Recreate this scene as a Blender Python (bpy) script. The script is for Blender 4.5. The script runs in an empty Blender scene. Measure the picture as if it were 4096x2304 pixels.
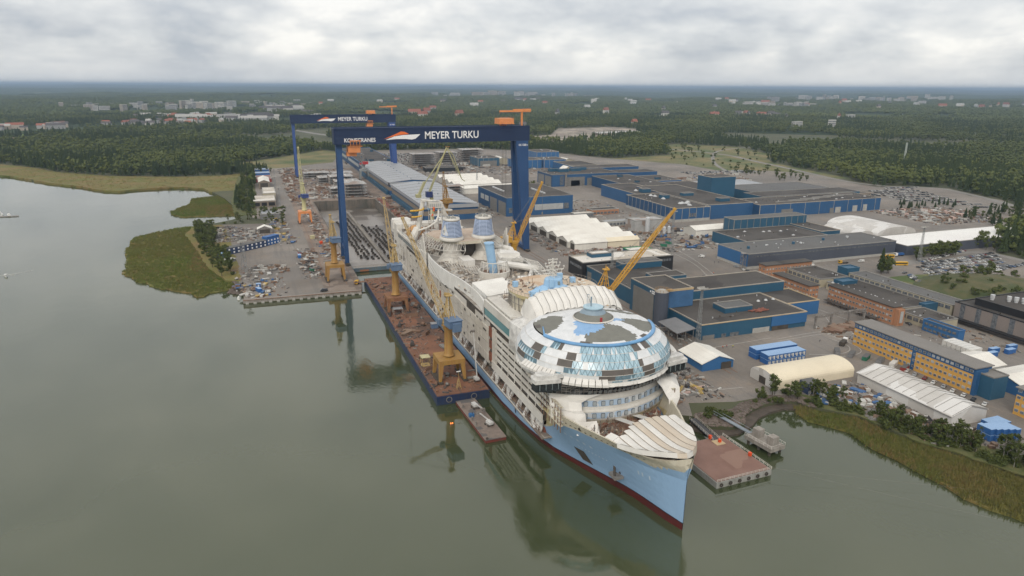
import bpy, bmesh, math, random
import numpy as np
from mathutils import Vector, Matrix
R=math.radians; PI=math.pi
SC=bpy.context.scene; COL=SC.collection
rnd=random.Random(7)
# ---------------------------------------------------------------- materials
MATS={}
def newmat(name):
    m=bpy.data.materials.new(name); m.use_nodes=True
    nt=m.node_tree; nt.nodes.clear()
    return m,nt
def N(nt,typ,**kw):
    n=nt.nodes.new(typ)
    for k,v in kw.items():
        if k.startswith('_'): n.inputs[k[1:]].default_value=v
        else: setattr(n,k,v)
    return n
def ramp(nt,stops,fac):
    r=nt.nodes.new('ShaderNodeValToRGB'); e=r.color_ramp.elements
    while len(e)<len(stops): e.new(.5)
    for i,(p,c) in enumerate(stops):
        e[i].position=p; e[i].color=(*c,1) if len(c)==3 else c
    nt.links.new(fac,r.inputs[0]); return r.outputs[0]
def mixc(nt,fac,a,b,mode='MIX'):
    m=nt.nodes.new('ShaderNodeMix'); m.data_type='RGBA'; m.blend_type=mode
    L=nt.links
    for s,v in ((0,fac),(6,a),(7,b)):
        if hasattr(v,'is_output') or isinstance(v,bpy.types.NodeSocket): L.new(v,m.inputs[s])
        elif s==0: m.inputs[0].default_value=v
        else: m.inputs[s].default_value=(*v,1)
    return m.outputs[2]
def mat(name,col,col2=None,scale=.15,amt=.5,rough=.7,metal=0,bump=0,bscale=3,stripe=0,sdir=0,streak=0,dirt=None,spec=.4,rnd_=0,
        patch=None,pscale=.03,pthr=.55):
    """procedural paint / concrete / cloth: noise mottling, optional corrugation stripes, vertical dirt streaks, hard-edged patches"""
    if name in MATS: return MATS[name]
    m,nt=newmat(name); L=nt.links
    out=N(nt,'ShaderNodeOutputMaterial'); b=N(nt,'ShaderNodeBsdfPrincipled',_Roughness=rough,_Metallic=metal)
    b.inputs['Specular IOR Level'].default_value=spec
    L.new(b.outputs[0],out.inputs[0])
    tc=N(nt,'ShaderNodeTexCoord'); co=tc.outputs['Object']
    if col2 is None: col2=tuple(c*.72 for c in col)
    nz=N(nt,'ShaderNodeTexNoise',_Scale=scale,_Detail=6,_Roughness=.6); L.new(co,nz.inputs['Vector'])
    c=mixc(nt,ramp(nt,[(.5-.35*amt-.01,(0,0,0)),(.5+.35*amt+.01,(1,1,1))],nz.outputs[0]),col,col2)
    if patch:
        v=N(nt,'ShaderNodeTexVoronoi',_Scale=pscale); v.distance='CHEBYCHEV'; L.new(co,v.inputs['Vector'])
        sp=N(nt,'ShaderNodeSeparateColor'); L.new(v.outputs['Color'],sp.inputs[0])
        c=mixc(nt,ramp(nt,[(pthr,(0,0,0)),(pthr+.005,(.8,.8,.8))],sp.outputs[0]),c,patch)
    if streak:
        mp=N(nt,'ShaderNodeMapping'); mp.inputs['Scale'].default_value=(1.3,1.3,.06); L.new(co,mp.inputs[0])
        n2=N(nt,'ShaderNodeTexNoise',_Scale=.8,_Detail=4); L.new(mp.outputs[0],n2.inputs['Vector'])
        c=mixc(nt,ramp(nt,[(.45,(0,0,0)),(.75,(streak,)*3)],n2.outputs[0]),c,dirt or tuple(x*.45 for x in col))
    if stripe:
        w=N(nt,'ShaderNodeTexWave',_Scale=1/stripe*.5); w.bands_direction='XYZ'[sdir]; w.wave_profile='SAW'
        mp=N(nt,'ShaderNodeMapping'); L.new(co,mp.inputs[0]); L.new(mp.outputs[0],w.inputs[0])
        c=mixc(nt,ramp(nt,[(.0,(.45,.45,.45)),(.06,(0,0,0)),(1,(0,0,0))],w.outputs[1]),c,tuple(x*.4 for x in col))
    if rnd_:
        oi=N(nt,'ShaderNodeObjectInfo'); hs=N(nt,'ShaderNodeHueSaturation')
        mr=N(nt,'ShaderNodeMapRange'); mr.inputs[3].default_value=1-rnd_; mr.inputs[4].default_value=1+rnd_
        L.new(oi.outputs['Random'],mr.inputs[0]); L.new(mr.outputs[0],hs.inputs['Value']); L.new(c,hs.inputs['Color']); c=hs.outputs[0]
    L.new(c,b.inputs['Base Color'])
    if bump:
        n3=N(nt,'ShaderNodeTexNoise',_Scale=bscale,_Detail=5); L.new(co,n3.inputs['Vector'])
        bp=N(nt,'ShaderNodeBump',_Strength=min(1,bump),_Distance=max(.05,bump*.3)); L.new(n3.outputs[0],bp.inputs['Height']); L.new(bp.outputs[0],b.inputs['Normal'])
    MATS[name]=m; return m
# ---------------------------------------------------------------- mesh builder
class MB:
    def __init__(s): s.v=[]; s.f=[]; s.m=[]
    def add(s,vs,fs,m=0):
        o=len(s.v); s.v.extend(vs); s.f.extend([tuple(i+o for i in f) for f in fs]); s.m.extend([m]*len(fs)); return s
    def box(s,x0,y0,z0,x1,y1,z1,m=0,top=None,rz=0,piv=None):
        if x0>x1:x0,x1=x1,x0
        if y0>y1:y0,y1=y1,y0
        vs=[(x0,y0,z0),(x1,y0,z0),(x1,y1,z0),(x0,y1,z0),(x0,y0,z1),(x1,y0,z1),(x1,y1,z1),(x0,y1,z1)]
        if rz:
            px,py=piv or ((x0+x1)/2,(y0+y1)/2); c,n=math.cos(rz),math.sin(rz)
            vs=[(px+(x-px)*c-(y-py)*n,py+(x-px)*n+(y-py)*c,z) for x,y,z in vs]
        s.add(vs,[(0,3,2,1),(0,1,5,4),(1,2,6,5),(2,3,7,6),(3,0,4,7)],m); s.add([vs[4],vs[5],vs[6],vs[7]],[(0,1,2,3)],m if top is None else top); return s
    def cbox(s,cx,cy,z0,sx,sy,sz,m=0,rz=0,top=None): return s.box(cx-sx/2,cy-sy/2,z0,cx+sx/2,cy+sy/2,z0+sz,m,top,rz)
    def prism(s,poly,z0,z1,m=0,top=None,bot=True):
        a=sum(poly[i][0]*poly[(i+1)%len(poly)][1]-poly[(i+1)%len(poly)][0]*poly[i][1] for i in range(len(poly)))
        if a<0: poly=poly[::-1]
        n=len(poly); vs=[(x,y,z0) for x,y in poly]+[(x,y,z1) for x,y in poly]
        s.add(vs,[(i,(i+1)%n,n+(i+1)%n,n+i) for i in range(n)]+([tuple(range(n-1,-1,-1))] if bot else []),m)
        s.add([(x,y,z1) for x,y in poly],[tuple(range(n))],m if top is None else top); return s
    def tri_prism(s,poly,z0,z1,m=0,top=None,walls=True):
        """concave outline: triangulated top, side walls"""
        from mathutils.geometry import tessellate_polygon
        a=sum(poly[i][0]*poly[(i+1)%len(poly)][1]-poly[(i+1)%len(poly)][0]*poly[i][1] for i in range(len(poly)))
        if a<0: poly=poly[::-1]
        t=tessellate_polygon([[Vector((x,y,0)) for x,y in poly]])
        fs=[]
        for a_,b_,c_ in t:
            A,B,C=poly[a_],poly[b_],poly[c_]
            cr=(B[0]-A[0])*(C[1]-A[1])-(B[1]-A[1])*(C[0]-A[0])
            fs.append((a_,b_,c_) if cr>0 else (a_,c_,b_))
        s.add([(x,y,z1) for x,y in poly],fs,m if top is None else top)
        if walls:
            n=len(poly); s.add([(x,y,z0) for x,y in poly]+[(x,y,z1) for x,y in poly],[(i,(i+1)%n,n+(i+1)%n,n+i) for i in range(n)],m)
        return s
    def cyl(s,x,y,z0,z1,r0,r1=None,n=12,m=0,cap=True,sx=1,sy=1):
        r1=r0 if r1 is None else r1
        vs=[(x+r*sx*math.cos(2*PI*i/n),y+r*sy*math.sin(2*PI*i/n),z) for r,z in ((r0,z0),(r1,z1)) for i in range(n)]
        fs=[(i,(i+1)%n,n+(i+1)%n,n+i) for i in range(n)]
        if cap: fs+=[tuple(range(n,2*n)),tuple(range(n-1,-1,-1))]
        return s.add(vs,fs,m)
    def lathe(s,x,y,prof,n=32,m=0,a0=0,a1=2*PI,sx=1,sy=1):
        k=len(prof); full=abs(a1-a0-2*PI)<1e-6; c=n if full else n+1
        vs=[(x+r*sx*math.cos(a0+(a1-a0)*i/n),y+r*sy*math.sin(a0+(a1-a0)*i/n),z) for i in range(c) for r,z in prof]
        fs=[(i*k+j,((i+1)%c)*k+j,((i+1)%c)*k+j+1,i*k+j+1) for i in range(n) for j in range(k-1)]
        return s.add(vs,fs,m)
    def tube(s,p,q,r,m=0,n=4,r2=None,ph=PI/4):
        p=Vector(p);q=Vector(q);d=q-p
        if d.length<1e-6: return s
        d.normalize(); u=d.cross(Vector((0,0,1)))
        if u.length<1e-3: u=Vector((1,0,0))
        u.normalize(); w=d.cross(u); r2=r if r2 is None else r2
        vs=[tuple(c+(u*math.cos(ph+2*PI*i/n)+w*math.sin(ph+2*PI*i/n))*rr) for c,rr in ((p,r),(q,r2)) for i in range(n)]
        return s.add(vs,[(i,n+i,n+(i+1)%n,(i+1)%n) for i in range(n)]+[tuple(range(n)),tuple(range(2*n-1,n-1,-1))],m)
    def path(s,pts,r,m=0,n=6):
        for a,b in zip(pts,pts[1:]): s.tube(a,b,r,m,n)
        return s
    def lattice(s,p,q,w0,w1,seg,r=.15,m=0,up=(0,0,1),h0=None,h1=None,rc=None):
        """four-chord lattice boom from p to q"""
        p=Vector(p);q=Vector(q);d=(q-p).normalized(); u=d.cross(Vector(up))
        if u.length<1e-3: u=Vector((1,0,0))
        u.normalize(); v=d.cross(u); h0=w0 if h0 is None else h0; h1=w1 if h1 is None else h1
        rc=rc or r
        C=[]
        for i in range(seg+1):
            t=i/seg; c=p.lerp(q,t); w=(w0+(w1-w0)*t)/2; h=(h0+(h1-h0)*t)/2
            C.append([c+u*w*a+v*h*b for a,b in ((1,1),(-1,1),(-1,-1),(1,-1))])
        for k in range(4): s.tube(C[0][k],C[seg][k],rc,m)
        for i in range(seg):
            for k in range(4):
                s.tube(C[i][k],C[i+1][(k+1)%4] if (i+k)%2 else C[i+1][(k+3)%4],r*.7,m,3)
                s.tube(C[i+1][k],C[i+1][(k+1)%4],r*.7,m,3)
        return s
    def quad(s,a,b,c,d,m=0): return s.add([a,b,c,d],[(0,1,2,3)],m)
    def build(s,name,mats,parent=None,smooth=False):
        if not isinstance(mats,(list,tuple)): mats=[mats]
        me=bpy.data.meshes.new(name); me.from_pydata([tuple(v) for v in s.v],[],s.f)
        for m_ in mats: me.materials.append(m_)
        if len(mats)>1: me.polygons.foreach_set('material_index',s.m)
        if smooth: me.polygons.foreach_set('use_smooth',[True]*len(s.f))
        me.update()
        o=bpy.data.objects.new(name,me); COL.objects.link(o)
        if parent: o.parent=parent
        return o
def pieces(mb,gap=.4,most=100):
    """split a builder into lumps whose boxes do not touch"""
    n=len(mb.v); par=list(range(n))
    def f(a):
        while par[a]!=a: par[a]=par[par[a]]; a=par[a]
        return a
    for fc in mb.f:
        r=f(fc[0])
        for i in fc[1:]: par[f(i)]=r
    V=np.array(mb.v,float); key=np.round(V/.02).astype(np.int64); seen={}
    for i,k in enumerate(map(tuple,key)):
        if k in seen: par[f(i)]=f(seen[k])
        else: seen[k]=i
    rt=[f(i) for i in range(n)]; ids=sorted(set(rt))
    if len(ids)<2 or len(ids)>2500: return [mb]
    ix={r:i for i,r in enumerate(ids)}; lab=np.array([ix[r] for r in rt]); K=len(ids)
    lo=np.full((K,3),1e9); hi=np.full((K,3),-1e9); np.minimum.at(lo,lab,V); np.maximum.at(hi,lab,V); lo-=gap/2; hi+=gap/2
    p2=list(range(K))
    def g(a):
        while p2[a]!=a: p2[a]=p2[p2[a]]; a=p2[a]
        return a
    for i in range(K):
        t=np.nonzero(np.all((lo[i]<=hi[i+1:])&(hi[i]>=lo[i+1:]),axis=1))[0]
        for j in t: p2[g(int(j)+i+1)]=g(i)
    gr={}
    for fi,fc in enumerate(mb.f): gr.setdefault(g(lab[fc[0]]),[]).append(fi)
    if len(gr)<2 or len(gr)>most: return [mb]
    out=[]
    for fl in gr.values():
        q=MB(); m={}
        for fi in fl:
            t=[]
            for i in mb.f[fi]:
                if i not in m: m[i]=len(q.v); q.v.append(mb.v[i])
                t.append(m[i])
            q.f.append(tuple(t)); q.m.append(mb.m[fi])
        out.append(q)
    return out
def tag(o,label,cat=None,group=None,kind=None):
    if label: o['label']=label
    if cat: o['category']=cat
    if group: o['group']=group
    if kind: o['kind']=kind
    return o
def thing(name,label,cat,loc=(0,0,0),rz=0,group=None):
    o=bpy.data.objects.new(name,None); o.empty_display_size=1; COL.objects.link(o)
    o.location=loc; o.rotation_euler=(0,0,rz); return tag(o,label,cat,group)
KIDS={}
def dup(root,loc,rz=0,label=None,group=None,scale=None):
    def cp(o,parent):
        c=o.copy(); COL.objects.link(c); c.parent=parent
        for ch in KIDS.setdefault(o.name,[x for x in o.children]): cp(ch,c)
        return c
    c=cp(root,None); c.location=loc; c.rotation_euler=(0,0,rz)
    if scale: c.scale=(scale,)*3 if not hasattr(scale,'__len__') else scale
    if label: c['label']=label
    if group: c['group']=group
    return c
def structure(o): o['kind']='structure'; return o
# ---------------------------------------------------------------- camera / world / sun
CAMP=Vector((-123.485,-167.79,142.))
def make_camera():
    cd=bpy.data.cameras.new('camera'); cam=bpy.data.objects.new('camera',cd); COL.objects.link(cam)
    cd.sensor_width=36; cd.lens=2780/4096*36; cd.clip_start=1; cd.clip_end=90000
    th=math.atan(807/2780); ro=R(.335); hx,hy=.34857,.93728
    f=Vector((hx*math.cos(th),hy*math.cos(th),-math.sin(th))); r0=Vector((hy,-hx,0)); u0=r0.cross(f)
    r=r0*math.cos(ro)+u0*math.sin(ro); u=-r0*math.sin(ro)+u0*math.cos(ro)
    M=Matrix(((r.x,u.x,-f.x,CAMP.x),(r.y,u.y,-f.y,CAMP.y),(r.z,u.z,-f.z,CAMP.z),(0,0,0,1)))
    cam.matrix_world=M; SC.camera=cam
make_camera()
def make_world():
    w=bpy.data.worlds.new('World'); SC.world=w; w.use_nodes=True; nt=w.node_tree; nt.nodes.clear(); L=nt.links
    out=N(nt,'ShaderNodeOutputWorld')
    sky=N(nt,'ShaderNodeTexSky'); sky.sky_type='NISHITA'; sky.sun_disc=False; sky.sun_elevation=R(42); sky.sun_rotation=R(215)
    bs=N(nt,'ShaderNodeBackground',_Strength=.09); L.new(sky.outputs[0],bs.inputs[0])
    tc=N(nt,'ShaderNodeTexCoord'); sp=N(nt,'ShaderNodeSeparateXYZ'); L.new(tc.outputs['Generated'],sp.inputs[0])
    mx=N(nt,'ShaderNodeMath',operation='MAXIMUM'); mx.inputs[1].default_value=0; L.new(sp.outputs[2],mx.inputs[0])
    ad=N(nt,'ShaderNodeMath',operation='ADD'); ad.inputs[1].default_value=.055; L.new(mx.outputs[0],ad.inputs[0])
    cx=N(nt,'ShaderNodeMath',operation='DIVIDE'); cy=N(nt,'ShaderNodeMath',operation='DIVIDE')
    L.new(sp.outputs[0],cx.inputs[0]); L.new(ad.outputs[0],cx.inputs[1]); L.new(sp.outputs[1],cy.inputs[0]); L.new(ad.outputs[0],cy.inputs[1])
    zz=N(nt,'ShaderNodeMath',operation='MULTIPLY'); zz.inputs[1].default_value=9; L.new(sp.outputs[2],zz.inputs[0])
    cb=N(nt,'ShaderNodeCombineXYZ'); L.new(cx.outputs[0],cb.inputs[0]); L.new(cy.outputs[0],cb.inputs[1]); L.new(zz.outputs[0],cb.inputs[2])
    mp=N(nt,'ShaderNodeMapping'); mp.inputs['Scale'].default_value=(8,8,19); mp.inputs['Location'].default_value=(3.1,1.7,0); L.new(tc.outputs['Generated'],mp.inputs[0])
    n1=N(nt,'ShaderNodeTexNoise',_Scale=.62,_Detail=10,_Roughness=.6,_Distortion=.12); L.new(mp.outputs[0],n1.inputs['Vector'])
    n3=N(nt,'ShaderNodeTexNoise',_Scale=.23,_Detail=4,_Roughness=.5); L.new(mp.outputs[0],n3.inputs['Vector'])
    n2=N(nt,'ShaderNodeTexNoise',_Scale=.3,_Detail=8,_Roughness=.55); L.new(cb.outputs[0],n2.inputs['Vector'])
    wv=N(nt,'ShaderNodeVectorMath',operation='ADD'); wn=N(nt,'ShaderNodeTexNoise',_Scale=1.1,_Detail=5); L.new(mp.outputs[0],wn.inputs['Vector']); L.new(mp.outputs[0],wv.inputs[0]); L.new(wn.outputs['Color'],wv.inputs[1])
    vo=N(nt,'ShaderNodeTexVoronoi',_Scale=1.25); vo.feature='SMOOTH_F1'; vo.inputs['Smoothness'].default_value=.35; L.new(wv.outputs[0],vo.inputs['Vector'])
    vb=N(nt,'ShaderNodeTexVoronoi',_Scale=3.1); vb.feature='SMOOTH_F1'; vb.inputs['Smoothness'].default_value=.3; L.new(wv.outputs[0],vb.inputs['Vector'])
    m1=N(nt,'ShaderNodeMath',operation='MULTIPLY'); m1.inputs[1].default_value=.52; L.new(n1.outputs[0],m1.inputs[0])
    m3=N(nt,'ShaderNodeMath',operation='MULTIPLY_ADD'); m3.inputs[1].default_value=.33; L.new(n3.outputs[0],m3.inputs[0]); L.new(m1.outputs[0],m3.inputs[2])
    m2=N(nt,'ShaderNodeMath',operation='MULTIPLY_ADD'); m2.inputs[1].default_value=.12; L.new(n2.outputs[0],m2.inputs[0]); L.new(m3.outputs[0],m2.inputs[2])
    m4=N(nt,'ShaderNodeMath',operation='MULTIPLY_ADD'); m4.inputs[1].default_value=-.115; L.new(vo.outputs['Distance'],m4.inputs[0]); L.new(m2.outputs[0],m4.inputs[2])
    m5=N(nt,'ShaderNodeMath',operation='MULTIPLY_ADD'); m5.inputs[1].default_value=-.06; L.new(vb.outputs['Distance'],m5.inputs[0]); L.new(m4.outputs[0],m5.inputs[2]); m6=N(nt,'ShaderNodeMath',operation='ADD'); m6.inputs[1].default_value=.105; L.new(m5.outputs[0],m6.inputs[0]); m2=m6
    c=ramp(nt,[(.39,(.42,.455,.51)),(.44,(.54,.56,.59)),(.48,(.63,.645,.66)),(.525,(.74,.74,.735)),(.585,(.92,.90,.86))],m2.outputs[0])
    # pale band just above the horizon, as under any distant overcast
    hz=ramp(nt,[(0,(.8,.8,.8)),(.018,(.45,)*3),(.045,(0,0,0))],sp.outputs[2])
    c=mixc(nt,hz,c,(.64,.66,.68))
    # the overcast is brighter high up
    up=ramp(nt,[(.06,(0,0,0)),(.14,(.35,.35,.35)),(.5,(.6,.6,.6)),(1,(.6,.6,.6))],sp.outputs[2])
    c=mixc(nt,up,c,(.88,.87,.85))
    bc=N(nt,'ShaderNodeBackground',_Strength=1.0); L.new(c,bc.inputs[0])
    ms=N(nt,'ShaderNodeMixShader'); ms.inputs[0].default_value=.9; L.new(bs.outputs[0],ms.inputs[1]); L.new(bc.outputs[0],ms.inputs[2]); L.new(ms.outputs[0],out.inputs[0])
    sd=bpy.data.lights.new('sun','SUN'); so=bpy.data.objects.new('sun',sd); COL.objects.link(so)
    sd.energy=1.5; sd.angle=R(26); sd.color=(1,.92,.80)
    az=R(215); el=R(42); d=Vector((math.sin(az)*math.cos(el),math.cos(az)*math.cos(el),math.sin(el)))
    so.rotation_euler=d.to_track_quat('Z','Y').to_euler(); so.location=(0,-300,400)
make_world()
SC.view_settings.view_transform='Standard'; SC.view_settings.look='None'; SC.view_settings.exposure=.22; SC.view_settings.gamma=1
SC.render.engine='CYCLES'; cy=SC.cycles; cy.max_bounces=6; cy.diffuse_bounces=2; cy.glossy_bounces=3; cy.transmission_bounces=3; cy.transparent_max_bounces=6
cy.volume_bounces=0; cy.use_denoising=True; cy.use_adaptive_sampling=True; cy.adaptive_threshold=.02
# ---------------------------------------------------------------- land and water
GZ=2.4
LAND=[(-9000,1500),(-2000,1330),(-900,1240),(-640,1215),(-500,1155),(-477,1131),(-408,1031),(-382,1002),(-355,972),(-315,914),(-295,904),(-274,917),(-262,930),(-243,945),(-219,950),(-190,930),(-180,895),(-178,857),(-160,790),(-145,700),(-136,654),(-148,630),(-164,615),(-180,611),(-186,590),(-186,560),(-170,490),(-160,440),(-152,400),(-146,372),(-140,345),(-137.5,336),(-137,313),(-59,311),(-56,328),(-56,385),(-56,725),(20,725),(20,385),(28,385),(28,82),(36,74),(49,66),(50,56),(58,52),(66,52),(71,59),(79,63),(86,65),(95,66),(103,63),(105,57),(110,51),(119,41),(122,23),(126,13),(131,3),(136,-10),(150,-40),(200,-110),(400,-260),(1500,-700),(9000,-2000),(40000,2000),(38000,38000),(-10000,45000)]
def jag(poly,amp,step,seed=1,lim=1500):
    r=random.Random(seed); out=[]
    for (x0,y0),(x1,y1) in zip(poly,poly[1:]+poly[:1]):
        out.append((x0,y0)); d=math.hypot(x1-x0,y1-y0)
        if d>lim: continue
        n=int(d/step)
        for i in range(1,n):
            t=i/n; nx,ny=(y1-y0)/d,-(x1-x0)/d; a=r.uniform(-amp,amp)
            out.append((x0+(x1-x0)*t+nx*a,y0+(y1-y0)*t+ny*a))
    return out
def inpoly(px,py,poly):
    px=np.asarray(px);py=np.asarray(py); c=np.zeros(px.shape,bool); n=len(poly)
    for i in range(n):
        x0,y0=poly[i]; x1,y1=poly[(i+1)%n]
        if y0==y1: continue
        k=((y0>py)!=(y1>py))&(px<(x1-x0)*(py-y0)/(y1-y0)+x0); c^=k
    return c
def water_mat():
    m,nt=newmat('water'); L=nt.links; out=N(nt,'ShaderNodeOutputMaterial')
    b=N(nt,'ShaderNodeBsdfPrincipled',_Roughness=.04,_IOR=1.78); L.new(b.outputs[0],out.inputs[0]); b.inputs['Specular Tint'].default_value=(1,.985,.88,1)
    tc=N(nt,'ShaderNodeTexCoord'); co=tc.outputs['Object']
    n=N(nt,'ShaderNodeTexNoise',_Scale=.006,_Detail=3); L.new(co,n.inputs[0])
    c=mixc(nt,ramp(nt,[(.35,(0,0,0)),(.7,(1,1,1))],n.outputs[0]),(.044,.056,.026),(.064,.074,.039)); L.new(c,b.inputs['Base Color'])
    mp=N(nt,'ShaderNodeMapping'); mp.inputs['Scale'].default_value=(1,.45,1); mp.inputs['Rotation'].default_value=(0,0,R(25)); L.new(co,mp.inputs[0])
    n1=N(nt,'ShaderNodeTexNoise',_Scale=.5,_Detail=5,_Roughness=.6); L.new(mp.outputs[0],n1.inputs[0])
    n2=N(nt,'ShaderNodeTexNoise',_Scale=.02,_Detail=2); L.new(co,n2.inputs[0])
    n5=N(nt,'ShaderNodeTexNoise',_Scale=.075,_Detail=3,_Roughness=.55); L.new(mp.outputs[0],n5.inputs[0])
    r2=ramp(nt,[(.42,(.12,)*3),(.62,(1,1,1))],n2.outputs[0])
    mu=N(nt,'ShaderNodeMath',operation='MULTIPLY'); L.new(n1.outputs[0],mu.inputs[0]); L.new(r2,mu.inputs[1])
    bp=N(nt,'ShaderNodeBump',_Strength=.22,_Distance=.22); ma=N(nt,'ShaderNodeMath',operation='MULTIPLY_ADD'); ma.inputs[1].default_value=1.6; L.new(n5.outputs[0],ma.inputs[0]); L.new(mu.outputs[0],ma.inputs[2]); L.new(ma.outputs[0],bp.inputs['Height']); L.new(bp.outputs[0],b.inputs['Normal'])
    return m
mb=MB(); mb.add([(-9000,-3000,0),(-57,-3000,0),(-57,5000,0),(-9000,5000,0),(9000,-3000,0),(9000,385,0),(-57,385,0)],[(0,1,6,2,3),(1,4,5,6)]); structure(mb.build("water",water_mat()))
M_ground=mat('ground_soil',(.045,.06,.028),(.11,.105,.06),scale=.01,rough=.95,amt=.6)
mb=MB(); mb.tri_prism(LAND,-12,GZ,0); structure(mb.build('ground',M_ground))
# asphalt of the yard
YARD=[(-137,337),(-137,313.2),(-59,311.2),(-56.0,328),(-56.0,385),(-56.0,725),(20.0,725),(20.0,385),(28,385),(28,82),(36,74),(49,66.2),(55,78),(76,72),(92,72),(106,66),(112,56),(124,44),(126,26),(134,4),(142,-22),(158,-42),(190,-60),(700,-200),(700,120),(560,200),(486,214),(488,246),(560,300),(700,350),(795,460),(788,500),(826,560),(800,580),(740,610),(735,640),(745,700),(760,780),(720,830),(640,860),(640,960),(560,1100),(500,1250),(440,1330),(369,1400),(150,1420),(57,1390),(20,1190),(-10,1175),(-61,1128),(-92,1118),(-127,1160),(-122,1040),(-122,900),(-124,800),(-140,755),(-134,690),(-128,635),(-104,600),(-120,596),(-180,606),(-184,570),(-172,520),(-160,470),(-150,436),(-144,396),(-140,362)]
def asphalt():
    m,nt=newmat('asphalt'); L=nt.links; out=N(nt,'ShaderNodeOutputMaterial'); b=N(nt,'ShaderNodeBsdfPrincipled',_Roughness=.85); L.new(b.outputs[0],out.inputs[0])
    tc=N(nt,'ShaderNodeTexCoord'); co=tc.outputs['Object']
    n=N(nt,'ShaderNodeTexNoise',_Scale=.012,_Detail=8,_Roughness=.62); L.new(co,n.inputs[0])
    c=ramp(nt,[(.3,(.125,.108,.092)),(.5,(.205,.18,.155)),(.7,(.28,.246,.212))],n.outputs[0])
    v=N(nt,'ShaderNodeTexVoronoi',_Scale=.022); v.distance='CHEBYCHEV'; L.new(co,v.inputs[0]); sp=N(nt,'ShaderNodeSeparateColor'); L.new(v.outputs['Color'],sp.inputs[0])
    c=mixc(nt,ramp(nt,[(.7,(0,0,0)),(.71,(.4,)*3)],sp.outputs[0]),c,(.17,.16,.15))
    n2=N(nt,'ShaderNodeTexNoise',_Scale=.06,_Detail=6,_Roughness=.7); L.new(co,n2.inputs[0])
    c=mixc(nt,ramp(nt,[(.55,(0,0,0)),(.72,(.6,)*3)],n2.outputs[0]),c,(.25,.19,.14))
    n3=N(nt,'ShaderNodeTexNoise',_Scale=.9,_Detail=4); L.new(co,n3.inputs[0])
    c=mixc(nt,ramp(nt,[(.35,(.35,)*3),(.5,(0,0,0))],n3.outputs[0]),c,(.13,.12,.11))
    mp=N(nt,'ShaderNodeMapping'); mp.inputs['Scale'].default_value=(1,.04,1); L.new(co,mp.inputs[0])
    n4=N(nt,'ShaderNodeTexNoise',_Scale=.35,_Detail=3); L.new(mp.outputs[0],n4.inputs[0])
    c=mixc(nt,ramp(nt,[(.56,(0,0,0)),(.62,(.35,)*3)],n4.outputs[0]),c,(.13,.12,.11))
    L.new(c,b.inputs['Base Color']); return m
M_asph=asphalt()
mb=MB(); mb.tri_prism(YARD,GZ-.3,GZ+.03,0); structure(mb.build('pavement',M_asph))
# dry dock basin
M_dfloor=mat('dock_floor',(.145,.122,.102),(.085,.072,.06),scale=.03,rough=.3,amt=.35,patch=(.27,.245,.22),pscale=.035,pthr=.72)
M_dwall=mat('dock_wall',(.10,.095,.08),(.19,.155,.125),scale=.08,streak=.8,dirt=(.04,.04,.03),rough=.8,amt=.4)
mb=MB(); mb.box(-56,385,-12,20,725,-9,1,top=0)
mb.box(-57.0,385,-12,-55.7,725,GZ+.2,1); mb.box(19.7,385,-12,21.0,725,GZ+.2,1); mb.box(-57,724.7,-12,21,726,GZ+.2,1)
structure(mb.build('dock_basin_floor_path',[M_dfloor,M_dwall]))
M_slab=mat('pale_dock_slab',(.36,.33,.30),(.27,.245,.22),scale=.06,rough=.5,amt=.4)
mb=MB(); mb.tri_prism(jag([(-55.5,386),(-20.5,386),(-20.5,470),(-26,455),(-34,446),(-44,452),(-55.5,440)],1,4,2),-9.3,-8.97,0); mb.tri_prism([(-17,386),(19.5,386),(19.5,500),(12,560),(4,470),(-2,440),(-10,432),(-17,440)],-9.3,-8.97,0); structure(mb.build('dock_basin_path',M_slab))
M_dirt=mat('rusty_paving',(.185,.14,.11),(.26,.205,.165),scale=.06,rough=.9,amt=.5,patch=(.15,.12,.10),pscale=.07,pthr=.66)
mb=MB(); mb.box(-82,386,GZ-.1,-57.2,1090,GZ+.05); mb.box(-57.1,726.2,GZ-.1,40,1085,GZ+.06); mb.box(21.2,396,GZ-.1,41,726,GZ+.055); structure(mb.build('rail_pavement',M_dirt))
# marsh / reed flats
M_marsh=mat('marsh_grass',(.135,.14,.034),(.19,.135,.048),scale=.03,rough=.95,amt=.35,bump=.8,bscale=.6)
MARSH=[
 [(-178,614),(-201,607),(-217,592),(-234,572),(-236,556),(-233,528),(-236,519),(-229,478),(-225,441),(-226,431),(-223,419),(-217,413),(-213,399),(-203,387),(-193,370),(-183,361),(-173,353),(-168,340),(-163,340),(-160,347),(-148,351),(-141,362),(-146,393),(-150,431),(-160,480),(-178,568)],
 [(-143,823),(-175,823),(-200,809),(-199,764),(-208,744),(-217,716),(-213,694),(-201,674),(-183,672),(-168,671),(-149,668),(-134,656),(-134,697),(-137,775)],
 [(-2000,1350),(-900,1238),(-500,1153),(-477,1129),(-408,1029),(-382,1000),(-355,970),(-315,912),(-295,902),(-274,915),(-243,920),(-218,919),(-190,895),(-178,855),(-150,860),(-130,900),(-128,1000),(-144,1062),(-166,1040),(-218,1040),(-266,1055),(-341,1090),(-400,1145),(-429,1175),(-478,1255),(-545,1330),(-900,1420),(-2000,1500)],
 [(101,61),(98,56),(97,48),(100,44),(106,34),(104,20),(106,10),(106,0),(107,-10),(106,-19),(108,-27),(111,-32),(116,-45),(124,-62),(150,-110),(200,-160),(240,-150),(170,-70),(140,-25),(134,-4),(129,8),(124,16),(121,30),(121,43),(110,54)]]
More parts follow.
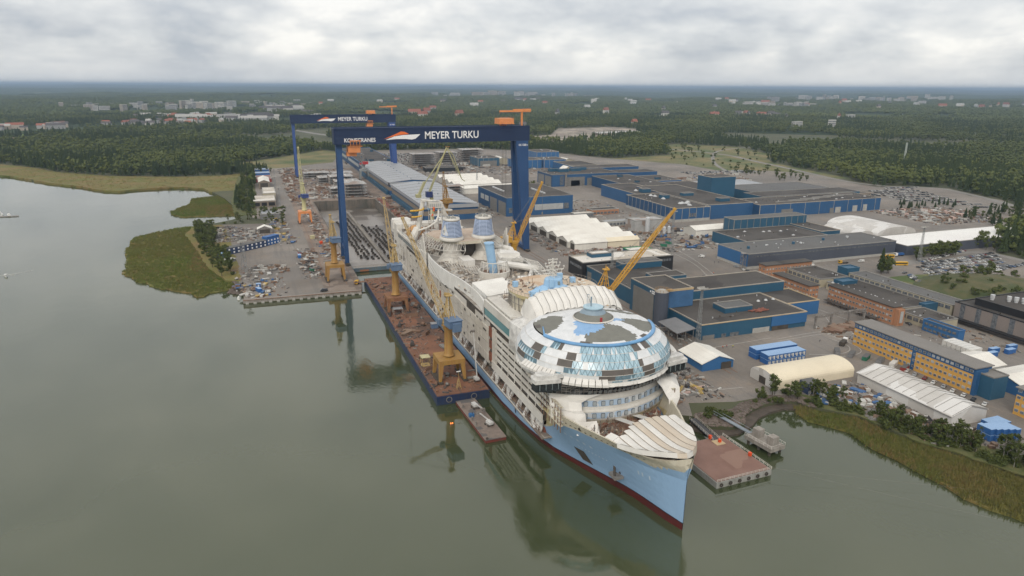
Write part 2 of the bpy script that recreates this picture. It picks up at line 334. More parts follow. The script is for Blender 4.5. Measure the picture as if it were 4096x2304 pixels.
for i,p in enumerate(MARSH):
    mb=MB(); mb.tri_prism(jag(p,1.6 if i<3 else .9,4 if i<2 else 6,i),-.5,GZ+.05 if i==2 else .7+.02*i,0)
    structure(mb.build('marsh_field',M_marsh))
M_mud=mat('mud_bank',(.06,.05,.035),(.03,.03,.02),scale=.1,rough=.6)
# open fields, quarry, roads beyond the yard
M_grass=mat('field_grass',(.075,.105,.034),(.20,.165,.075),scale=.016,rough=.95,amt=.3)
M_crop=mat('crop_green',(.13,.21,.04),(.17,.22,.06),scale=.004,rough=.95)
M_soil=mat('crop_soil',(.24,.17,.11),(.18,.13,.08),scale=.004,rough=.95)
M_road=mat('road_asphalt',(.26,.245,.225),(.19,.18,.165),scale=.02,rough=.85)
M_rockg=mat('quarry_rock',(.40,.34,.28),(.13,.12,.09),scale=.02,rough=.9,amt=.22,patch=(.24,.20,.17),pscale=.02,pthr=.6)
def sheet(name,poly,m,z): 
    mb=MB(); mb.tri_prism(poly,z-.2,z,0); return structure(mb.build(name,m))
FIELDS=[([(560,1100),(640,960),(640,860),(720,830),(760,780),(745,700),(780,700),(800,820),(824,930),(870,1010),(933,1055),(994,1263),(900,1385),(824,1330),(720,1130)],M_grass,'field'),
 ([(-1100,2200),(-721,2130),(-560,2215),(-590,2420),(-760,2420),(-1200,2380)],M_crop,'field'),
 ([(-1200,2080),(-757,2090),(-638,2060),(-630,1900),(-698,1880),(-1200,1800)],M_soil,'field'),
 ([(560,1500),(636,1480),(750,1560),(960,1700),(1150,2010),(1108,2120),(882,2090),(727,1790),(616,1740),(560,1590)],M_rockg,'field'),
 ([(311,215),(345,215),(383,210),(411,200),(428,150),(404,120),(360,118),(322,140)],M_grass,'field'),
 ([(-122,1040),(-127,1160),(-92,1118),(-61,1128),(-10,1175),(20,1190),(57,1390),(30,1460),(-60,1330),(-160,1210)],M_grass,'field')]
for k,(p,m,n) in enumerate(FIELDS): sheet(n,p,m,GZ+.06+.01*k)
def road(pts,w,z=GZ+.14,name='road',m=None):
    mb=MB(); V=[Vector((x,y,z)) for x,y in pts]; Lf=[];Rt=[]
    for i,p in enumerate(V):
        d=(V[min(i+1,len(V)-1)]-V[max(i-1,0)]).normalized(); n=Vector((-d.y,d.x,0))*w/2; Lf.append(p+n); Rt.append(p-n)
    for i in range(len(V)-1): mb.quad(tuple(Lf[i]),tuple(Rt[i]),tuple(Rt[i+1]),tuple(Lf[i+1]))
    return structure(mb.build(name,m or M_road))
def smooth(pts,k=3):
    for _ in range(k):
        q=[pts[0]]
        for a,b in zip(pts,pts[1:]): q+= [(a[0]*.75+b[0]*.25,a[1]*.75+b[1]*.25),(a[0]*.25+b[0]*.75,a[1]*.25+b[1]*.75)]
        pts=q+[pts[-1]]
    return pts
ROADS=[smooth([(700,1600),(780,1300),(848,1114),(813,990),(792,882),(766,773),(746,696),(743,640),(760,600),(820,571),(808,530),(795,493),(755,404),(700,330),(620,250)]),
 smooth([(360,240),(470,262),(484,240),(480,215),(500,180),(540,120),(600,60)]),
 smooth([(-1500,5200),(-700,4700),(-250,3900),(-120,3200),(-60,2600),(60,2000),(200,1700)]),
 smooth([(641,827),(700,950),(790,1080),(880,1190),(1010,1250),(1300,1280)])]
for p,w in zip(ROADS,(11,9,22,7)): road(p,w)
# ---------------------------------------------------------------- foliage
def leaf_mat(name,c1,c2,c3):
    if name in MATS: return MATS[name]
    m,nt=newmat(name); L=nt.links; out=N(nt,'ShaderNodeOutputMaterial'); b=N(nt,'ShaderNodeBsdfPrincipled',_Roughness=.8); b.inputs['Specular IOR Level'].default_value=.15
    L.new(b.outputs[0],out.inputs[0]); oi=N(nt,'ShaderNodeObjectInfo'); geo=N(nt,'ShaderNodeNewGeometry')
    n=N(nt,'ShaderNodeTexNoise',_Scale=.012,_Detail=4); L.new(geo.outputs['Position'],n.inputs[0])
    n9=N(nt,'ShaderNodeTexNoise',_Scale=.0022,_Detail=5,_Roughness=.6); L.new(geo.outputs['Position'],n9.inputs[0]); c=mixc(nt,oi.outputs['Random'],c1,c2); c=mixc(nt,ramp(nt,[(.42,(0,0,0)),(.62,(.75,)*3)],n9.outputs[0]),c,(c2[0]*1.4,c2[1]*1.35,c2[2]*1.2)); c=mixc(nt,ramp(nt,[(.4,(0,0,0)),(.65,(.8,)*3)],n.outputs[0]),c,c3)
    n2=N(nt,'ShaderNodeTexNoise',_Scale=.5,_Detail=3); L.new(geo.outputs['Position'],n2.inputs[0])
    c=mixc(nt,ramp(nt,[(.35,(.5,)*3),(.6,(0,0,0))],n2.outputs[0]),c,tuple(x*.5 for x in c1))
    L.new(c,b.inputs['Base Color']); MATS[name]=m; return m
M_con=leaf_mat('conifer_needles',(.029,.046,.017),(.050,.070,.024),(.042,.060,.023))
M_dec=leaf_mat('broad_leaves',(.056,.076,.023),(.104,.120,.035),(.078,.096,.029))
M_bark=mat('bark',(.12,.10,.08),(.05,.04,.03),scale=2,rough=.9)
M_birch=mat('birch_bark',(.42,.40,.36),(.12,.11,.10),scale=3,rough=.8)
ICO=None
def ico(sub):
    bm=bmesh.new(); bmesh.ops.create_icosphere(bm,subdivisions=sub,radius=1); v=[tuple(x.co) for x in bm.verts]; f=[tuple(q.index for q in p.verts) for p in bm.faces]; bm.free(); return v,f
ICO1=ico(1); ICO2=ico(2)
def blob(mb,c,r,rg,sq=.8,jit=.25,I=None,m=0):
    v,f=I or ICO1
    mb.add([(c[0]+x*r*(k:=1+rg.uniform(-jit,jit)),c[1]+y*r*k,c[2]+z*r*sq*k) for x,y,z in v],f,m)
def leaves(mb,c,r,n,size,rg,m=0,shell=.75,sq=.85):
    for _ in range(n):
        d=Vector((rg.gauss(0,1),rg.gauss(0,1),rg.gauss(0,1))).normalized()*r*rg.uniform(shell,1.12)
        p=Vector(c)+Vector((d.x,d.y,d.z*sq)); a=Vector((rg.gauss(0,1),rg.gauss(0,1),rg.gauss(0,.6))).normalized(); b=a.cross(Vector((rg.gauss(0,1),rg.gauss(0,1),rg.gauss(0,1)))).normalized(); s=size*rg.uniform(.6,1.3)
        mb.add([tuple(p+a*s),tuple(p+b*s*.9),tuple(p-a*s*.8),tuple(p-b*s*.7)],[(0,1,2,3)],m)
def decid(mb,h,w,rg,nb=9,nl=14,m=0,lsz=.55):
    """crown of leaf clumps round a few dark cores"""
    for i in range(nb):
        t=rg.random(); z=h*(.32+.58*t); rr=w*.5*math.sin(PI*min(1,.25+.75*(1-abs(t-.35)*1.15)))*rg.uniform(.3,.85); a=rg.uniform(0,2*PI)
        r=w*rg.uniform(.16,.27); c=(rr*math.cos(a),rr*math.sin(a),z); blob(mb,c,r,rg,.85,.3,m=m)
        leaves(mb,c,r,nl,lsz,rg,m)
def conif(mb,h,w,rg,lay=7,m=0):
    for i in range(lay):
        t=i/lay; z0=h*(.12+.86*t); r=w*.5*(1-t)**.8+.12; z1=z0+h*.24*(1-t*.4); n=9; a0=rg.uniform(0,6)
        vs=[(r*(1 if k%2 else .62)*rg.uniform(.8,1.15)*math.cos(a0+2*PI*k/(2*n)),r*(1 if k%2 else .62)*rg.uniform(.8,1.15)*math.sin(a0+2*PI*k/(2*n)),z0+rg.uniform(-.3,.3)) for k in range(2*n)]+[(0,0,min(z1,h))]
        mb.add(vs,[(k,(k+1)%(2*n),2*n) for k in range(2*n)],m)
def proto(fn,mats):
    mb=MB(); fn(mb); me=bpy.data.meshes.new('tree_shape'); me.from_pydata(mb.v,[],mb.f)
    for x in mats: me.materials.append(x)
    me.polygons.foreach_set('material_index',mb.m); me.update(); return me
rg=random.Random(3)
P_CON=[proto(lambda b:conif(b,16+k,5.5+.5*k,rg,6+k),[M_con]) for k in range(2)]
P_DEC=[proto(lambda b:decid(b,13+k,8+.7*k,rg,8,7,0,.8),[M_dec]) for k in range(3)]
def cluster(b,rg,n=9,s=24):
    for _ in range(n):
        x,y=rg.uniform(-s/2,s/2),rg.uniform(-s/2,s/2); h=rg.uniform(9,16)
        if rg.random()<.5: 
            v=MB(); conif(v,h+2,7,rg,4); b.add([(p[0]+x,p[1]+y,p[2]) for p in v.v],v.f,1)
        else:
            for q in range(3): blob(b,(x+rg.uniform(-3,3),y+rg.uniform(-3,3),h*rg.uniform(.45,.8)),rg.uniform(3,5),rg,.9,.3,m=0)
P_CLU=[proto(lambda b:cluster(b,rg),[M_dec,M_con]) for k in range(3)]
NOTREE=[YARD]+[f[0] for f in FIELDS]+[MARSH[2],[(-260,300),(-110,300),(-110,870),(-260,870)]]
TOWN=[]   # (x,y,r) clearings round far buildings, filled below
def hgt_far(x,y):
    d=np.hypot(x-CAMP.x,y-CAMP.y)
    k=np.clip((d-2200)/5000,0,1)
    h=9*np.sin(x*.0021+1.3)*np.cos(y*.0017)+7*np.sin(x*.0047-y*.0031)+4*np.sin(x*.011+y*.009)+14*np.sin(x*.0007-2)*np.sin(y*.00045+1)
    return k*(h+16)
CLEAR=[(-650,2500,160),(-430,2660,170),(-260,2620,120),(-330,3100,130),(-60,2900,160),(60,2750,110),(-120,3500,150),(-420,4300,320),(-120,4500,300),(150,4700,260),(-700,5000,250),(1840,1720,60),(1500,1560,80),(2700,2200,90),(3250,3700,130),(2200,2700,140),(1150,1450,50),(2000,1400,110),(1700,1150,60),(2430,2330,70),(930,1760,90),(4700,3300,260),(5600,5300,500),(2600,7600,420),(1650,1790,50),(-760,2480,110)]
def keep(x,y,mar=0):
    k=inpoly(x,y,LAND)
    for p in NOTREE: k&=~inpoly(x,y,p)
    for rd,w in zip(ROADS,(9,8,16,6)):
        for (a,b),(c,d) in zip(rd,rd[1:]):
            L2=(c-a)**2+(d-b)**2+1e-9; t=np.clip(((x-a)*(c-a)+(y-b)*(d-b))/L2,0,1); k&=np.hypot(x-a-t*(c-a),y-b-t*(d-b))>w
    gl=(np.sin(x*.0031+y*.0012+2)*np.sin(y*.0023-x*.0017+.7)+.35*np.sin(x*.011)*np.sin(y*.0093))>.70; k&=~(gl&(np.hypot(x,y)>1500))
    for cx,cy,r in CLEAR: k&=~((np.hypot((x-cx),(y-cy)*.8)<r)&(np.sin(x*.09)*np.sin(y*.07+cx)>-.8))
    return k
def sector(d0,d1,cell,seed):
    g=np.random.default_rng(seed); a0,a1=R(-44),R(42); h0=R(20.4)
    n=int((a1-a0)/2*(d1**2-d0**2)/cell**2); a=g.uniform(a0,a1,n)+h0; d=np.sqrt(g.uniform(d0**2,d1**2,n))
    return CAMP.x+d*np.sin(a),CAMP.y+d*np.cos(a),g
def scatter(name,label,group_pts,protos,scales):
    """one stuff object: a point mesh whose geometry nodes put one of the tree meshes on every point"""
    x,y,z,sc,ix=group_pts; me=bpy.data.meshes.new(name); me.from_pydata(np.stack([x,y,z],1).tolist(),[],[])
    at=me.attributes.new('sc','FLOAT','POINT'); at.data.foreach_set('value',sc.astype(np.float32))
    ai=me.attributes.new('ix','INT','POINT'); ai.data.foreach_set('value',ix.astype(np.int32))
    ar=me.attributes.new('rz','FLOAT','POINT'); ar.data.foreach_set('value',np.random.default_rng(1).uniform(0,6.28,len(x)).astype(np.float32))
    o=bpy.data.objects.new(name,me); COL.objects.link(o); o['kind']='stuff'; o['label']=label
    col=bpy.data.collections.new(name+'_shapes')
    for i,p in enumerate(protos): 
        po=bpy.data.objects.new('%s_shape_%02d'%(name,i),p); col.objects.link(po)
    ng=bpy.data.node_groups.new(name,'GeometryNodeTree'); ng.interface.new_socket('Geometry',in_out='INPUT',socket_type='NodeSocketGeometry'); ng.interface.new_socket('Geometry',in_out='OUTPUT',socket_type='NodeSocketGeometry')
    gi=ng.nodes.new('NodeGroupInput'); go=ng.nodes.new('NodeGroupOutput'); L=ng.links
    ip=ng.nodes.new('GeometryNodeInstanceOnPoints'); ci=ng.nodes.new('GeometryNodeCollectionInfo'); ci.inputs[0].default_value=col; ci.inputs['Separate Children'].default_value=True; ci.inputs['Reset Children'].default_value=True
    def attr(n,t):
        a=ng.nodes.new('GeometryNodeInputNamedAttribute'); a.data_type=t; a.inputs[0].default_value=n; return a.outputs[0]
    cx=ng.nodes.new('ShaderNodeCombineXYZ'); L.new(attr('rz','FLOAT'),cx.inputs[2])
    L.new(gi.outputs[0],ip.inputs['Points']); L.new(ci.outputs[0],ip.inputs['Instance']); ip.inputs['Pick Instance'].default_value=True
    L.new(attr('ix','INT'),ip.inputs['Instance Index']); L.new(attr('sc','FLOAT'),ip.inputs['Scale']); L.new(cx.outputs[0],ip.inputs['Rotation']); L.new(ip.outputs[0],go.inputs[0])
    md=o.modifiers.new('scatter','NODES'); md.node_group=ng; return o
def forest(d0,d1,cell,seed,name,label,protos,sc0,sc1,pc=.5,nc=2):
    x,y,g=sector(d0,d1,cell,seed); k=keep(x,y); x=x[k];y=y[k]
    z=GZ+hgt_far(x,y)-.3; s=g.uniform(sc0,sc1,len(x))
    if nc:
        mixn=np.sin(x*.013+1)*np.sin(y*.011)+g.normal(0,.5,len(x)); con=mixn>(.1-(pc-.5))
        ix=np.where(con,g.integers(0,nc,len(x)),nc+g.integers(0,len(protos)-nc,len(x)))
    else: ix=g.integers(0,len(protos),len(x))
    return scatter(name,label,(x,y,z,s,ix),protos,None)
forest(640,1700,7.6,11,'forest','dense mixed spruce and birch forest round the bay and the shipyard',P_CON+P_DEC,.6,1.45)
forest(1700,3600,11.5,12,'forest','mixed woodland stretching away beyond the shipyard',P_CON+P_DEC,.7,1.6,.35)
forest(3600,9500,30,13,'forest','far dark woodland fading towards the horizon',P_CLU,.9,1.5,nc=0)
# far rolling country: one sheet from 2.2 km to the horizon
def far_sheet():
    na,nr=520,230; a=np.linspace(R(-60),R(60),na)+R(20.4); d=2200*(42000/2200)**np.linspace(0,1,nr)
    A,D=np.meshgrid(a,d); X=CAMP.x+D*np.sin(A); Y=CAMP.y+D*np.cos(A); g=np.random.default_rng(5)
    far=np.clip((D-7000)/6000,0,1)
    Z=GZ-.6+hgt_far(X,Y)*(1-far)+far*(16+ 14*np.sin(X*.0007-2)*np.sin(Y*.00045+1)+g.uniform(0,10,D.shape)+ (D/42000)**1.5*95*(1+.18*np.sin(A*31)+.12*np.sin(A*77+2)))
    v=np.stack([X.ravel(),Y.ravel(),Z.ravel()],1); i=np.arange((nr-1)*(na)).reshape(nr-1,na)[:,:-1].ravel()
    f=np.stack([i,i+1,i+na+1,i+na],1)
    me=bpy.data.meshes.new('hills'); me.from_pydata(v.tolist(),[],f[:,::-1].tolist()); 
    m,nt=newmat('far_woods'); L=nt.links; out=N(nt,'ShaderNodeOutputMaterial'); b=N(nt,'ShaderNodeBsdfPrincipled',_Roughness=.95); L.new(b.outputs[0],out.inputs[0]); b.inputs['Specular IOR Level'].default_value=.1
    tc=N(nt,'ShaderNodeTexCoord'); n=N(nt,'ShaderNodeTexNoise',_Scale=.0016,_Detail=8,_Roughness=.65); L.new(tc.outputs['Object'],n.inputs[0])
    c=ramp(nt,[(.35,(.025,.04,.02)),(.54,(.055,.075,.034)),(.6,(.06,.08,.036)),(.625,(.15,.155,.075)),(.8,(.22,.2,.12))],n.outputs[0])
    L.new(c,b.inputs['Base Color']); me.materials.append(m); o=bpy.data.objects.new('hills',me); COL.objects.link(o); structure(o)
far_sheet()
# ---------------------------------------------------------------- the cruise ship (x = athwartships, y = aft from the bow, z up)
M_hull=mat('hull_blue',(.28,.43,.62),(.245,.39,.58),scale=.03,rough=.38,streak=.12,dirt=(.16,.27,.42))
M_boot=mat('hull_red',(.105,.018,.016),(.07,.014,.014),scale=.1,rough=.45,streak=.4,dirt=(.04,.02,.02))
M_navy=mat('hull_line',(.02,.03,.06),rough=.5)
M_white=mat('ship_white',(.68,.66,.61),(.54,.51,.46),scale=.09,rough=.5,streak=.25,dirt=(.38,.34,.28),amt=.35)
M_cream=mat('primer_cream',(.60,.56,.46),(.47,.43,.33),scale=.06,rough=.6,streak=.35,dirt=(.36,.28,.17),patch=(.50,.42,.20),pscale=.07,pthr=.86)
M_side=mat('side_panels',(.64,.605,.54),(.50,.465,.40),scale=.12,rough=.6,streak=.5,dirt=(.26,.22,.18),stripe=3.2,sdir=1,patch=(.50,.47,.42),pscale=.09,pthr=.75)
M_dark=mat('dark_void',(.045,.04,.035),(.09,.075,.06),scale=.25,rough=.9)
M_tarp=mat('tarpaulin_white',(.74,.72,.68),(.62,.60,.56),scale=.12,rough=.55,bump=.35,bscale=.7,amt=.4)
M_tarpb=mat('tarpaulin_beige',(.62,.55,.46),(.52,.44,.35),scale=.1,rough=.6,bump=.3,bscale=.7)
M_wrap=mat('plastic_wrap',(.66,.65,.62),(.46,.45,.43),scale=.4,rough=.35,bump=.9,bscale=.6,amt=.3)
M_teal=mat('teal_glass',(.10,.25,.28),(.13,.29,.31),scale=.1,rough=.12,stripe=2.2,sdir=1,spec=.8)
M_ggl=mat('grey_glass',(.17,.21,.22),(.24,.28,.28),scale=.15,rough=.15,stripe=2.5,sdir=1,spec=.8)
M_bglass=mat('black_glass',(.02,.024,.028),rough=.1,spec=.9)
M_deckb=mat('brown_deck',(.24,.17,.125),(.36,.32,.27),scale=.12,rough=.85,amt=.3,patch=(.16,.13,.11),pscale=.16,pthr=.62)
M_deckg=mat('grey_deck',(.33,.30,.265),(.19,.165,.14),scale=.13,rough=.85,amt=.3,patch=(.44,.42,.39),pscale=.14,pthr=.66)
M_redp=mat('red_primer',(.26,.09,.06),(.17,.07,.05),scale=.3,rough=.8)
M_sun=mat('beige_deck',(.56,.44,.32),(.60,.52,.42),scale=.06,rough=.7,patch=(.50,.34,.22),pscale=.13,pthr=.82)
M_lblue=mat('light_blue_paint',(.33,.52,.72),(.28,.46,.66),scale=.3,rough=.45)
M_yel=mat('slide_yellow',(.72,.42,.05),rough=.35)
M_orn=mat('slide_orange',(.75,.14,.03),rough=.4)
M_steel=mat('raw_steel',(.30,.285,.27),(.16,.14,.12),scale=.4,rough=.6,metal=.2)
M_rust=mat('rust_brown',(.17,.10,.07),(.25,.16,.11),scale=.3,rough=.85)
SHIP=thing('cruise_ship','huge unfinished white cruise ship with light blue hull moored at the shipyard quay','cruise ship',(0,0,0),R(.36))
NOSPLIT={'building_materials','loose_timber','deck_materials','glazing_bar','dome_glazing','dome_cap','radar_mast','lattice_canopy','tent_seam','scaffolding','scaffold_rail','tower_railing','hull','pleated_tent','bow_cover','front_bulkhead','louvre','exhaust_pipe','skirt_sheeting','tent'}
def part(name,mb,mats,par=None,label=None,smooth=False):
    P=[mb] if name in NOSPLIT else pieces(mb); o=None
    for q in P[::-1]:
        o=q.build(name,mats,par or SHIP,smooth)
        if label: o['label']=label
    if label: o['label']=label
    return o
def itp(x,xs,ys): return float(np.interp(x,xs,ys))
b0=lambda s: itp(s,[0,3,7,16,24,28,37,52,62,75,90,110,330,366],[.12,1.0,2.2,4.0,5.8,7.0,10.2,15.4,18.8,21.4,22.9,24.0,24.2,21.5])
b20=lambda s: itp(s,[-2,0,3,5,9,13,20,27,35,42,49,56,62,75],[.1,.25,1.8,2.9,5.3,7.7,11.4,14.6,18.1,21,23.6,24.6,24.9,25])
b24=lambda s: itp(s,[-2.6,-1.5,0,1.5,4,9,16,25,35,44,52,60,75],[.15,.8,1.8,3.1,5.4,9.6,13.1,16.2,20.1,23,24.6,25,25])
def hb(s,z):
    if z<=2: return b0(s)+ (b20(s)-b0(s))*.02*max(0,z)
    if z<=20: t=(z-2)/18; return b0(s)*1+ (b20(s)-b0(s))*(.04+.96*t**1.25)
    return b20(s)+(b24(s)-b20(s))*min(1.15,(z-20)/4)
ztop=lambda s: itp(s,[-2.6,0,3,8,56,60,64,70,73,366],[28.3,26.8,25.3,24.3,24.2,17.5,11.8,9,7.6,7.4])
zblue=lambda s: itp(s,[-2.6,-1,0,2,6,40,48,52,60,64,70,73,366],[24.8,23.2,21.8,21.6,21.2,20.9,19.8,18,13,11,8.9,7.5,7.3])
zboot=lambda s: itp(s,[0,8,20,45,80,366],[2.5,2.9,3.0,2.4,1.5,1.1])
def stem(z): return itp(z,[0,2,20,24,28.3],[0,-.1,-.3,-1.2,-2.6])
S_=[-2.6,-1.8,-1,-.3,.3,1,2,3.5,5,7,9,12,15,18,22,26,30,35,40,45,49,52,54,56,58,60,62,64,67,70,73,80,90,100,110,130,160,200,250,300,330,345,356,366]
def hullmesh():
    mb=MB()
    for sg in (-1,1):
        rows=[]
        for s in S_:
            zt=ztop(s); zb=min(zblue(s),zt-.02); zo=zboot(max(s,0)); zz=[-3,0,zo,zo+.35]+[zo+.35+(zb-zo-.35)*k/6 for k in range(1,7)]+[zb+(zt-zb)*.5,zt]
            r=[]
            for z in zz:
                ss=max(s,stem(max(z,0))); t=hb(ss,max(z,0)) if ss<=s+1e-6 else .1
                r.append((sg*max(t,.08),ss,z))
            rows.append(r)
        n=len(rows[0])
        for a,b in zip(rows,rows[1:]):
            for k in range(n-1):
                m=1 if k<2 else 2 if k==2 else 3 if k>=n-3 else 0
                q=[a[k],b[k],b[k+1],a[k+1]]
                if sg<0: q=q[::-1]
                mb.quad(*q[::-1],m)
        # bulwark thickness and inner face on the foredeck
        for a,b in zip(rows,rows[1:]):
            if a[-1][1]>58: break
            if a[-1][1]<1.2: continue
            p,q=a[-1],b[-1]; pi=(p[0]-sg*min(.6,abs(p[0])*.7),p[1]+.3,p[2]); qi=(q[0]-sg*min(.6,abs(q[0])*.7),q[1]+.3,q[2])
            bx=lambda v:sg*min(abs(v[0]),max(.05,hb(v[1],17.6)-.5)); mb.quad(p,q,qi,pi,3); mb.quad(pi,qi,(bx(qi),qi[1],17.6),(bx(pi),pi[1],17.6),3)
    l=[(-hb(366,z),366,z) for z in (-3,1,7.4)]; r=[(hb(366,z),366,z) for z in (-3,1,7.4)]
    mb.quad(l[0],r[0],r[1],l[1],1); mb.quad(l[1],r[1],r[2],l[2],0)
    return mb
part('hull',hullmesh(),[M_hull,M_boot,M_navy,M_cream])
# hull fittings: anchor pockets, portlights, thruster grille
mb=MB()
def onhull(mb,s0,s1,z0,z1,sg,m=0,off=.12,sk=0):
    mb.quad(*[(sg*(hb(s,z)+off),s,z) for s,z in ((s0,z0),(s1,z0),(s1+sk,z1),(s0+sk,z1))],m)
for sg in (-1,1): onhull(mb,40.5,45.5,4.6,9.8,sg,0,.1,2.2)
part('shell_door',mb,[M_dark])
mb=MB()
for sg in (-1,1):
    s=27.5; t=sg*hb(s,7.6); mb.cbox(t+sg*1.2,s,6.6,3.6,4.6,1.1,0); mb.tube((t+sg*2.4,s-1,7.7),(t+sg*1.0,s+2,11.5),.45,1,6); mb.cbox(t-sg*.1,s+1,8.2,.8,4.2,4.0,1)
part('anchor',mb,[M_steel,M_dark])
mb=MB()
for sg in (-1,1):
    for k in range(16): s=9+k*2.35; mb.quad(*[(sg*(hb(q,z)+.07),q,z) for q,z in ((s,21.6),(s+.9,21.6),(s+.9,22.0),(s,22.0))])
    for k in range(7): s=36+k*3.0; mb.quad(*[(sg*(hb(q,z)+.07),q,z) for q,z in ((s,14.3+.12*k),(s+1.2,14.3+.12*k),(s+1.5,15.2+.12*k),(s+.6,15.2+.12*k))],1)
    for k in range(9): s=31+k*1.6; mb.quad(*[(sg*(hb(q,z)+.07),q,z) for q,z in ((s,11.3),(s+.6,11.3),(s+.6,11.8),(s,11.8))],1)
    for s in (15,16.6,12.2): mb.quad(*[(sg*(hb(q,z)+.07),q,z) for q,z in ((s,13),(s+.5,13),(s+.5,14.6),(s,14.6))],1)
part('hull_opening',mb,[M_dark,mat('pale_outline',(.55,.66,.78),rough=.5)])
mb=MB()
for sg in (-1,1):
    for s,r in ((38,.75),): 
        mb.tube((sg*(hb(s,22.6)-.2),s,22.6),(sg*(hb(s,22.6)+.12),s,22.6),r,0,12)
for sg in (-1,1): onhull(mb,84,91,3.2,4.2,sg,1); onhull(mb,94,95,3,6.4,sg,2); onhull(mb,140,141,2.4,5,sg,1)
for sg in (-1,1):
    for s in (150,198,240,286): onhull(mb,s,s+1.6,3.6,6,sg,1)
part('fairlead',mb,[M_dark,mat('hull_patch',(.42,.56,.72),rough=.5),M_navy])
# foredeck
mb=MB(); P=[(-max(.3,hb(s,17)-1.6),s) for s in (3,6,9,12,16,20,24,28,32,36,40,44,50,58)]; mb.prism(P+[(-x,y) for x,y in P[::-1]],17,18.2,0)
part('foredeck',mb,[mat('foredeck_primer',(.25,.12,.085),(.38,.28,.20),scale=.25,rough=.85,patch=(.42,.34,.26),pscale=.3,pthr=.62)])
# lifeboat recess: floor, inner wall, davits
mb=MB(); mb.box(-24.6,62,6.6,24.6,364,7.2,0); mb.box(-19.5,60,7.2,19.5,360,15,1)
for sg in (-1,1):
    mb.box(sg*24.75,73,7.3,sg*24.45,366,7.75,2)
    s=74
    while s<350: mb.box(sg*19.4,s,7.2,sg*19.7,s+rnd.uniform(3,8),11.5,3); s+=rnd.uniform(9,15)
part('promenade_deck',mb,[M_deckb,M_dark,M_white,M_cream])
mb=MB()
for sg in (-1,1):
    s=71
    while s<356:
        w=rnd.uniform(1.2,2.2)
        mb.add([(sg*24.4,s,7.3),(sg*24.4,s+w,7.3),(sg*19.8,s+w+1,15.2),(sg*19.8,s+1,15.2),(sg*23.2,s,7.3),(sg*23.2,s+w,7.3),(sg*18.6,s+w+1,15.2),(sg*18.6,s+1,15.2)],[(0,1,2,3),(7,6,5,4),(0,4,5,1),(1,5,6,2),(3,7,4,0)],0)
        s+=rnd.choice([6,9,14,11])
part('davit',mb,[M_wrap])
mb=MB()
for sg in (-1,1):
    for s in [66,70,75,90,104,120,150,176,205,230,262,290,318,340]:
        for k in range(2): x0=sg*rnd.uniform(22.6,24.2); y0=s+rnd.uniform(-2,2); w=rnd.uniform(1,2.4); mb.add([(x0,y0-w*.6,7.4),(x0,y0+w*.7,7.4),(x0-sg*2.2,y0+w,15),(x0-sg*2,y0-w*.4,15),(x0+sg*.5,y0,11.5)],[(0,1,4),(1,2,4),(2,3,4),(3,0,4)],0)
part('plastic_wrapping',mb,[M_wrap],label='crumpled plastic sheeting round the davits')
mb=MB()
for sg in (-1,1):
    s=66
    while s<350:
        for z in (8.6,9.8): mb.tube((sg*23.8,s,z),(sg*23.8,s+4,z),.09,0)
        mb.tube((sg*23.8,s,7.2),(sg*23.8,s,10.4),.1,0); 
        if rnd.random()<.4: mb.box(sg*20.2,s,7.2,sg*(22+rnd.random()),s+rnd.uniform(1,4),7.2+rnd.uniform(.5,2.4),rnd.choice([1,2]))
        s+=4
part('railing',mb,[M_rust,M_steel,M_redp])
# superstructure core and the fascia panels that leave the dark balcony slots open
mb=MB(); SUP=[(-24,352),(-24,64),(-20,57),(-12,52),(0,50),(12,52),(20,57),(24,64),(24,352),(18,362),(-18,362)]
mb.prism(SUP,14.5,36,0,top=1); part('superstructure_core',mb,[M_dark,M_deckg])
mb=MB()
def fas(s0,s1,z0,z1,sg,m=0,t=24.55): mb.box(sg*(t-.75),s0,z0,sg*t,s1,z1,m)
for sg in (-1,1):
    # forward balconies: six long slots
    for z0,z1 in ((14.0,17.6),(19.6,21.0),(22.6,24.0),(25.6,27.0),(28.6,30.0),(31.6,33.0)): fas(62 if z0<20 else 58,122,z0,z1,sg,1,24.6+(.5 if z0<18 else 0))
    for s in (70,78,86,94,102,110,117,121.6): fas(s,s+.4,17.6,33,sg,1,24.3)
    fas(118,122.5,14,34,sg,0,24.7)
    # long panelled middle
    for s0,s1 in ((127,160),(160,196),(196,232),(232,268),(268,309)):
        for z0,z1,dt in ((14.2,18.5,.15),(18.5,23.6,0),(23.95,27.6,.0),(27.95,31.4,.05)): fas(s0,s1-.05,z0,z1,sg,0,24.55+dt)
    for s0,s1 in ((127,150),(165,205),(212,262)): fas(s0,s1,31.4,34.6,sg,1,24.1)
    # aft block with open frames
    s=309
    while s<350:
        w=rnd.uniform(1.4,3); z=15
        while z<34: 
            h=rnd.uniform(1.6,3.4); 
            if rnd.random()<.72: fas(s,s+w,z,min(z+h,34.5),sg,rnd.choice([0,1,1]),24.5+rnd.uniform(-.1,.1))
            z+=h+.2
        s+=w+.1
    fas(309,351,14,16.4,sg,1,24.8); fas(330,351,22,24,sg,1,24.7); fas(314,351,30.3,34.6,sg,1,24.7)
part('side_plating',mb,[M_side,M_white])
mb=MB()
for sg in (-1,1):
    for s0,s1,z0,z1 in ((122.6,126.4,16.4,21),(122.9,126,23,27),(122.6,126.5,28.5,33.4),(215,217,22,26),(236,238,17,24)): mb.box(sg*24.5,s0,z0,sg*24.9,s1,z1,0)
part('rusty_hatch',mb,[mat('hatch_orange',(.30,.085,.035),(.12,.06,.045),scale=.5,rough=.7)],label='rust red steel frame column in the ship side')
mb=MB()
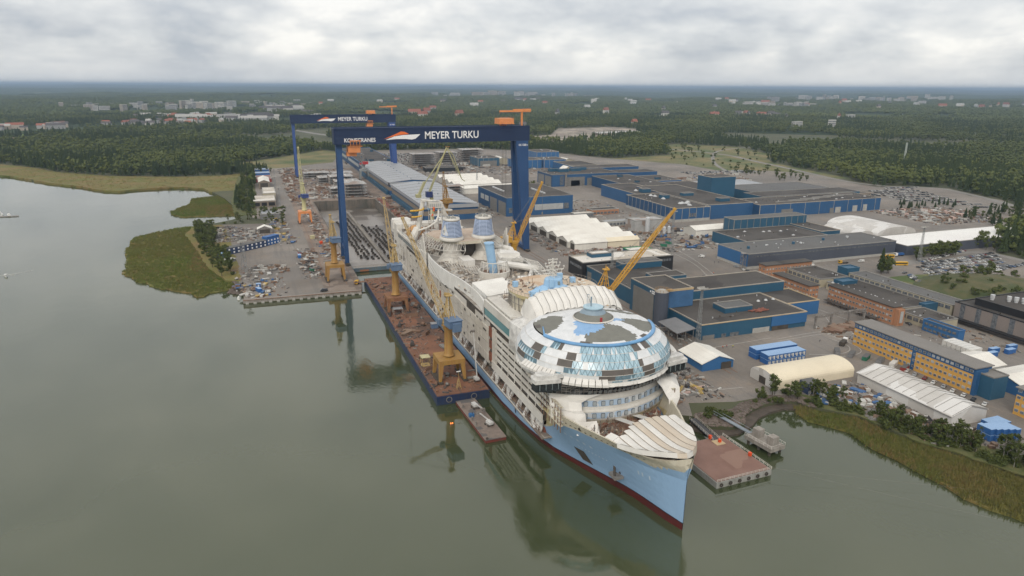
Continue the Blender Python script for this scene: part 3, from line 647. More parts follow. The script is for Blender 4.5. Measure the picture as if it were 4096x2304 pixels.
for sg in (-1,1):
    for _ in range(46):
        s=rnd.uniform(128,306); z=rnd.choice([15.4,19.6,20.8,25,29,31.9]); mb.box(sg*24.72,s,z,sg*24.82,s+rnd.uniform(.6,3.2),z+rnd.uniform(.6,1.7),rnd.choice([0,0,1]))
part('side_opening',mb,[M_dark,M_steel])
# window band aft, teal glass band forward
mb=MB()
for sg in (-1,1): mb.box(sg*24.3,99,37.4,sg*24.95,132.5,41,0)
part('teal_glazing',mb,[M_teal])
mb=MB()
for sg in (-1,1):
    for s0,s1 in ((262,281),(283,300),(302,318),(320,334)): mb.box(sg*24.3,s0,34.9,sg*24.9,s1,37.9,0)
part('aft_glazing',mb,[M_ggl])
mb=MB()
for sg in (-1,1):
    mb.box(sg*24.0,99,41,sg*25.1,133,44.8,0); mb.box(sg*24.0,99,36,sg*24.9,133,37.3,0)
    mb.box(sg*23.9,236,37.9,sg*25.1,338,39.1,0); mb.box(sg*23.9,236,34.2,sg*24.8,338,34.9,0); mb.box(sg*23.6,236,39.1,sg*23.9,330,40.2,1)
    mb.box(sg*24.9,338,34.5,sg*12,360,43,0)
mb.box(-22,350,36,22,364,39,0); mb.box(-14,345,39,14,356,41.5,0)
part('stern_block',mb,[M_white,M_glass2:=mat('clear_screen',(.55,.56,.54),rough=.2)])
# pleated sheet wall
def pleats(mb,pts,z0,z1,step=2.2,amp=.28,m=0,slant=0):
    V=[Vector((x,y,0)) for x,y in smooth(pts,2)]; q=[];acc=0
    for a,b in zip(V,V[1:]):
        d=(b-a); n=max(1,int(d.length/ (step/2)))
        for i in range(n): q.append(a+d*i/n)
    q.append(V[-1])
    Z=[]
    for i,p in enumerate(q):
        d=(q[min(i+1,len(q)-1)]-q[max(i-1,0)]).normalized(); n=Vector((d.y,-d.x,0))*(amp if i%2 else 0)
        Z.append((p+n, z0+rnd.uniform(-.35,.35), z1+rnd.uniform(-.08,.08),n))
    for (a,l0,h0,_),(b,l1,h1,_) in zip(Z,Z[1:]):
        i0=Vector((0,0,0)); mb.quad((a.x,a.y,l0),(b.x,b.y,l1),(b.x+slant,b.y,h1),(a.x+slant,a.y,h0),m)
        mb.quad((a.x+slant,a.y,h0),(b.x+slant,b.y,h1),(b.x+slant+.9*(1 if b.x<0 else -1),b.y,h1-.1),(a.x+slant+.9*(1 if a.x<0 else -1),a.y,h0-.1),m)
WALLP=[(-24.5,246),(-26.3,232),(-26.6,214),(-25,194),(-23,183),(-22,170),(-21.9,152),(-23,141),(-24.9,133)]
mb=MB(); pleats(mb,WALLP,33.5,42.2); pleats(mb,[(-x,y) for x,y in WALLP],33.5,42.2); part('sheeted_wall',mb,[mat('wall_sheeting',(.74,.73,.70),(.62,.61,.58),scale=.12,rough=.5,bump=.35,bscale=.7,stripe=2.3,sdir=1)],label='long curved wall of pleated white sheeting')
# upper decks
mb=MB(); mb.prism([(-24,350),(-24.5,246),(-26,232),(-26.3,214),(-24.6,194),(-22.6,183),(-21.6,170),(-21.5,152),(-24,133),(-24,99),(24,99),(24,133),(21.5,152),(21.6,170),(22.6,183),(24.6,194),(26.3,214),(26,232),(24.5,246),(24,350)],36,38,0); part('pool_deck',mb,[M_deckg])
# clutter of steel, pallets and pipes all over the open decks
def clutter(mb,x0,x1,y0,y1,z,n,mats,big=2.2,hi=1.2):
    for _ in range(n):
        x,y=rnd.uniform(x0,x1),rnd.uniform(y0,y1); k=rnd.random()
        if 0<y<60 and 15<z<22 and abs(x)>hb(y,18)-2.6: continue
        if k<.6: mb.cbox(x,y,z,rnd.uniform(.4,big),rnd.uniform(.4,big),rnd.uniform(.2,hi),rnd.randrange(mats),rnd.uniform(0,3))
        elif k<.85: a=rnd.uniform(0,3.1); l=rnd.uniform(1,4); mb.tube((x,y,z+.3),(x+l*math.cos(a),y+l*math.sin(a),z+rnd.uniform(.2,1.2)),.14,rnd.randrange(mats))
        else: mb.tube((x,y,z),(x,y,z+rnd.uniform(1.5,4)),.1,rnd.randrange(mats))
mb=MB(); clutter(mb,-23,-8,155,235,38,330,5,2.4); clutter(mb,-21,22,255,345,38,620,5,3,2); clutter(mb,5,23,150,250,38,260,5); clutter(mb,-20,20,100,150,38,330,5,3,2.6)
o=part('building_materials',mb,[M_deckg,M_white,M_steel,M_dbr:=mat('weathered_brown',(.22,.17,.13),(.3,.25,.2),scale=.3,rough=.8),M_tarpb],label='loose building materials all over the open decks'); o['kind']='stuff'
mb=MB()
for k in range(34):
    x,y=rnd.uniform(-21,2),rnd.uniform(262,338); mb.tube((x,y,38),(x,y,38+rnd.uniform(5,10)),.22,0)
for k in range(10): x,y=rnd.uniform(-20,-4),rnd.uniform(265,330); mb.tube((x,y,42),(x+rnd.uniform(3,8),y+rnd.uniform(-3,3),42),.18,0); 
mb.box(-6,285,38,-4.6,286.4,52,0); mb.box(-10,284,44,2,286,45,0); mb.box(-10,284,38,-9,285,45,0); mb.box(1,284,38,2,285,45,0)
part('steel_post',mb,[mat('post_brown',(.22,.13,.10),rough=.7)],label='brown steel posts on the aft deck')
mb=MB()
for (x,y,w,l,h) in ((-19,352,14,9,45),(12,345,15,14,42.5),(14,300,12,20,41.5),(13,322,14,12,42),(-10,330,9,12,41.5),(18,270,8,14,41),(-5,312,12,9,41)):
    blob(mb,(x,y,38),1,rnd,1,.0,ICO1); mb.prism([(x-w/2,y-l/2),(x+w/2,y-l/2+1),(x+w/2-1,y+l/2),(x-w/2+1,y+l/2-1)],38,h,0)
part('aft_deckhouse',mb,[M_tarp])
# funnel platform and towers
mb=MB(); FS=[(-21,262),(-19,246),(-14,236),(-6,231),(6,231),(14,236),(20,246),(24,262),(16,270),(-14,270)]
mb.prism(FS,49.2,51,1,top=0); mb.prism([(-8,240),(8,240),(8,262),(-8,262)],38,49.2,2)
part('funnel_platform',mb,[mat('platform_brown',(.40,.30,.23),(.50,.42,.34),scale=.2,rough=.8),M_cream,M_dark])
for sg in (-1,1):
    mb=MB(); mb.lathe(sg*10.5,240,[(5.4,38),(5.4,49.2)],24); mb.lathe(sg*10.5,240,[(9.5,38.2),(7.5,40),(5.6,43)],20,0,PI,2*PI)
    part('funnel_tower',mb,[M_white],smooth=False)
    x=sg*10.3; y=240
    mb=MB(); mb.lathe(x,y,[(7.3,51),(7.5,51.4),(7.2,52.6),(6.2,53.2)],36,0,sy=1.15); f=part('funnel',mb,[M_white],smooth=True,label='white collared funnel clad in blue louvres')
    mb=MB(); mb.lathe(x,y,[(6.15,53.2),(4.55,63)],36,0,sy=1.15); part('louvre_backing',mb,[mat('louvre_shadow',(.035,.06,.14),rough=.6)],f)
    mb=MB()
    for k in range(12):
        z=53.5+k*.79; r=6.55-(z-53.2)*.165; mb.lathe(x,y,[(r-.1,z),(r+.14,z+.02),(r+.06,z+.42),(r-.2,z+.44)],36,0,sy=1.15)
    for k in range(8): a=2*PI*k/8; c,n=math.cos(a),math.sin(a)*1.15; mb.tube((x+6.4*c,y+6.4*n,53.2),(x+4.85*c,y+4.85*n,63),.12,0)
    part('louvre',mb,[mat('louvre_blue',(.50,.60,.80),rough=.5)],f)
    mb=MB(); mb.lathe(x,y,[(4.8,62.9),(5.2,63.3),(5.1,64.3),(4.3,64.6),(4.2,63.7),(0,63.6)],32,0,sy=1.15); part('funnel_rim',mb,[M_white],f,smooth=True)
    mb=MB()
    for k in range(7): a=k*.9; mb.cyl(x+2.4*math.cos(a),y+2.6*math.sin(a),63.6,65.2+.3*(k%2),.6,.6,8,0)
    for k in range(14): a=2*PI*k/14; mb.tube((x+4.8*math.cos(a),y+5.5*math.sin(a),64.4),(x+4.8*math.cos(a),y+5.5*math.sin(a),65.8),.06,0)
    mb.path([(x+4.8*math.cos(a),y+5.5*math.sin(a),65.8) for a in [2*PI*k/14 for k in range(15)]],.07,0,4)
    part('exhaust_pipe',mb,[mat('bright_steel',(.5,.5,.48),rough=.35,metal=.4)],f)
    mb=MB() # white leaf emblem on the outboard shoulder
    pts=[(0,61.2),(-.9,59.6),(-1.7,57.8),(-2.6,56.3),(-2.2,55.2),(0,54.6),(2.4,54.5),(2.9,55.0),(2.2,56.4),(1.2,58.4)]
    def onf(u,z): 
        r=6.75-(z-53.2)*.165; a=(PI+R(28) if sg<0 else -R(28))+u/r; return (x+r*math.cos(a),y+r*1.15*math.sin(a),z)
    mb.add([onf(0,57)]+[onf(u,z) for u,z in pts],[(0,i+1,(i+1)%len(pts)+1) for i in range(len(pts))],0); e=part('funnel_emblem',mb,[M_white],f)
    mb=MB(); 
    def onf2(u,z): p=onf(u,z); return (p[0]+(p[0]-x)*.02,p[1]+(p[1]-y)*.02,z)
    for z in (56.4,57.1): mb.quad(onf2(-1.2,z),onf2(.2,z-.1),onf2(.5,z+.12),onf2(-1.0,z+.3))
    part('emblem_mark',mb,[M_navy],e)
# open white lattice canopies
def truss(mb,P,Q,n,r=.16):
    P=[Vector(p) for p in P]; Q=[Vector(p) for p in Q]
    def at(L,t): 
        t*=len(L)-1; i=min(int(t),len(L)-2); return L[i].lerp(L[i+1],t-i)
    a=[at(P,i/n) for i in range(n+1)]; b=[at(Q,i/n) for i in range(n+1)]
    for i in range(n): mb.tube(a[i],a[i+1],r,0); mb.tube(b[i],b[i+1],r,0); mb.tube(a[i],b[i],r*.8,0); mb.tube(a[i],b[i+1],r*.6,0,3)
    mb.tube(a[n],b[n],r*.8,0)
mb=MB()
for sg in (-1,1):
    truss(mb,[(sg*21,266,50),(sg*19.5,250,50.5),(sg*15,238,50.5),(sg*5,230,50.5)],[(sg*27,262,46),(sg*26,246,46.5),(sg*20,232,46.5),(sg*6,225,46.5)],17,.2)
    truss(mb,[(sg*27,262,46),(sg*26,246,46.5),(sg*20,232,46.5),(sg*6,225,46.5)],[(sg*27,262,42),(sg*26,248,42),(sg*21,236,42),(sg*7,229,42)],12,.15)
    truss(mb,[(sg*20,222,41),(sg*15,214,42),(sg*10,208,42),(sg*5,205,42)],[(sg*19,214,38.5),(sg*14,207,38.5),(sg*9,201,38.5),(sg*4,199,39)],12,.16)
    truss(mb,[(sg*20,222,43),(sg*15,214,44),(sg*10,208,44)],[(sg*20,222,41),(sg*15,214,42),(sg*10,208,42)],9,.14)
truss(mb,[(24,210,40),(25,200,44),(25.5,188,46),(24.5,176,45),(23,166,41)],[(17,208,43),(18,199,47),(18,188,48.5),(17,176,47.5),(16,166,43)],16,.18)
truss(mb,[(24,210,38),(25,200,41),(25.5,188,43),(24.5,176,42),(23,166,39)],[(24,210,40),(25,200,44),(25.5,188,46),(24.5,176,45),(23,166,41)],14,.14)
part('lattice_canopy',mb,[M_white],label='curved open white steel lattice canopies')
# white spiky screens, port and starboard
for sg in (-1,1):
    mb=MB(); x=sg*27
    for (dy,z0,z1,w) in ((-3.5,42,50,1.6),(-1.2,43,54.5,1.7),(1.3,43,52,1.6),(3.6,42,49.5,1.5)): mb.add([(x,247+dy-w,z0),(x,247+dy+w,z0),(x+.5*sg,247+dy+.8,z1),(x+.5*sg,247+dy-.8,z1),(x+.7,247+dy-w,z0),(x+.7,247+dy+w,z0),(x+.5*sg+.7,247+dy+.8,z1),(x+.5*sg+.7,247+dy-.8,z1)],[(0,1,2,3),(7,6,5,4),(3,2,6,7),(0,3,7,4),(1,5,6,2)])
    mb.box(x-.6,242,33,x+.9,252,43.4); mb.box(x-.9,243.5,28,x+.2,249,33); part('coral_screen',mb,[M_white],label='white screen with jagged upright fingers')
# blue tube tower on its white drum
mb=MB(); mb.lathe(2,196,[(9,36.5),(9.2,41.2),(8.3,41.3),(8.3,38.5)],36); part('drum_house',mb,[M_white],smooth=False)
mb=MB(); mb.lathe(2,196,[(8.2,39.5),(0,39.5)],24); 
for k in range(14): a=k*.45; mb.cbox(2+5*math.cos(a),196+5*math.sin(a),39.5,1.3,1.3,.8,0,a)
part('drum_floor',mb,[M_rust])
mb=MB(); mb.tube((1.9,196.5,39.5),(-.6,197,57),2.45,0,20,2.6); mb.lathe(-.6,197,[(2.9,56.3),(2.9,57.1),(0,57.15)],20); part('blue_column',mb,[M_lblue],label='tall light blue tube amidships')
mb=MB()
for k in range(9):
    a=R(180+k*22); c,n=math.cos(a),math.sin(a); mb.tube((2+9.2*c,196+9.2*n,36),(2+7.4*c,196+7.4*n,46.6),.24,0,6)
    b=R(180+(k+.5)*22); mb.tube((2+9.2*c,196+9.2*n,41),(2+7.8*math.cos(b),196+7.8*math.sin(b),45),.14,0)
mb.path([(2+7.4*math.cos(R(180+k*22)),196+7.4*math.sin(R(180+k*22)),46.6) for k in range(9)],.3,0,6)
part('drum_frame',mb,[M_white])
# white covered tubes and slides amidships
mb=MB()
for pts,r in (([(8,206,42),(17,197,42),(27,188,41.5)],1.9),([(20,246,43),(27,236,42.5),(34-9,226,41.5)],2.0),([(12,172,40),(18,180,40),(23,190,40)],1.4)): mb.path(pts,r,0,10)
part('covered_slide',mb,[M_tarp],smooth=False)
mb=MB()
mb.prism([(11,212),(24,206),(25,218),(14,226)],38,44,0); mb.prism([(12,214),(23,209),(23,216),(15,222)],44,46.5,0); mb.prism([(13,228),(23,224),(25,240),(14,240)],38,42.5,0)
mb.prism([(-9,219),(-2,219),(-2,232),(-9,232)],38,42,0); mb.prism([(3,150),(22,150),(22,172),(4,168)],38,41.2,0)
part('wrapped_deckhouse',mb,[M_tarp])
mb=MB(); mb.lathe(17,168,[(5,38),(5.1,42),(0,42.1)],24,0); part('striped_kiosk',mb,[mat('kiosk_paint',(.66,.64,.58),(.45,.5,.12),scale=.3,rough=.5)],smooth=False)
mb=MB(); mb.lathe(17,168,[(5.15,38.8),(5.15,40.2)],18,0,PI*1.02,PI*1.5); part('kiosk_stripe',mb,[mat('kiosk_green',(.45,.52,.10),(.30,.45,.22),scale=.4,rough=.5)])
mb=MB()
for sg in (-1,1):
    for k in range(11): y=141+k*2.2; mb.add([(sg*21,y,43.4),(sg*21,y+2.15,43.4),(sg*4,y+2.15,44.6),(sg*4,y,44.6),(sg*21,y+1.1,44.4),(sg*4,y+1.1,45.6)],[(0,4,5,3),(4,1,2,5),(0,1,4),(3,5,2)]); 
    mb.box(sg*21,141,38,sg*20.6,165,43.5); mb.box(sg*21,141,38,sg*4,141.4,43.6)
part('pleated_cover',mb,[MATS['wall_sheeting']],label='low pleated white covers across the ship')
# waterslide tower aft
mb=MB(); mb.tube((-16.6,303,46),(-12.6,303,66),1.9,0,10,1.5); mb.box(-14.2,301,65,-10.6,305,66.6,0); mb.tube((-11,303,65.5),(-1,303,64.2),.9,0,8); mb.box(-9.5,300,60.4,.5,306,64.4,0); mb.tube((-9.8,302,59.8),(0,302,59.2),.7,1,6)
mb.tube((.5,303,62),(2,302,56.5),1.4,0,10); mb.tube((2,302,56.5),(7,298,46),1.5,0,10); mb.tube((-17,303,46),(-22,300,39),3.0,0,10); mb.path([(5+2.5*math.cos(a),302+2.5*math.sin(a),58.2) for a in [k*.5 for k in range(14)]],.5,0,6)
for x in (-8,-1,2): 
    for y in (299,307): mb.tube((x,y,38),(x,y,60.4),.3,0)
for z in (44,50,55): mb.box(-8,299,z,2,307,z+.2,0)
mb.path([(-2,302,60),(-3,299,55),(-6,296,51),(-12,295,48),(-18,297,46)],.7,0,8)
part('slide_tower',mb,[M_white,M_lblue])
mb=MB()
for k in range(5): mb.cbox(-7+1.3*k,302,64.4,1.0,1.6,.5+.3*(k%2),0)
for k in range(6): mb.box(-8.8+k*1.45,299.9,61.2,-7.8+k*1.45,300.0,63.4,0)
part('tower_railing',mb,[mat('pale_grey_paint',(.42,.42,.41),rough=.6)])
mb=MB(); mb.path([(-17.5+4.6*math.cos(a),301+3.4*math.sin(a),58+ .38*a) for a in [PI*.2+k*.42 for k in range(15)]],.62,0,8); mb.path([(-17+4.3*math.cos(a),301+3*math.sin(a),54.2+.5*(a-2)) for a in [2+k*.4 for k in range(9)]],.62,0,8); part('yellow_slide',mb,[M_yel],smooth=True)
mb=MB(); mb.path([(-6,300,61),(-6,299,59.3),(-6.6,299,58.5)],.7,0,8); mb.path([(-6.8,299,56.5),(-7.8,299,55)],.6,0,8); part('orange_slide',mb,[M_orn],smooth=True)
mb=MB(); mb.lathe(-14,322,[(7,38),(6.6,42),(3,44.5),(0,45)],16); part('orange_tank',mb,[mat('ochre_tank',(.55,.30,.10),(.40,.2,.08),scale=.4,rough=.6)])
# ---------------------------------------------------------------- forward half: sun deck, tent, glass dome, bridge, bow
mb=MB(); mb.lathe(2,114,[(19.2,42),(19.2,51.6),(20.6,52),(20.9,53.6)],40,1); mb.lathe(2,114,[(20.9,53.6),(0,53.9)],40,0); part('sun_deck',mb,[M_sun,M_cream])
mb=MB()
for k in range(60): a=2*PI*k/60; c,n=math.cos(a),math.sin(a); mb.tube((2+20.7*c,114+20.7*n,53.6),(2+20.7*c,114+20.7*n,55),.07,0); 
mb.path([(2+20.7*math.cos(2*PI*k/60),114+20.7*math.sin(2*PI*k/60),55) for k in range(61)],.09,0,4)
for k in range(40): a=2*PI*k/40; c,n=math.cos(a),math.sin(a); mb.tube((2+19.5*c,114+19.5*n,38),(2+20.3*c,114+20.3*n,52),.2,0)
for z in (41.5,45,48.5): mb.path([(2+20*math.cos(2*PI*k/40),114+20*math.sin(2*PI*k/40),z) for k in range(41)],.14,0,4)
part('deck_railing',mb,[M_steel])
mb=MB(); mb.box(-23.5,101,44.6,-17,133,45.4,0); 
for k in range(9): mb.box(-23.6,101+k*3.9,38,-23.1,101.6+k*3.9,45,0)
mb.box(-23.5,132,38,-17,133,45,0); mb.box(-17.4,101,38,-17,133,42,0)
part('open_frame',mb,[M_white])
mb=MB(); clutter(mb,-16,-5,100,131,53.8,60,4,1.8,.7); clutter(mb,6,19,104,128,53.8,46,4,1.6,.7); clutter(mb,-17,-8,106,138,44,40,4,3,.8); o=part('loose_timber',mb,[M_tarpb,M_white,M_rust,M_steel]); o['kind']='stuff'
mb=MB(); mb.lathe(0,109,[(9.5,53.9),(6.5,55.1),(4.6,56.0),(4.2,58.8),(3.6,59.4),(0,59.5)],24,0,sx=1.0,sy=.75); mb.add([(-5,106,54.2),(-13.5,104,54.2),(-13.2,106.6,54.6),(-5,109,56)],[(0,3,2,1)],0)
mb.box(-3.6,104.6,56,-1.6,106,59.6); part('mast_house',mb,[M_lblue],smooth=False,label='light blue mast house')
mb=MB(); 
for (x,y) in ((-14.5,119),(13.5,117),(-13,101.5),(11,126)): mb.cbox(x,y,53.8,2.2,2.2,2.4,0)
part('vent_housing',mb,[M_lblue])
mb=MB(); mb.cbox(1.3,105.7,56.6,1.1,.3,1.6,1); mb.tube((0,110,59),(0,110,68),.35,0,6)
for z,w in ((61,9),(62.6,11),(64.4,7),(66,4)):
    mb.box(-w/2,109.8,z,w/2,110.3,z+.3,0); mb.box(-.3,110-w/3,z,.3,110+w/3,z+.3,0)
    for k in range(5): x=-w/2+k*w/4; mb.tube((x,110,z),(x,110,z+1.4),.1,0); mb.cbox(x,110,z+1.2,.6,.5,.5,0)
for a in range(4): mb.tube((2.2*math.cos(a*1.57),110+2.2*math.sin(a*1.57),59.3),(.3*math.cos(a*1.57),110+.3*math.sin(a*1.57),66),.16,0)
part('radar_mast',mb,[M_white,M_ggl])
# pleated tent between sun deck and dome
def tent():
    mb=MB(); n=13; x0,x1=-16.5,24.5
    for k in range(n):
        a,b=x0+(x1-x0)*k/n,x0+(x1-x0)*(k+1)/n; 
        def prof(x):
            u=(x-4)/21; zr=57.6-2.6*u*u-max(0,abs(u)-.75)*9; return [(106,53.2-2*u*u-max(0,abs(u)-.8)*20),(101,zr-.8),(97,zr),(90,53.8-2.2*u*u-max(0,abs(u)-.8)*12),(88.2,51-1.5*u*u-max(0,abs(u)-.8)*14)]
        A,B,Mx=prof(a),prof(b),prof((a+b)/2); xm=(a+b)/2
        for i in range(4):
            mb.quad((a,A[i][0],A[i][1]),(xm,Mx[i][0],Mx[i][1]+.38),(xm,Mx[i+1][0],Mx[i+1][1]+.38),(a,A[i+1][0],A[i+1][1]),0)
            mb.quad((xm,Mx[i][0],Mx[i][1]+.38),(b,B[i][0],B[i][1]),(b,B[i+1][0],B[i+1][1]),(xm,Mx[i+1][0],Mx[i+1][1]+.38),0)
        # scalloped hem
        hm=[(a,A[4][0],A[4][1]),(b,B[4][0],B[4][1]),(b-.4,B[4][0]+.3,B[4][1]-.9),(xm,Mx[4][0]-.3,Mx[4][1]-2.3),(a+.4,A[4][0]+.3,A[4][1]-.9)]
        mb.add(hm,[(0,4,3,2,1)],0)
    # end skirt down to the deck on both sides
    for sx,x in ((-1,x0),(1,x1)):
        u=(x-4)/21; P=[(106,51.0-2),(101,55),(97,55.2),(90,51.4),(88.2,49)]
        q=[(x+sx*1.2,104,46),(x+sx*1.8,99,45.5),(x+sx*1.8,94,45.5),(x+sx*1.4,90,45.5),(x+sx*.8,88,45.5)]
        from itertools import pairwise
        T=[(x,y,z-2.6*u*u+1.0) for y,z in P]
        for (a,b),(c,d) in zip(pairwise(T),pairwise(q)): mb.quad(a,b,d,c,0)
    return mb
part('pleated_tent',tent(),[M_tarp],label='big pleated white tent behind the glass dome')
mb=MB()
for k in range(14):
    x=-16.5+41*k/13; u=(x-4)/21; zr=57.6-2.6*u*u-max(0,abs(u)-.75)*9; mb.path([(x,106,53.25-2*u*u-max(0,abs(u)-.8)*20),(x,101,zr-.75),(x,97,zr+.05),(x,90,53.85-2.2*u*u-max(0,abs(u)-.8)*12),(x,88.2,51-1.5*u*u-max(0,abs(u)-.8)*14)],.13,0,4)
part('tent_seam',mb,[mat('seam_grey',(.30,.29,.27),rough=.8)])
mb=MB(); mb.add([(-24.8,99,44.5),(-18,104,45),(-14,93,45.5),(-23.5,86,44.5),(-19,95,47)],[(0,1,4),(1,2,4),(2,3,4),(3,0,4)],0)
mb.add([(-24.8,99,44.5),(-23.5,86,44.5),(-25.6,97,38),(-25.8,88,37),(-25.2,92,41),(-25.4,98.5,33.5),(-25.0,90,33)],[(0,4,1),(0,2,4),(4,3,1),(2,3,4),(2,5,3),(3,5,6)],0)
for sg in (1,):
    mb.add([(24.8,99,44.5),(18,104,45),(14,93,45.5),(23.5,86,44.5),(19,95,47)],[(0,4,1),(1,4,2),(2,4,3),(3,4,0)],0)
part('corner_wrap',mb,[M_wrap],label='crumpled plastic sheeting at the dome shoulder')
# glass dome
M_olive=mat('dome_grey_felt',(.20,.20,.175),(.165,.165,.145),scale=.3,rough=.8)
M_dbrown=mat('dome_brown_panel',(.13,.115,.105),(.10,.09,.08),scale=.3,rough=.7)
M_film=mat('dome_white_film',(.72,.73,.74),(.58,.60,.61),scale=.35,rough=.4,bump=.3,bscale=.8)
M_dblue=mat('dome_blue_film',(.21,.37,.60),(.26,.43,.66),scale=.5,rough=.4)
M_g1=mat('dome_glass_pale',(.42,.58,.66),(.33,.49,.58),scale=.5,rough=.26,spec=.8)
M_g2=mat('dome_glass_mid',(.26,.41,.49),(.33,.47,.54),scale=.5,rough=.26,spec=.8)
M_g3=mat('dome_glass_deep',(.10,.18,.24),(.14,.24,.28),scale=.5,rough=.26,spec=.8)
DM=[M_film,M_olive,M_dbrown,M_dblue,M_g1,M_g2,M_g3]; CX,CY=1.0,71
def dome():
    mb=MB(); rg=random.Random(21)
    # cap: polar cells, patched with felt, white and blue film as laid so far
    rr=np.linspace(24.0,8.0,15); n=150
    zc=lambda r: 49.3+ (24-r)*.20-max(0,(14-r))*.03
    FELT=[[(-12,52),(-5,50.5),(5,48),(8,49),(10,53),(7,60),(3,62.5),(-3,63),(-6,60),(-10,57)],[(-21,66),(-24,70),(-24,76),(-20,82),(-12,84),(-9,78),(-12,72),(-17,68)],[(9,66),(14,68),(20,68),(24,66),(24,60),(21,57),(17,55),(14,56),(13,60)],[(4,81),(10,84),(20,82),(24,76),(20,75),(12,78)]]
    BLUE=[[(-9,64),(-4,58),(0,60),(2,64.5),(12,65),(12,67),(5,68),(-4,70),(-9,69.5)],[(-13,59),(-8,57.5),(-4,58),(-8,65),(-12,62)]]
    for i in range(len(rr)-1):
        for k in range(n):
            a0,a1=2*PI*k/n,2*PI*(k+1)/n; am=(a0+a1)/2; rm=(rr[i]+rr[i+1])/2+rg.uniform(-.5,.5); px,py=CX+rm*math.cos(am+rg.uniform(-.02,.02)),CY+rm*math.sin(am)
            m=0
            if any(inpoly(px,py,P) for P in FELT): m=1
            if any(inpoly(px,py,P) for P in BLUE): m=3
            if i<2 and m==0 and rg.random()<.0: m=2
            if i<2 and (k//4)%7==3: m=2
            mb.add([(CX+r*math.cos(a),CY+r*math.sin(a),zc(r)) for r,a in ((rr[i],a0),(rr[i],a1),(rr[i+1],a1),(rr[i+1],a0))],[(0,1,2,3)],m)
    mb.lathe(CX,CY,[(8.2,zc(8)),(7.0,53.4),(5.0,54.6)],40,1)
    return mb
part('dome_cap',dome(),DM)
PROF=[(24.3,48.9),(27.4,47.0),(29.6,44.7),(31.0,42.3),(31.5,40.1),(31.3,38.1),(30.6,36.7)]
def skirt():
    mb=MB(); bars=MB(); rg=random.Random(5); n=96
    # which material sits where, by bearing from dead ahead (degrees, + to port = viewer's right)
    def mt(row,deg):
        g=rg.choice([4,4,5])
        T={0:[(-100,0),(-62,6),(-57,2),(-54,0),(-36,5),(6,2),(14,4),(18,2),(26,4),(31,0),(70,2),(78,0)],
           1:[(-100,0),(-80,2),(-70,0),(-48,2),(-38,5),(2,0),(20,4),(42,0),(58,0),(66,2),(71,0),(84,2)],
           2:[(-100,6),(-75,2),(-68,0),(-52,2),(-40,4),(-8,4),(6,0),(30,4),(60,4),(72,0),(90,0)],
           3:[(-100,2),(-84,6),(-70,0),(-46,6),(-38,4),(-22,2),(2,4),(10,2),(22,4),(52,2),(74,4)],
           4:[(-100,0),(-34,0),(-22,2),(-10,6),(4,5),(12,2),(22,5),(34,0),(52,2),(60,5),(66,0)],
           5:[(-100,0),(-14,5),(0,6),(8,0),(18,6),(20,0),(38,4),(42,0)]}[row]
        v=0
        for d,x in T:
            if deg>=d: v=x
        if deg<-100 or deg>100: v=0
        if v in (4,5) : v=rg.choice([4,4,5,v]) if rg.random()<.93 else 0
        elif v==0 and rg.random()<.08 and abs(deg)<80: v=rg.choice([5,2])
        return v
    for row in range(6):
        (r0,z0),(r1,z1)=PROF[row],PROF[row+1]; off=(row%2)*.5
        for k in range(n):
            a0=2*PI*(k+off)/n; a1=2*PI*(k+1+off)/n; am=(a0+a1)/2; deg=math.degrees(am)+90
            deg=(deg+180)%360-180
            P=lambda r,a,z:(CX+r*math.cos(a),CY+r*math.sin(a),z)
            A,B,C,D=P(r0,a0,z0),P(r0,a1,z0),P(r1,a1,z1),P(r1,a0,z1); am1=P(r1,am,z1)
            m=mt(row,deg)
            if m>=4:
                m1=m; m2=rg.choice([4,5,m]); mb.add([A,D,am1],[(0,1,2)],m2); mb.add([A,am1,B],[(0,1,2)],m1); mb.add([B,am1,C],[(0,1,2)],m2 if rg.random()<.8 else 0)
                bars.tube(A,am1,.1,0,3); bars.tube(B,am1,.1,0,3)
            else: mb.add([A,D,am1,C,B],[(0,1,2,3,4)],m)
        bars.path([(CX+(r1+.06)*math.cos(2*PI*k/n),CY+(r1+.06)*math.sin(2*PI*k/n),z1) for k in range(n+1)],.09,1,3)
    return mb,bars
s_,b_=skirt(); part('dome_glazing',s_,DM); part('glazing_bar',b_,[mat('bar_grey',(.14,.19,.24),rough=.4),M_white])
mb=MB(); mb.lathe(CX,CY,[(24.2,48.7),(24.8,48.9),(24.9,49.5),(24.2,49.9),(23.4,49.7)],96,0,R(-168),R(-8)); mb.tube((CX-23.7,CY-5,49.6),(CX-21.5,CY+1.5,50.2),.35,0)
part('blue_ring',mb,[mat('ring_blue',(.17,.38,.66),rough=.35)],label='bright blue ring round the dome',smooth=True)
HZ=-2.6; mb=MB(); mb.lathe(CX,CY,[(8.0,54.8+HZ),(8.4,55.1+HZ),(8.0,55.5+HZ)],48,1); mb.lathe(CX,CY+.5,[(6.6,55.2+HZ),(5.0,57.4+HZ),(3.9,58.4+HZ),(3.9,59.2+HZ)],32,0); mb.lathe(CX,CY+.5,[(4.1,59.1+HZ),(4.1,59.5+HZ),(0,59.7+HZ)],32,2)
mb.tube((CX-1,CY+.5,57),(CX-1,CY+.5,61),.35,0,8); mb.tube((CX-2,CY+.5,57),(CX-2,CY+.5,62.2),.08,0); mb.tube((CX-2.8,CY+.5,57),(CX-2.8,CY+.5,62.2),.08,0); mb.box(CX-2.8,CY+.4,62,CX-2,CY+.6,62.2,0); mb.cbox(CX-.5,CY-7.6,52.8,.9,.4,1.8,3)
part('dome_hub',mb,[mat('hub_grey',(.20,.27,.33),(.26,.33,.38),scale=.5,rough=.4),M_white,M_g1,mat('hub_red',(.45,.05,.05),rough=.5)],smooth=False)
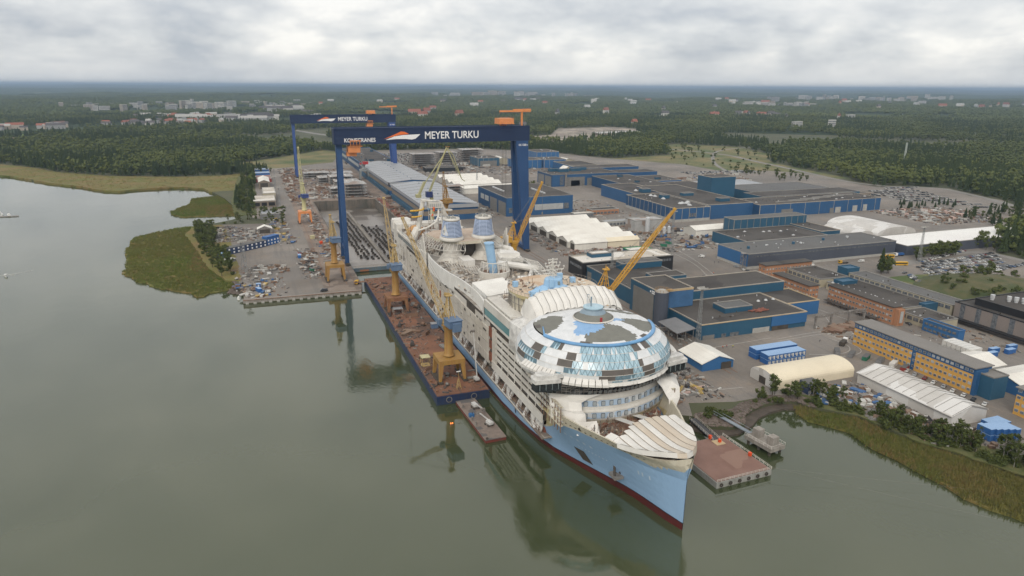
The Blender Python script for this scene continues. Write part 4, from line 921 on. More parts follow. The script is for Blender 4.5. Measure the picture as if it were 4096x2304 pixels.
# skirt sheeting and hoods under the glass
mb=MB(); n=80
for k in range(n):
    a0,a1=PI*.86+PI*1.28*k/n,PI*.86+PI*1.28*(k+1)/n
    q=lambda a,r,z:(CX+r*math.cos(a),CY+r*math.sin(a),z)
    w=[rnd.uniform(-.25,.25) for _ in range(2)]
    z2=33.6+(.8 if k%9<4 else 0)
    mb.add([q(a0,30.8,37.0),q(a1,30.8,37.0),q(a1,31.5+w[0],35.8),q(a0,31.5+w[0]*.5,35.8),q(a1,29.4,z2+.9),q(a0,29.2,z2+.9)],[(0,3,2,1),(3,5,4,2)],0)
def hood(d0,d1,n,r0,z0,r1,z1):
    for k in range(n):
        a0,a1=R(d0-90+(d1-d0)*k/n),R(d0-90+(d1-d0)*(k+1)/n-.5); q=lambda a,r,z:(CX+r*math.cos(a),CY+r*math.sin(a),z)
        mb.add([q(a0,r0,z0),q(a1,r0,z0),q(a1,r1,z1),q(a0,r1,z1),q(a0,r0,z1-.6),q(a1,r0,z1-.6),q(a1,r1,z1-.9),q(a0,r1,z1-.9)],[(0,3,2,1),(3,7,6,2),(0,4,7,3),(1,2,6,5)],0)
hood(-82,-52,9,31.2,40.6,33.6,38.9); hood(-46,-16,7,31,39.0,33.4,37.3); hood(64,88,7,31,40,34.6,38.2)
part('skirt_sheeting',mb,[M_tarp],label='white sheeting and hoods round the foot of the dome')
# bridge
front=lambda t,s0=45,k=11: s0+k*(t/25)**2
mb=MB(); ts_=[-30+k*1.5 for k in range(41)]
P=[(t,front(t,43.8,8)) for t in ts_]; 
for (x,y),(x2,y2) in zip(P,P[1:]):
    mb.quad((x,y+1.2,30.8),(x2,y2+1.2,30.8),(x2,y2,34.2),(x,y,34.2),0); mb.quad((x,y,34.2),(x2,y2,34.2),(x2,y2+12,34.3),(x,y+12,34.3),1)
part('bridge_band',mb,[M_bglass,M_white],label='black band of the wheelhouse windows')
mb=MB()
for k in range(-7,15):
    t=k*1.9+1; a=math.atan(2*8*t/625); c,n=math.cos(a),math.sin(a); y=front(t,43.8,8)+.45
    mb.add([(t-.62*c,y-.62*n,31.4),(t+.62*c,y+.62*n,31.4),(t+.62*c,y-.5+.62*n,32.9),(t-.62*c,y-.5-.62*n,32.9)],[(0,1,2,3)],0)
part('wheelhouse_window',mb,[mat('wheelhouse_glass',(.22,.24,.24),rough=.2)])
mb=MB()
for z in (32.2,33.2,34.3):
    for (x,y),(x2,y2) in zip(P[3:-3],P[4:-3]): 
        if rnd.random()<.75: mb.tube((x,y-.9,z+.6),(x2,y2-.9,z+.6+rnd.uniform(-.2,.2)),.09,0)
for (x,y) in P[3:-3]: mb.tube((x,y-.9,31.8),(x,y-.9,35.4),.07,0)
part('scaffold_rail',mb,[M_steel])
for sg in (-1,1):
    mb=MB(); o=[(sg*23,48.5),(sg*32.6,50),(sg*33.0,53.5),(sg*32,56),(sg*23,57)]; mb.prism(o,33.4,34.2,1); mb.prism([(x*(1 if abs(x)<24 else .99),y+.15*(1 if y<52 else -1)) for x,y in o],34.2,36.5,1); 
    w=part('bridge_wing',mb,[M_dark,M_bglass])
    mb=MB(); mb.prism([(x*1.008,y) for x,y in o],36.5,38.0,0); mb.prism([(x-sg*1.0,y+(.9 if y<52 else -.9)) for x,y in o],38.0,39.4,0)
    part('wing_roof',mb,[M_wrap],w)
    mb=MB(); 
    for k in range(4): x=sg*(24.2+2.4*k); mb.box(x-.08,48.45+.2*k,34.2,x+.08,48.7+.2*k,36.5,0)
    part('wing_mullion',mb,[M_ggl],w)
# stepped front of the accommodation
def curve(s0,k,dz=0,t0=-25,t1=25,n=40): return [(t0+(t1-t0)*i/n,front(t0+(t1-t0)*i/n,s0,k)) for i in range(n+1)]
mb=MB(); bl=MB()
def band(mb,c0,z0,c1,z1,m=0):
    for (a,b),(c,d) in zip(zip(c0,c0[1:]),zip(c1,c1[1:])): mb.quad((a[0],a[1],z0),(b[0],b[1],z0),(d[0],d[1],z1),(c[0],c[1],z1),m)
LV=[(curve(45.4,9),17.6),(curve(44.2,9),20.3),(curve(44.0,9),20.9),(curve(43.9,9),24.0),(curve(44.3,9),24.8),(curve(45.6,9),25.2),(curve(45.4,9),28.4),(curve(46.3,8.5),29.8),(curve(45.2,8),31.0)]
for i,((c0,z0),(c1,z1)) in enumerate(zip(LV,LV[1:])): band(mb,c0,z0,c1,z1,1 if i==0 else 0)
part('front_bulkhead',mb,[M_white,M_cream])
def strip(mb,z0,z1,s0,t0,t1):
    c=curve(s0,9,0,t0,t1,26); band(mb,c,z0,[(x,y-.02) for x,y in c],z1,0)
mb=MB(); strip(mb,25.5,28.0,45.36,-16,24.2); strip(mb,21.2,23.7,43.8,-15,24.4); part('blue_window_strip',mb,[mat('strip_blue',(.36,.48,.62),(.45,.55,.66),scale=.3,rough=.5,patch=(.62,.62,.60),pscale=.25,pthr=.8)])
fr=mat('window_frame_dark',(.05,.055,.07),rough=.4); gl=mat('cabin_glass',(.33,.37,.39),(.40,.43,.44),scale=.4,rough=.15)
WIN0=None
for z,s0,tl in ((25.75,45.36,[-13+3.25*k for k in range(12)]),(21.45,43.8,[-13.6+3.2*k for k in range(12)])):
    for t in tl:
        y=front(t,s0,9); a=math.atan(2*9*t/625)
        if WIN0 is None:
            mb=MB(); o=[(-.72,0),(-.5,-.0),(.5,0),(.72,0)]; oc=[(-.62,0),(.62,0),(.78,.16),(.78,1.8),(.62,1.96),(-.62,1.96),(-.78,1.8),(-.78,.16)]
            mb.add([(x,-.14,z_) for x,z_ in oc]+[(x,.0,z_) for x,z_ in oc],[tuple(range(8))]+[(i,i+8,(i+1)%8+8,(i+1)%8) for i in range(8)]); w=part('window',mb,[fr]); WIN0=w
            mb=MB(); mb.add([(x*.84,-.2,.98+(z_-.98)*.86) for x,z_ in oc],[tuple(range(8))]); part('pane',mb,[gl],w)
        else:
            w=WIN0.copy(); COL.objects.link(w); w.parent=SHIP
            for ch in [c for c in WIN0.children]: c=ch.copy(); COL.objects.link(c); c.parent=w
        w.location=(t,y,z); w.rotation_euler=(0,0,a)
# scaffolding and open steel ahead of the accommodation, side frames abaft the bow opening
mb=MB()
for x0,x1,y0,y1 in ((-20,-3,33,44),(9,22,36,48)):
    for _ in range(150 if x0<0 else 110):
        x,y=rnd.uniform(x0,x1),rnd.uniform(y0,y1); z=18.2+rnd.uniform(0,2.4)
        if abs(x)>hb(y,18)-3: continue
        d=rnd.choice([(2.5,0,0),(0,2.5,0),(0,0,2.6),(1.8,.5,1.5)]); mb.tube((x,y,z),(x+d[0],y+d[1],z+d[2]),.09,rnd.randrange(2))
for k in range(8): y=45+k*2.6; mb.box(-24.7,y,18,-24.4,y+.2,28.5,1); mb.box(24.4,y,18,24.7,y+.2,28.5,1)
for z in (20.5,23,25.5,28): mb.box(-24.8,45,z,-23.6,66,z+.3,2); mb.box(23.6,45,z,24.8,66,z+.3,2)
part('scaffolding',mb,[M_steel,M_rust,M_cream])
mb=MB(); clutter(mb,-17,-4,27,44,18.2,170,4,2.2,1); clutter(mb,8,20,32,48,18.2,120,4,2,1.2); clutter(mb,3,8,37,45,18.2,20,4,1.5,.8); o=part('deck_materials',mb,[M_redp,M_rust,M_tarpb,M_steel],label='red primed steel and timber on the foredeck'); o['kind']='stuff'
mb=MB()
# port and starboard: a sloping terrace below the bridge, then boxed-in sheeting stepping down to the bulwark
def stepwrap(sg,L):
    for (a,b) in zip(L,L[1:]):
        for i in range(len(a)-1): mb.quad(*[(sg*x,y,z) for x,y,z in (a[i],a[i+1],b[i+1],b[i])][::sg],0)
stepwrap(-1,[[(25.2,62,31.4),(17,49.5,31),(8,45.6,30.8)],[(25.2,60,29.8),(20,50.2,29.4),(12.5,47.0,29)],[(25.2,55,28.9),(20,48.6,28.5),(15.6,46.2,28.3)],[(25.2,53,26),(20,47,25.4),(15.8,45.2,25.6)],[(24.8,50,25.6),(19,44.2,25.3),(15.6,42.6,25.2)],[(24.6,48,21.5),(19.4,42.6,21),(15.4,41.8,21)]])
stepwrap(1,[[(25.2,63,31.6),(21,51,31.2),(18,48,31)],[(30,58,31),(25,48,30.4),(19.5,46.5,29)],[(30.8,54,29),(27,45.5,28.4),(20.5,45.2,26.4)],[(29.5,50,25.6),(26,43.5,25),(21.5,44.4,24.6)],[(25,48,22.5),(24.4,43,22),(21.6,43.6,21.6)]])
mb.quad((-12.5,36,18.3),(-12.5,41.4,18.3),(-11.5,41.4,22),(-11.5,40,22),0); mb.quad((-20,40.6,18.3),(-12.5,36,18.3),(-11.5,41.3,22.5),(-18.6,42.5,22.5),0)
part('shoulder_wrap',mb,[M_tarp],label='white wrapped shoulders either side of the front windows')
# the pleated cover over the bow
def bowcover():
    mb=MB(); ed=[-15.4,-12.2,-9.0,-6.0,-3.2,-.4,2.6,5.6,8.8,12,15.4]; ta=[20.5,23.5,26,28.2,29.8,30.8,31.4,31.4,31,30.4,28.5]
    for k in range(10):
        a,b=ed[k],ed[k+1]; m={3:0,4:1,6:1,7:1}.get(k,0) if k!=3 else 0
        n=10
        for i in range(n):
            u0,u1=i/n,(i+1)/n
            def pt(x,u,h):
                y1=ta[k]; 
                # forward edge follows the bulwark
                yf=itp(abs(x),[0,3,6.3,10,13,16,18],[.2,1.6,4.6,9.4,15.0,21,31]); y=y1+(yf-y1)*u; return (x*(1-.02*u),y,25.7+ (1-u)*-.2+u*u*2.7*math.exp(-(y/10)**2)+h - (.8 if x<0 else .1)*(abs(x)/15)**2)
            xm=(a+b)/2
            for (xa,ha),(xb,hb_) in (((a,0),((a+xm)/2,.34)),(((a+xm)/2,.34),((xm+b)/2,.34)),(((xm+b)/2,.34),(b,0))):
                mb.quad(pt(xa,u0,ha),pt(xb,u0,hb_),pt(xb,u1,hb_),pt(xa,u1,ha),m)
        for xa,xb in ((a,xm),(xm,b)):
            A=pt(xa,1,0.2);B=pt(xb,1,.2); mb.quad(A,B,(B[0],B[1]-.5,B[2]-1.7),(A[0],A[1]-.5,A[2]-1.7),m)
    for sg in (-1,1): # side flaps to the bulwark
        for k in range(4):
            y0=12+k*3.6; y1=y0+3.5; f=lambda y: (sg*(hb(y,24)-.3),y,24.2); g=lambda y:(sg*min(15.4,max(2,hb(y,24)-3.4)),y+.8,25.1)
            mb.quad(f(y0),f(y1),g(y1),g(y0),0)
    for x0,x1,y0,y1 in ((-3.6,-.4,30,44),(4.5,7.6,29.6,44)): mb.quad((x0,y0,24.9),(x1,y0,24.9),(x1+.6,y1,20.6),(x0+.6,y1,20.6),0)
    return mb
part('bow_cover',bowcover(),[M_tarp,M_tarpb],label='striped white and beige pleated cover over the bow')
mb=MB()
for x,y1 in zip((-12.2,-9.0,-6.0,-3.2,-.4,2.6,5.6,8.8,12),(23.5,26,28.2,29.8,30.8,31.4,31.4,31,30.4)):
    yf=itp(abs(x),[0,3,6.3,10,13,16,18],[.2,1.6,4.6,9.4,15.0,21,31]); L_=[]
    for i in range(11): u=i/10; y=y1+(yf-y1)*u; L_.append((x*(1-.02*u),y,25.74-(1-u)*.2+u*u*2.7*math.exp(-(y/10)**2)-(.8 if x<0 else .1)*(abs(x)/15)**2))
    mb.path(L_,.12,0,4)
part('cover_seam',mb,[mat('seam_brown',(.30,.24,.18),rough=.8)])
# ---------------------------------------------------------------- dry dock fittings
M_conc=mat('concrete',(.34,.31,.28),(.22,.20,.175),scale=.2,rough=.85,streak=.5,dirt=(.10,.09,.07))
M_blk=mat('keel_block',(.04,.035,.03),(.08,.07,.06),scale=.8,rough=.9)
KB=None; rg=random.Random(9); n=0
for x,y0,y1,st in ((-38,455,640,7.2),(-33.5,450,650,7.4),(-29,440,655,7.2),(-24,440,660,7.6),(-13.5,440,610,7.3),(-9,440,600,7),(-4.5,445,590,7.4),(0.5,470,600,7.2)):
    y=y0
    while y<y1 and n<290:
        lx,ly=x+rg.uniform(-.8,.8),y+rg.uniform(-.8,.8)
        if rg.random()<.9:
            if KB is None:
                KB=thing('keel_block','dark keel block standing on the wet dock floor','keel block',(lx,ly,-9),0,'keel blocks in rows on the dock floor')
                MB().box(-1.1,-.6,0,1.1,.6,1.3).build('block_base',M_blk,KB); MB().box(-.9,-.45,1.3,.9,.45,1.8).build('timber_cap',M_blk,KB)
            else: dup(KB,(lx,ly,-9),rg.uniform(-.1,.1))
            n+=1
        y+=st
mb=MB(); mb.box(-19.6,425,-9,-17.8,700,-7.6,0)
for k in range(90): mb.box(-20.4,427+k*3,-7.6,-17.0,428.6+k*3,-7.1,1)
tag(mb.build('keel_track',[M_blk,M_conc]),'long dark centreline track running down the dock floor','dock track')
mb=MB(); mb.box(5,430,-9,5.9,560,-8.4); mb.box(7.6,430,-9,8.4,560,-8.4); tag(mb.build('floor_rail',[M_blk]),'pair of thin dark rails on the pale front of the dock floor','rail track')
for k,(x,l) in enumerate(((23.2,'nearest the dock wall'),(25.4,'in the middle of the three'),(27.8,'nearest the grey halls'))):
    mb=MB(); mb.box(x-.35,420,GZ+.5,x+.35,722,GZ+1.1)
    for j in range(31): mb.box(x-.5,421+j*10,GZ,x+.5,421.6+j*10,GZ+.5)
    tag(mb.build('service_pipe',mat('pipe_red',(.30,.08,.05),(.22,.08,.06),scale=.2,rough=.7)),'long red service pipe along the right dock edge, '+l,'pipe')
g=thing('dock_gate','blue green floating dock gate closing the dry dock','dock gate',(-18,378.5,0))
M_gate=mat('gate_blue',(.08,.14,.20),(.15,.20,.22),scale=.2,rough=.6,streak=.6,dirt=(.16,.10,.06))
mb=MB(); mb.box(-38,-6,-3,38,6,2.2,0); mb.box(-38,-6.6,.4,38,-6,1.0,0); mb.box(-38,-6,2.2,38,-5.2,3.2,0); mb.build('gate_body',M_gate,g)
mb=MB(); mb.box(-37.5,-5,2.2,37.5,5.6,2.6); mb.build('gate_deck',M_conc,g)
mb=MB(); mb.box(-33,-6.9,.6,-26,-6.65,2.0); mb.build('warning_board',mat('gate_orange',(.45,.18,.08),(.35,.15,.08),rough=.7),g)
mb=MB(); mb.box(-20,-6.9,-.6,37,-6.7,.5); mb.build('rubbing_strip',M_dark,g)
mb=MB(); 
for k in range(20): x=-37+k*3.9; mb.tube((x,-5,2.6),(x,-5,3.8),.06); 
mb.tube((-37,-5,3.8),(37,-5,3.8),.06); mb.build('railing',M_white,g)
# ---------------------------------------------------------------- gantry cranes
M_gb=mat('gantry_blue',(.009,.022,.066),(.012,.03,.08),scale=.05,rough=.5,streak=.25,dirt=(.02,.03,.06))
M_gb2=mat('gantry_royal',(.025,.06,.20),(.03,.075,.24),scale=.05,rough=.5)
M_or=mat('crane_orange',(.72,.28,.10),(.62,.23,.08),scale=.4,rough=.5)
M_sign=mat('sign_white',(.80,.80,.80),(.78,.78,.78),rough=.5); M_signo=mat('sign_orange',(.75,.16,.03),(.75,.16,.03),rough=.5)
def text(parent,s,x,y,z,size,xs=1,bold=0,m=None,name='lettering'):
    c=bpy.data.curves.new('lettering','FONT'); c.body=s; c.size=size; c.extrude=.03; c.offset=bold
    o=bpy.data.objects.new('lettering',c); COL.objects.link(o); o.location=(x,y,z); o.rotation_euler=(R(90),0,0); o.scale=(xs,1,1)
    bpy.context.view_layer.update(); dg=bpy.context.evaluated_depsgraph_get(); me=bpy.data.meshes.new_from_object(o.evaluated_get(dg)); 
    n=bpy.data.objects.new(name,me); COL.objects.link(n); n.location=o.location; n.rotation_euler=o.rotation_euler; n.scale=o.scale; n.parent=parent; bpy.data.objects.remove(o)
    me.materials.clear(); me.materials.append(m or M_sign); return n
def gantry(name,label,y,zb,zt,mat_leg,near):
    M_gl=mat('gantry_leg_blue',(.016,.055,.15),(.02,.065,.17),scale=.05,rough=.5,streak=.25,dirt=(.012,.03,.08)); mat_leg=M_gl if near else mat_leg; g=thing(name,label,'gantry crane',(0,y,GZ)); x0,x1=-62,101; dz=-GZ; yb=7
    mb=MB(); mb.box(x0,-yb,zb+dz,x1,-1.2,zt+dz); mb.box(x0,1.2,zb+dz,x1,yb,zt+dz); mb.box(x0,-1.2,zb+dz,x0+3,1.2,zt+dz); mb.box(x1-3,-1.2,zb+dz,x1,1.2,zt+dz)
    for s in (-1,1): mb.box(x0,s*yb-.1,zt+dz,x1,s*yb+.1,zt+dz+.5)
    mb.box(x0,-yb-.35,zt+dz-.9,x1,-yb,zt+dz-.5)
    b=mb.build('main_beam',M_gb,g)
    mb=MB(); 
    for k in range(40): x=x0+2+k*4.1; mb.tube((x,-yb+.1,zt+dz+.4),(x,-yb+.1,zt+dz+1.5),.06,0,3)
    mb.tube((x0,-yb+.1,zt+dz+1.5),(x1,-yb+.1,zt+dz+1.5),.07,0,3); mb.build('walkway_rail',M_gb,b)
    # pendulum leg on the dock side: slim A frame
    mb=MB(); 
    for s in (-1,1): mb.add([(-60,s*13-1.1,1.5),(-56.8,s*13-1.1,1.5),(-56.8,s*13+1.1,1.5),(-60,s*13+1.1,1.5),(-60.3,s*1.8-1.2,zb+dz),(-56.2,s*1.8-1.2,zb+dz),(-56.2,s*1.8+1.2,zb+dz),(-60.3,s*1.8+1.2,zb+dz)],[(0,3,2,1),(4,5,6,7),(0,1,5,4),(1,2,6,5),(2,3,7,6),(3,0,4,7)])
    mb.box(-59.6,-13,12,-57.2,13,14); mb.box(-60.5,-3.4,zb+dz-7,-55.9,3.4,zb+dz); l1=mb.build('pendulum_leg',mat_leg,g)
    # fixed box legs on the yard side
    mb=MB()
    for s in (-1,1): mb.add([(94.5,s*12-1.7,1.5),(99.5,s*12-1.7,1.5),(99.5,s*12+1.7,1.5),(94.5,s*12+1.7,1.5),(88.8,s*4.6-2.4,zb+dz),(99.8,s*4.6-2.4,zb+dz),(99.8,s*4.6+2.4,zb+dz),(88.8,s*4.6+2.4,zb+dz)],[(0,3,2,1),(4,5,6,7),(0,1,5,4),(1,2,6,5),(2,3,7,6),(3,0,4,7)])
    mb.box(95,-12,1.5,99,12,4.5); mb.tube((99.9,-7.2,zb-32),(100.3,-7.2,zb-32),.9,0,10); l2=mb.build('fixed_leg',mat_leg,g)
    for lx in (-58.4,97):
        mb=MB(); 
        for s in (-1,1):
            mb.box(lx-1.6,s*13-5,.6,lx+1.6,s*13+5,1.9)
            for k in range(6): mb.tube((lx-.5,s*13-4.4+k*1.7,.55),(lx+.5,s*13-4.4+k*1.7,.55),.5,0,8)
        mb.build('bogie',M_dark,g)
    # upper trolley, lower trolley, mast crane
    tx=80.5 if near else 62; t=MB(); t.box(tx-6.5,-6,zt+dz+2,tx+6.5,6,zt+dz+6.4); t.box(tx-6.8,-6.3,zt+dz+1.8,tx+6.8,6.3,zt+dz+2.4); t.cyl(tx-1,0,zt+dz-1,zt+dz+2,3,3,12)
    for k in range(9): x=tx-6.4+k*1.6; t.tube((x,-6.2,zt+dz+6.4),(x,-6.2,zt+dz+7.4),.08,0,3)
    t.tube((tx-6.4,-6.2,zt+dz+7.4),(tx+6.4,-6.2,zt+dz+7.4),.08,0,3)
    u=t.build('upper_trolley',M_or,g)
    mb=MB(); 
    for dx in (-4,-2,1,4): mb.tube((tx+dx,-9,zt+dz+1.5),(tx+dx*1.25,-9,zt+dz-2.5),.16,0); 
    mb.tube((tx-5.5,-9,zt+dz-2.4),(tx+5.5,-9,zt+dz-2.4),.2,0); mb.tube((tx-4,-9,zt+dz+1.5),(tx+4,-9,zt+dz+1.5),.2,0)
    mb.tube((tx-4,-9,zt+dz+1.5),(tx-4,-5,zt+dz+2.2),.2); mb.tube((tx+4,-9,zt+dz+1.5),(tx+4,-5,zt+dz+2.2),.2)
    mb.build('trolley_frame',M_gb,u)
    mb=MB(); 
    for dx in (-2,-1.2,1.2,2): mb.tube((tx+dx,0,zb+dz),(tx+dx*.9,0,48),.09,0,3)
    if near: mb.build('hoist_rope',M_dark,u)
    lx=-46 if near else 60; t=MB(); t.box(lx-5.5,-5,zb+dz-6.5,lx+4,5,zb+dz-1.5); t.box(lx-4,-4,zb+dz-1.5,lx+4,4,zb+dz+.0); t.box(lx-4.6,-5.6,zb+dz-2,lx+5.6,5.6,zb+dz-1.2); t.box(lx-6.4,-2,zb+dz-9.5,lx+1.5,3,zb+dz-6.5)
    for k in range(4): t.box(lx-4+k*2.4,-yb-1.0,zb+dz-1,lx-3.6+k*2.4,-yb-.5,zb+dz+3.2)
    t.box(lx-4.4,-yb-1.2,zb+dz+2.4,lx+4.2,-yb-.4,zb+dz+3.2); t.build('lower_trolley',M_or,g)
    mx=96.5; t=MB(); t.tube((mx,0,zt+dz),(mx,0,zt+dz+11.5),.95,0,8); t.box(mx-20,-1.1,zt+dz+11.4,mx+7.5,1.1,zt+dz+12.8); t.box(mx+1,-1.4,zt+dz+12,mx+7.8,1.4,zt+dz+14.0); t.box(mx-8,-.8,zt+dz+12.8,mx+2,.8,zt+dz+13.8); t.tube((mx-20,0,zt+dz+12),(mx-20,0,zt+dz+9.8),.1); t.build('service_crane',M_or,g)
    # lettering and the boat shaped emblem
    f=-yb-.12; z=zb+dz; k=1
    ox=0 if near else 0
    e=MB(); e.add([(-23.5,f,z+3.6),(-15,f,z+7.0),(-9.5,f,z+9.4),(-6.5,f,z+9.0),(-3.0,f,z+7.2),(-11,f,z+6.6)],[(0,5,1),(1,5,2),(2,5,3),(3,5,4)]); e.build('emblem_sail',M_signo,b)
    e=MB(); e.add([(-22.2,f-.02,z+2.9),(-15,f-.02,z+5.6),(-8,f-.02,z+6.5),(6.2,f-.02,z+7.0),(2.2,f-.02,z+3.5),(-1,f-.02,z+2.9),(-6,f-.02,z+3.4),(-14,f-.02,z+3.5)],[(0,7,1),(1,7,6),(1,6,2),(2,6,5),(2,5,4),(2,4,3)]); e.build('emblem_hull',M_sign,b)
    text(b,'MEYER TURKU',9.5,f,z+3.3,8.2,.86,.10)
    if near: text(b,'KONECRANES',-54.5,f,z+1.7,4.4,.86,.06)
    text(l2,'GC 1200 t',91.0,-7.4,z-4.2,2.3,.8,.05); 
    if near: text(l1,'10',-59.4,-12.4,9.6,3.6,.8,.1)
    return g
gantry('gantry_crane','near dark blue gantry crane with large white lettering spanning dock and yard',402,97.5,109.6,M_gb,True)
gantry('gantry_crane','farther blue gantry crane at the head of the dry dock',985,85,97,M_gb2,False)
# crane rails
mb=MB()
for x in (-60.5,-66.3,-78.7,95,99): mb.box(x-.25,330 if x<0 else 100,GZ+.02,x+.25,1090,GZ+.16)
tag(mb.build('crane_rail',M_rust),'long steel crane rails along both sides of the dry dock','crane rails')
# ---------------------------------------------------------------- level-luffing jib cranes
def jib_crane(name,label,x,y,z,rz,cols,hp,legh,boom_el,boom_len,slew,cab,style=0,th=1.):
    """portal on four legs, round column, slewing deck with machinery house, A mast and lattice boom"""
    Mp,Mh,Mbm=cols[:3]; Mpt=cols[3] if len(cols)>3 else Mp; g=thing(name,label,'jib crane',(x,y,z),rz)
    w=6.2
    mb=MB()
    for sx in (-1,1):
        for sy in (-1,1): mb.add([(sx*w-.6,sy*w-.6,0),(sx*w+.6,sy*w-.6,0),(sx*w+.6,sy*w+.6,0),(sx*w-.6,sy*w+.6,0),(sx*(w-1)-1.1,sy*(w-1)-1.1,legh),(sx*(w-1)+1.1,sy*(w-1)-1.1,legh),(sx*(w-1)+1.1,sy*(w-1)+1.1,legh),(sx*(w-1)-1.1,sy*(w-1)+1.1,legh)],[(0,3,2,1),(0,1,5,4),(1,2,6,5),(2,3,7,6),(3,0,4,7)])
    mb.box(-w-.2,-w-.2,legh-.6,w+.2,w+.2,legh+1.6); mb.build('portal',Mpt,g)
    mb=MB()
    for sx in (-1,1): mb.box(sx*w-1.2,-w-2,0,sx*w+1.2,w+2,.9)
    mb.build('bogie',M_dark,g)
    mb=MB(); mb.lathe(0,0,[(3.0,legh+2.2),(2.2,legh+3.6),(2.0,hp-4),(2.5,hp-3),(2.5,hp-1.4)],16); mb.build('column',Mp,g,True)
    mb=MB(); mb.lathe(0,0,[(3.2,hp-2.2),(3.2,hp-1.9)],14); mb.lathe(0,0,[(3.2,hp-1.0),(3.2,hp)],14); 
    for k in range(14): a=k*2*PI/14; mb.tube((3.2*math.cos(a),3.2*math.sin(a),hp-2.2),(3.2*math.cos(a),3.2*math.sin(a),hp-1),.08,0,3)
    mb.build('slewing_ring',Mp,g)
    up=bpy.data.objects.new('upper_works',None); COL.objects.link(up); up.parent=g; up.location=(0,0,hp); up.rotation_euler=(0,0,slew)
    # along +x is forward
    mb=MB(); mb.box(-9.5,-3.2,.2,-2.6,3.2,3.6); mb.box(-9.9,-3.5,3.6,-2.2,3.5,3.9)
    if style==1: mb.box(-11.5,-2,-1,-9.5,2,3)
    h=mb.build('machinery_house',Mh,up)
    mb=MB(); mb.box(1.4,2.4,-.8,3.8,4.4,1.8); mb.build('cab',Mh if not cab else Mp,up)
    ht=14
    mb=MB(); mb.box(-3,-2.6,-.1,3,2.6,.6)
    for s in (-1,1): mb.tube((1.5,s*2,.5),(-.5,s*.5,ht),.3,0,4); mb.tube((-6.5,s*2,.5),(-.5,s*.5,ht),.26,0,4); mb.tube((-2.5,s*2,.5),(-.5,s*.5,ht),.2,0,4)
    for k in range(1,5): q=k/5; mb.tube((1.5-2*q,-2+1.5*q,.5+(ht-.5)*q),(1.5-2*q,2-1.5*q,.5+(ht-.5)*q),.16); mb.tube((1.5-2*q,-2+1.5*q,.5+(ht-.5)*q),(-6.5+6*q,-2+1.5*q,.5+(ht-.5)*q),.14); mb.tube((1.5-2*q,2-1.5*q,.5+(ht-.5)*q),(-6.5+6*q,2-1.5*q,.5+(ht-.5)*q),.14)
    mb.box(-2.2,-1.6,ht-.2,1.2,1.6,ht+.3); mb.tube((-1.4,0,ht),(-.5,0,ht+3),.12); mb.tube((.6,-1.4,ht+.2),(.6,1.4,ht+.9),.5,0,8)
    mb.build('a_mast',Mbm,up)
    e=boom_el; bx,bz=boom_len*math.cos(e),boom_len*math.sin(e); mb=MB()
    mid=(2.6+bx*.35,0,.6+bz*.35); tip=(2.6+bx,0,.6+bz)
    mb.lattice((2.6,0,.6),mid,3.4,2.6,max(4,int(boom_len*.35/2.6)),.13*th,0,h0=.9,h1=2.3,rc=.17*th); mb.lattice(mid,tip,2.6,.9,max(6,int(boom_len*.65/2.3)),.11*th,0,h0=2.3,h1=.8,rc=.15*th)
    mb.tube((tip[0],-.8,tip[2]),(tip[0],.8,tip[2]),.8,0,8); bm=mb.build('boom',Mbm,up)
    mb=MB()
    for s in (-.6,.6): mb.tube((-.4,s,ht),(tip[0],s*.5,tip[2]+.6),.07,0,3); mb.tube((-.4,s*.6,ht),(mid[0],s,mid[2]+1.2),.06,0,3)
    for s in (-.2,.2): mb.tube((tip[0]+.6,s,tip[2]),(tip[0]+.6,s,max(8-hp,tip[2]-22)),.05,0,3)
    mb.box(tip[0]+.2,-.4,max(8-hp,tip[2]-22)-1.6,tip[0]+1,.4,max(8-hp,tip[2]-22)); mb.build('rope',M_steel,up)
    return g
M_cy=mat('crane_ochre',(.38,.22,.055),(.31,.185,.06),scale=.25,rough=.55,streak=.5,dirt=(.25,.10,.04))
M_cyr=mat('crane_orange_yellow',(.58,.32,.04),(.50,.28,.05),scale=.3,rough=.55)
M_cr=mat('crane_faded_yellow',(.44,.31,.12),(.36,.26,.12),scale=.3,rough=.6)
M_ch=mat('house_steel_blue',(.09,.15,.25),(.13,.19,.29),scale=.3,rough=.5)
M_pale=mat('crane_pale_yellow',(.55,.52,.27),(.50,.47,.26),scale=.2,rough=.55)
M_rb=mat('house_royal_blue',(.05,.08,.24),rough=.5)
M_rustp=mat('portal_rust',(.20,.085,.05),(.27,.15,.07),scale=.3,rough=.8,streak=.5,dirt=(.15,.06,.04))
jib_crane('jib_crane','ochre jib crane with blue house on the quay left of the dock gate',-72.5,348,GZ,0,(M_cy,M_ch,M_cr),29.5,11,R(86),18,R(100),0)
jib_crane('jib_crane','yellow jib crane with blue house at the near end of the rusty barge',-42,139,4.6,0,(M_cy,M_ch,M_cr),28,9.6,R(34.5),71,R(97.5),0,1)
jib_crane('jib_crane','yellow column jib crane on a rusty portal at the far end of the barge',-45.5,253,4.6,0,(M_cy,M_ch,M_cr,M_rustp),28,8.4,R(53),48,R(89),0)
jib_crane('jib_crane','tall pale yellow crane with orange portal beside the left dock rail',-76,588,GZ,0,(M_pale,M_rb,M_pale,M_or),27,11,R(86),50,R(100),0)
jib_crane('jib_crane','ochre crane with lattice boom between funnels and canvas sheds',52,300,GZ,0,(M_cyr,M_cyr,M_cyr),30,10,R(66),46,0,0,0,1.6)
jib_crane('jib_crane','yellow crane with long boom leaning right over the dark halls',62,175,GZ,0,(M_cyr,M_cyr,M_cyr),25,10,R(49),61,0,0,0,1.9)
jib_crane('jib_crane','ochre crane boom rising behind the water slide tower',34,425,GZ,0,(M_cy,M_cy,M_cy),41,11,R(86),25,R(95),0)
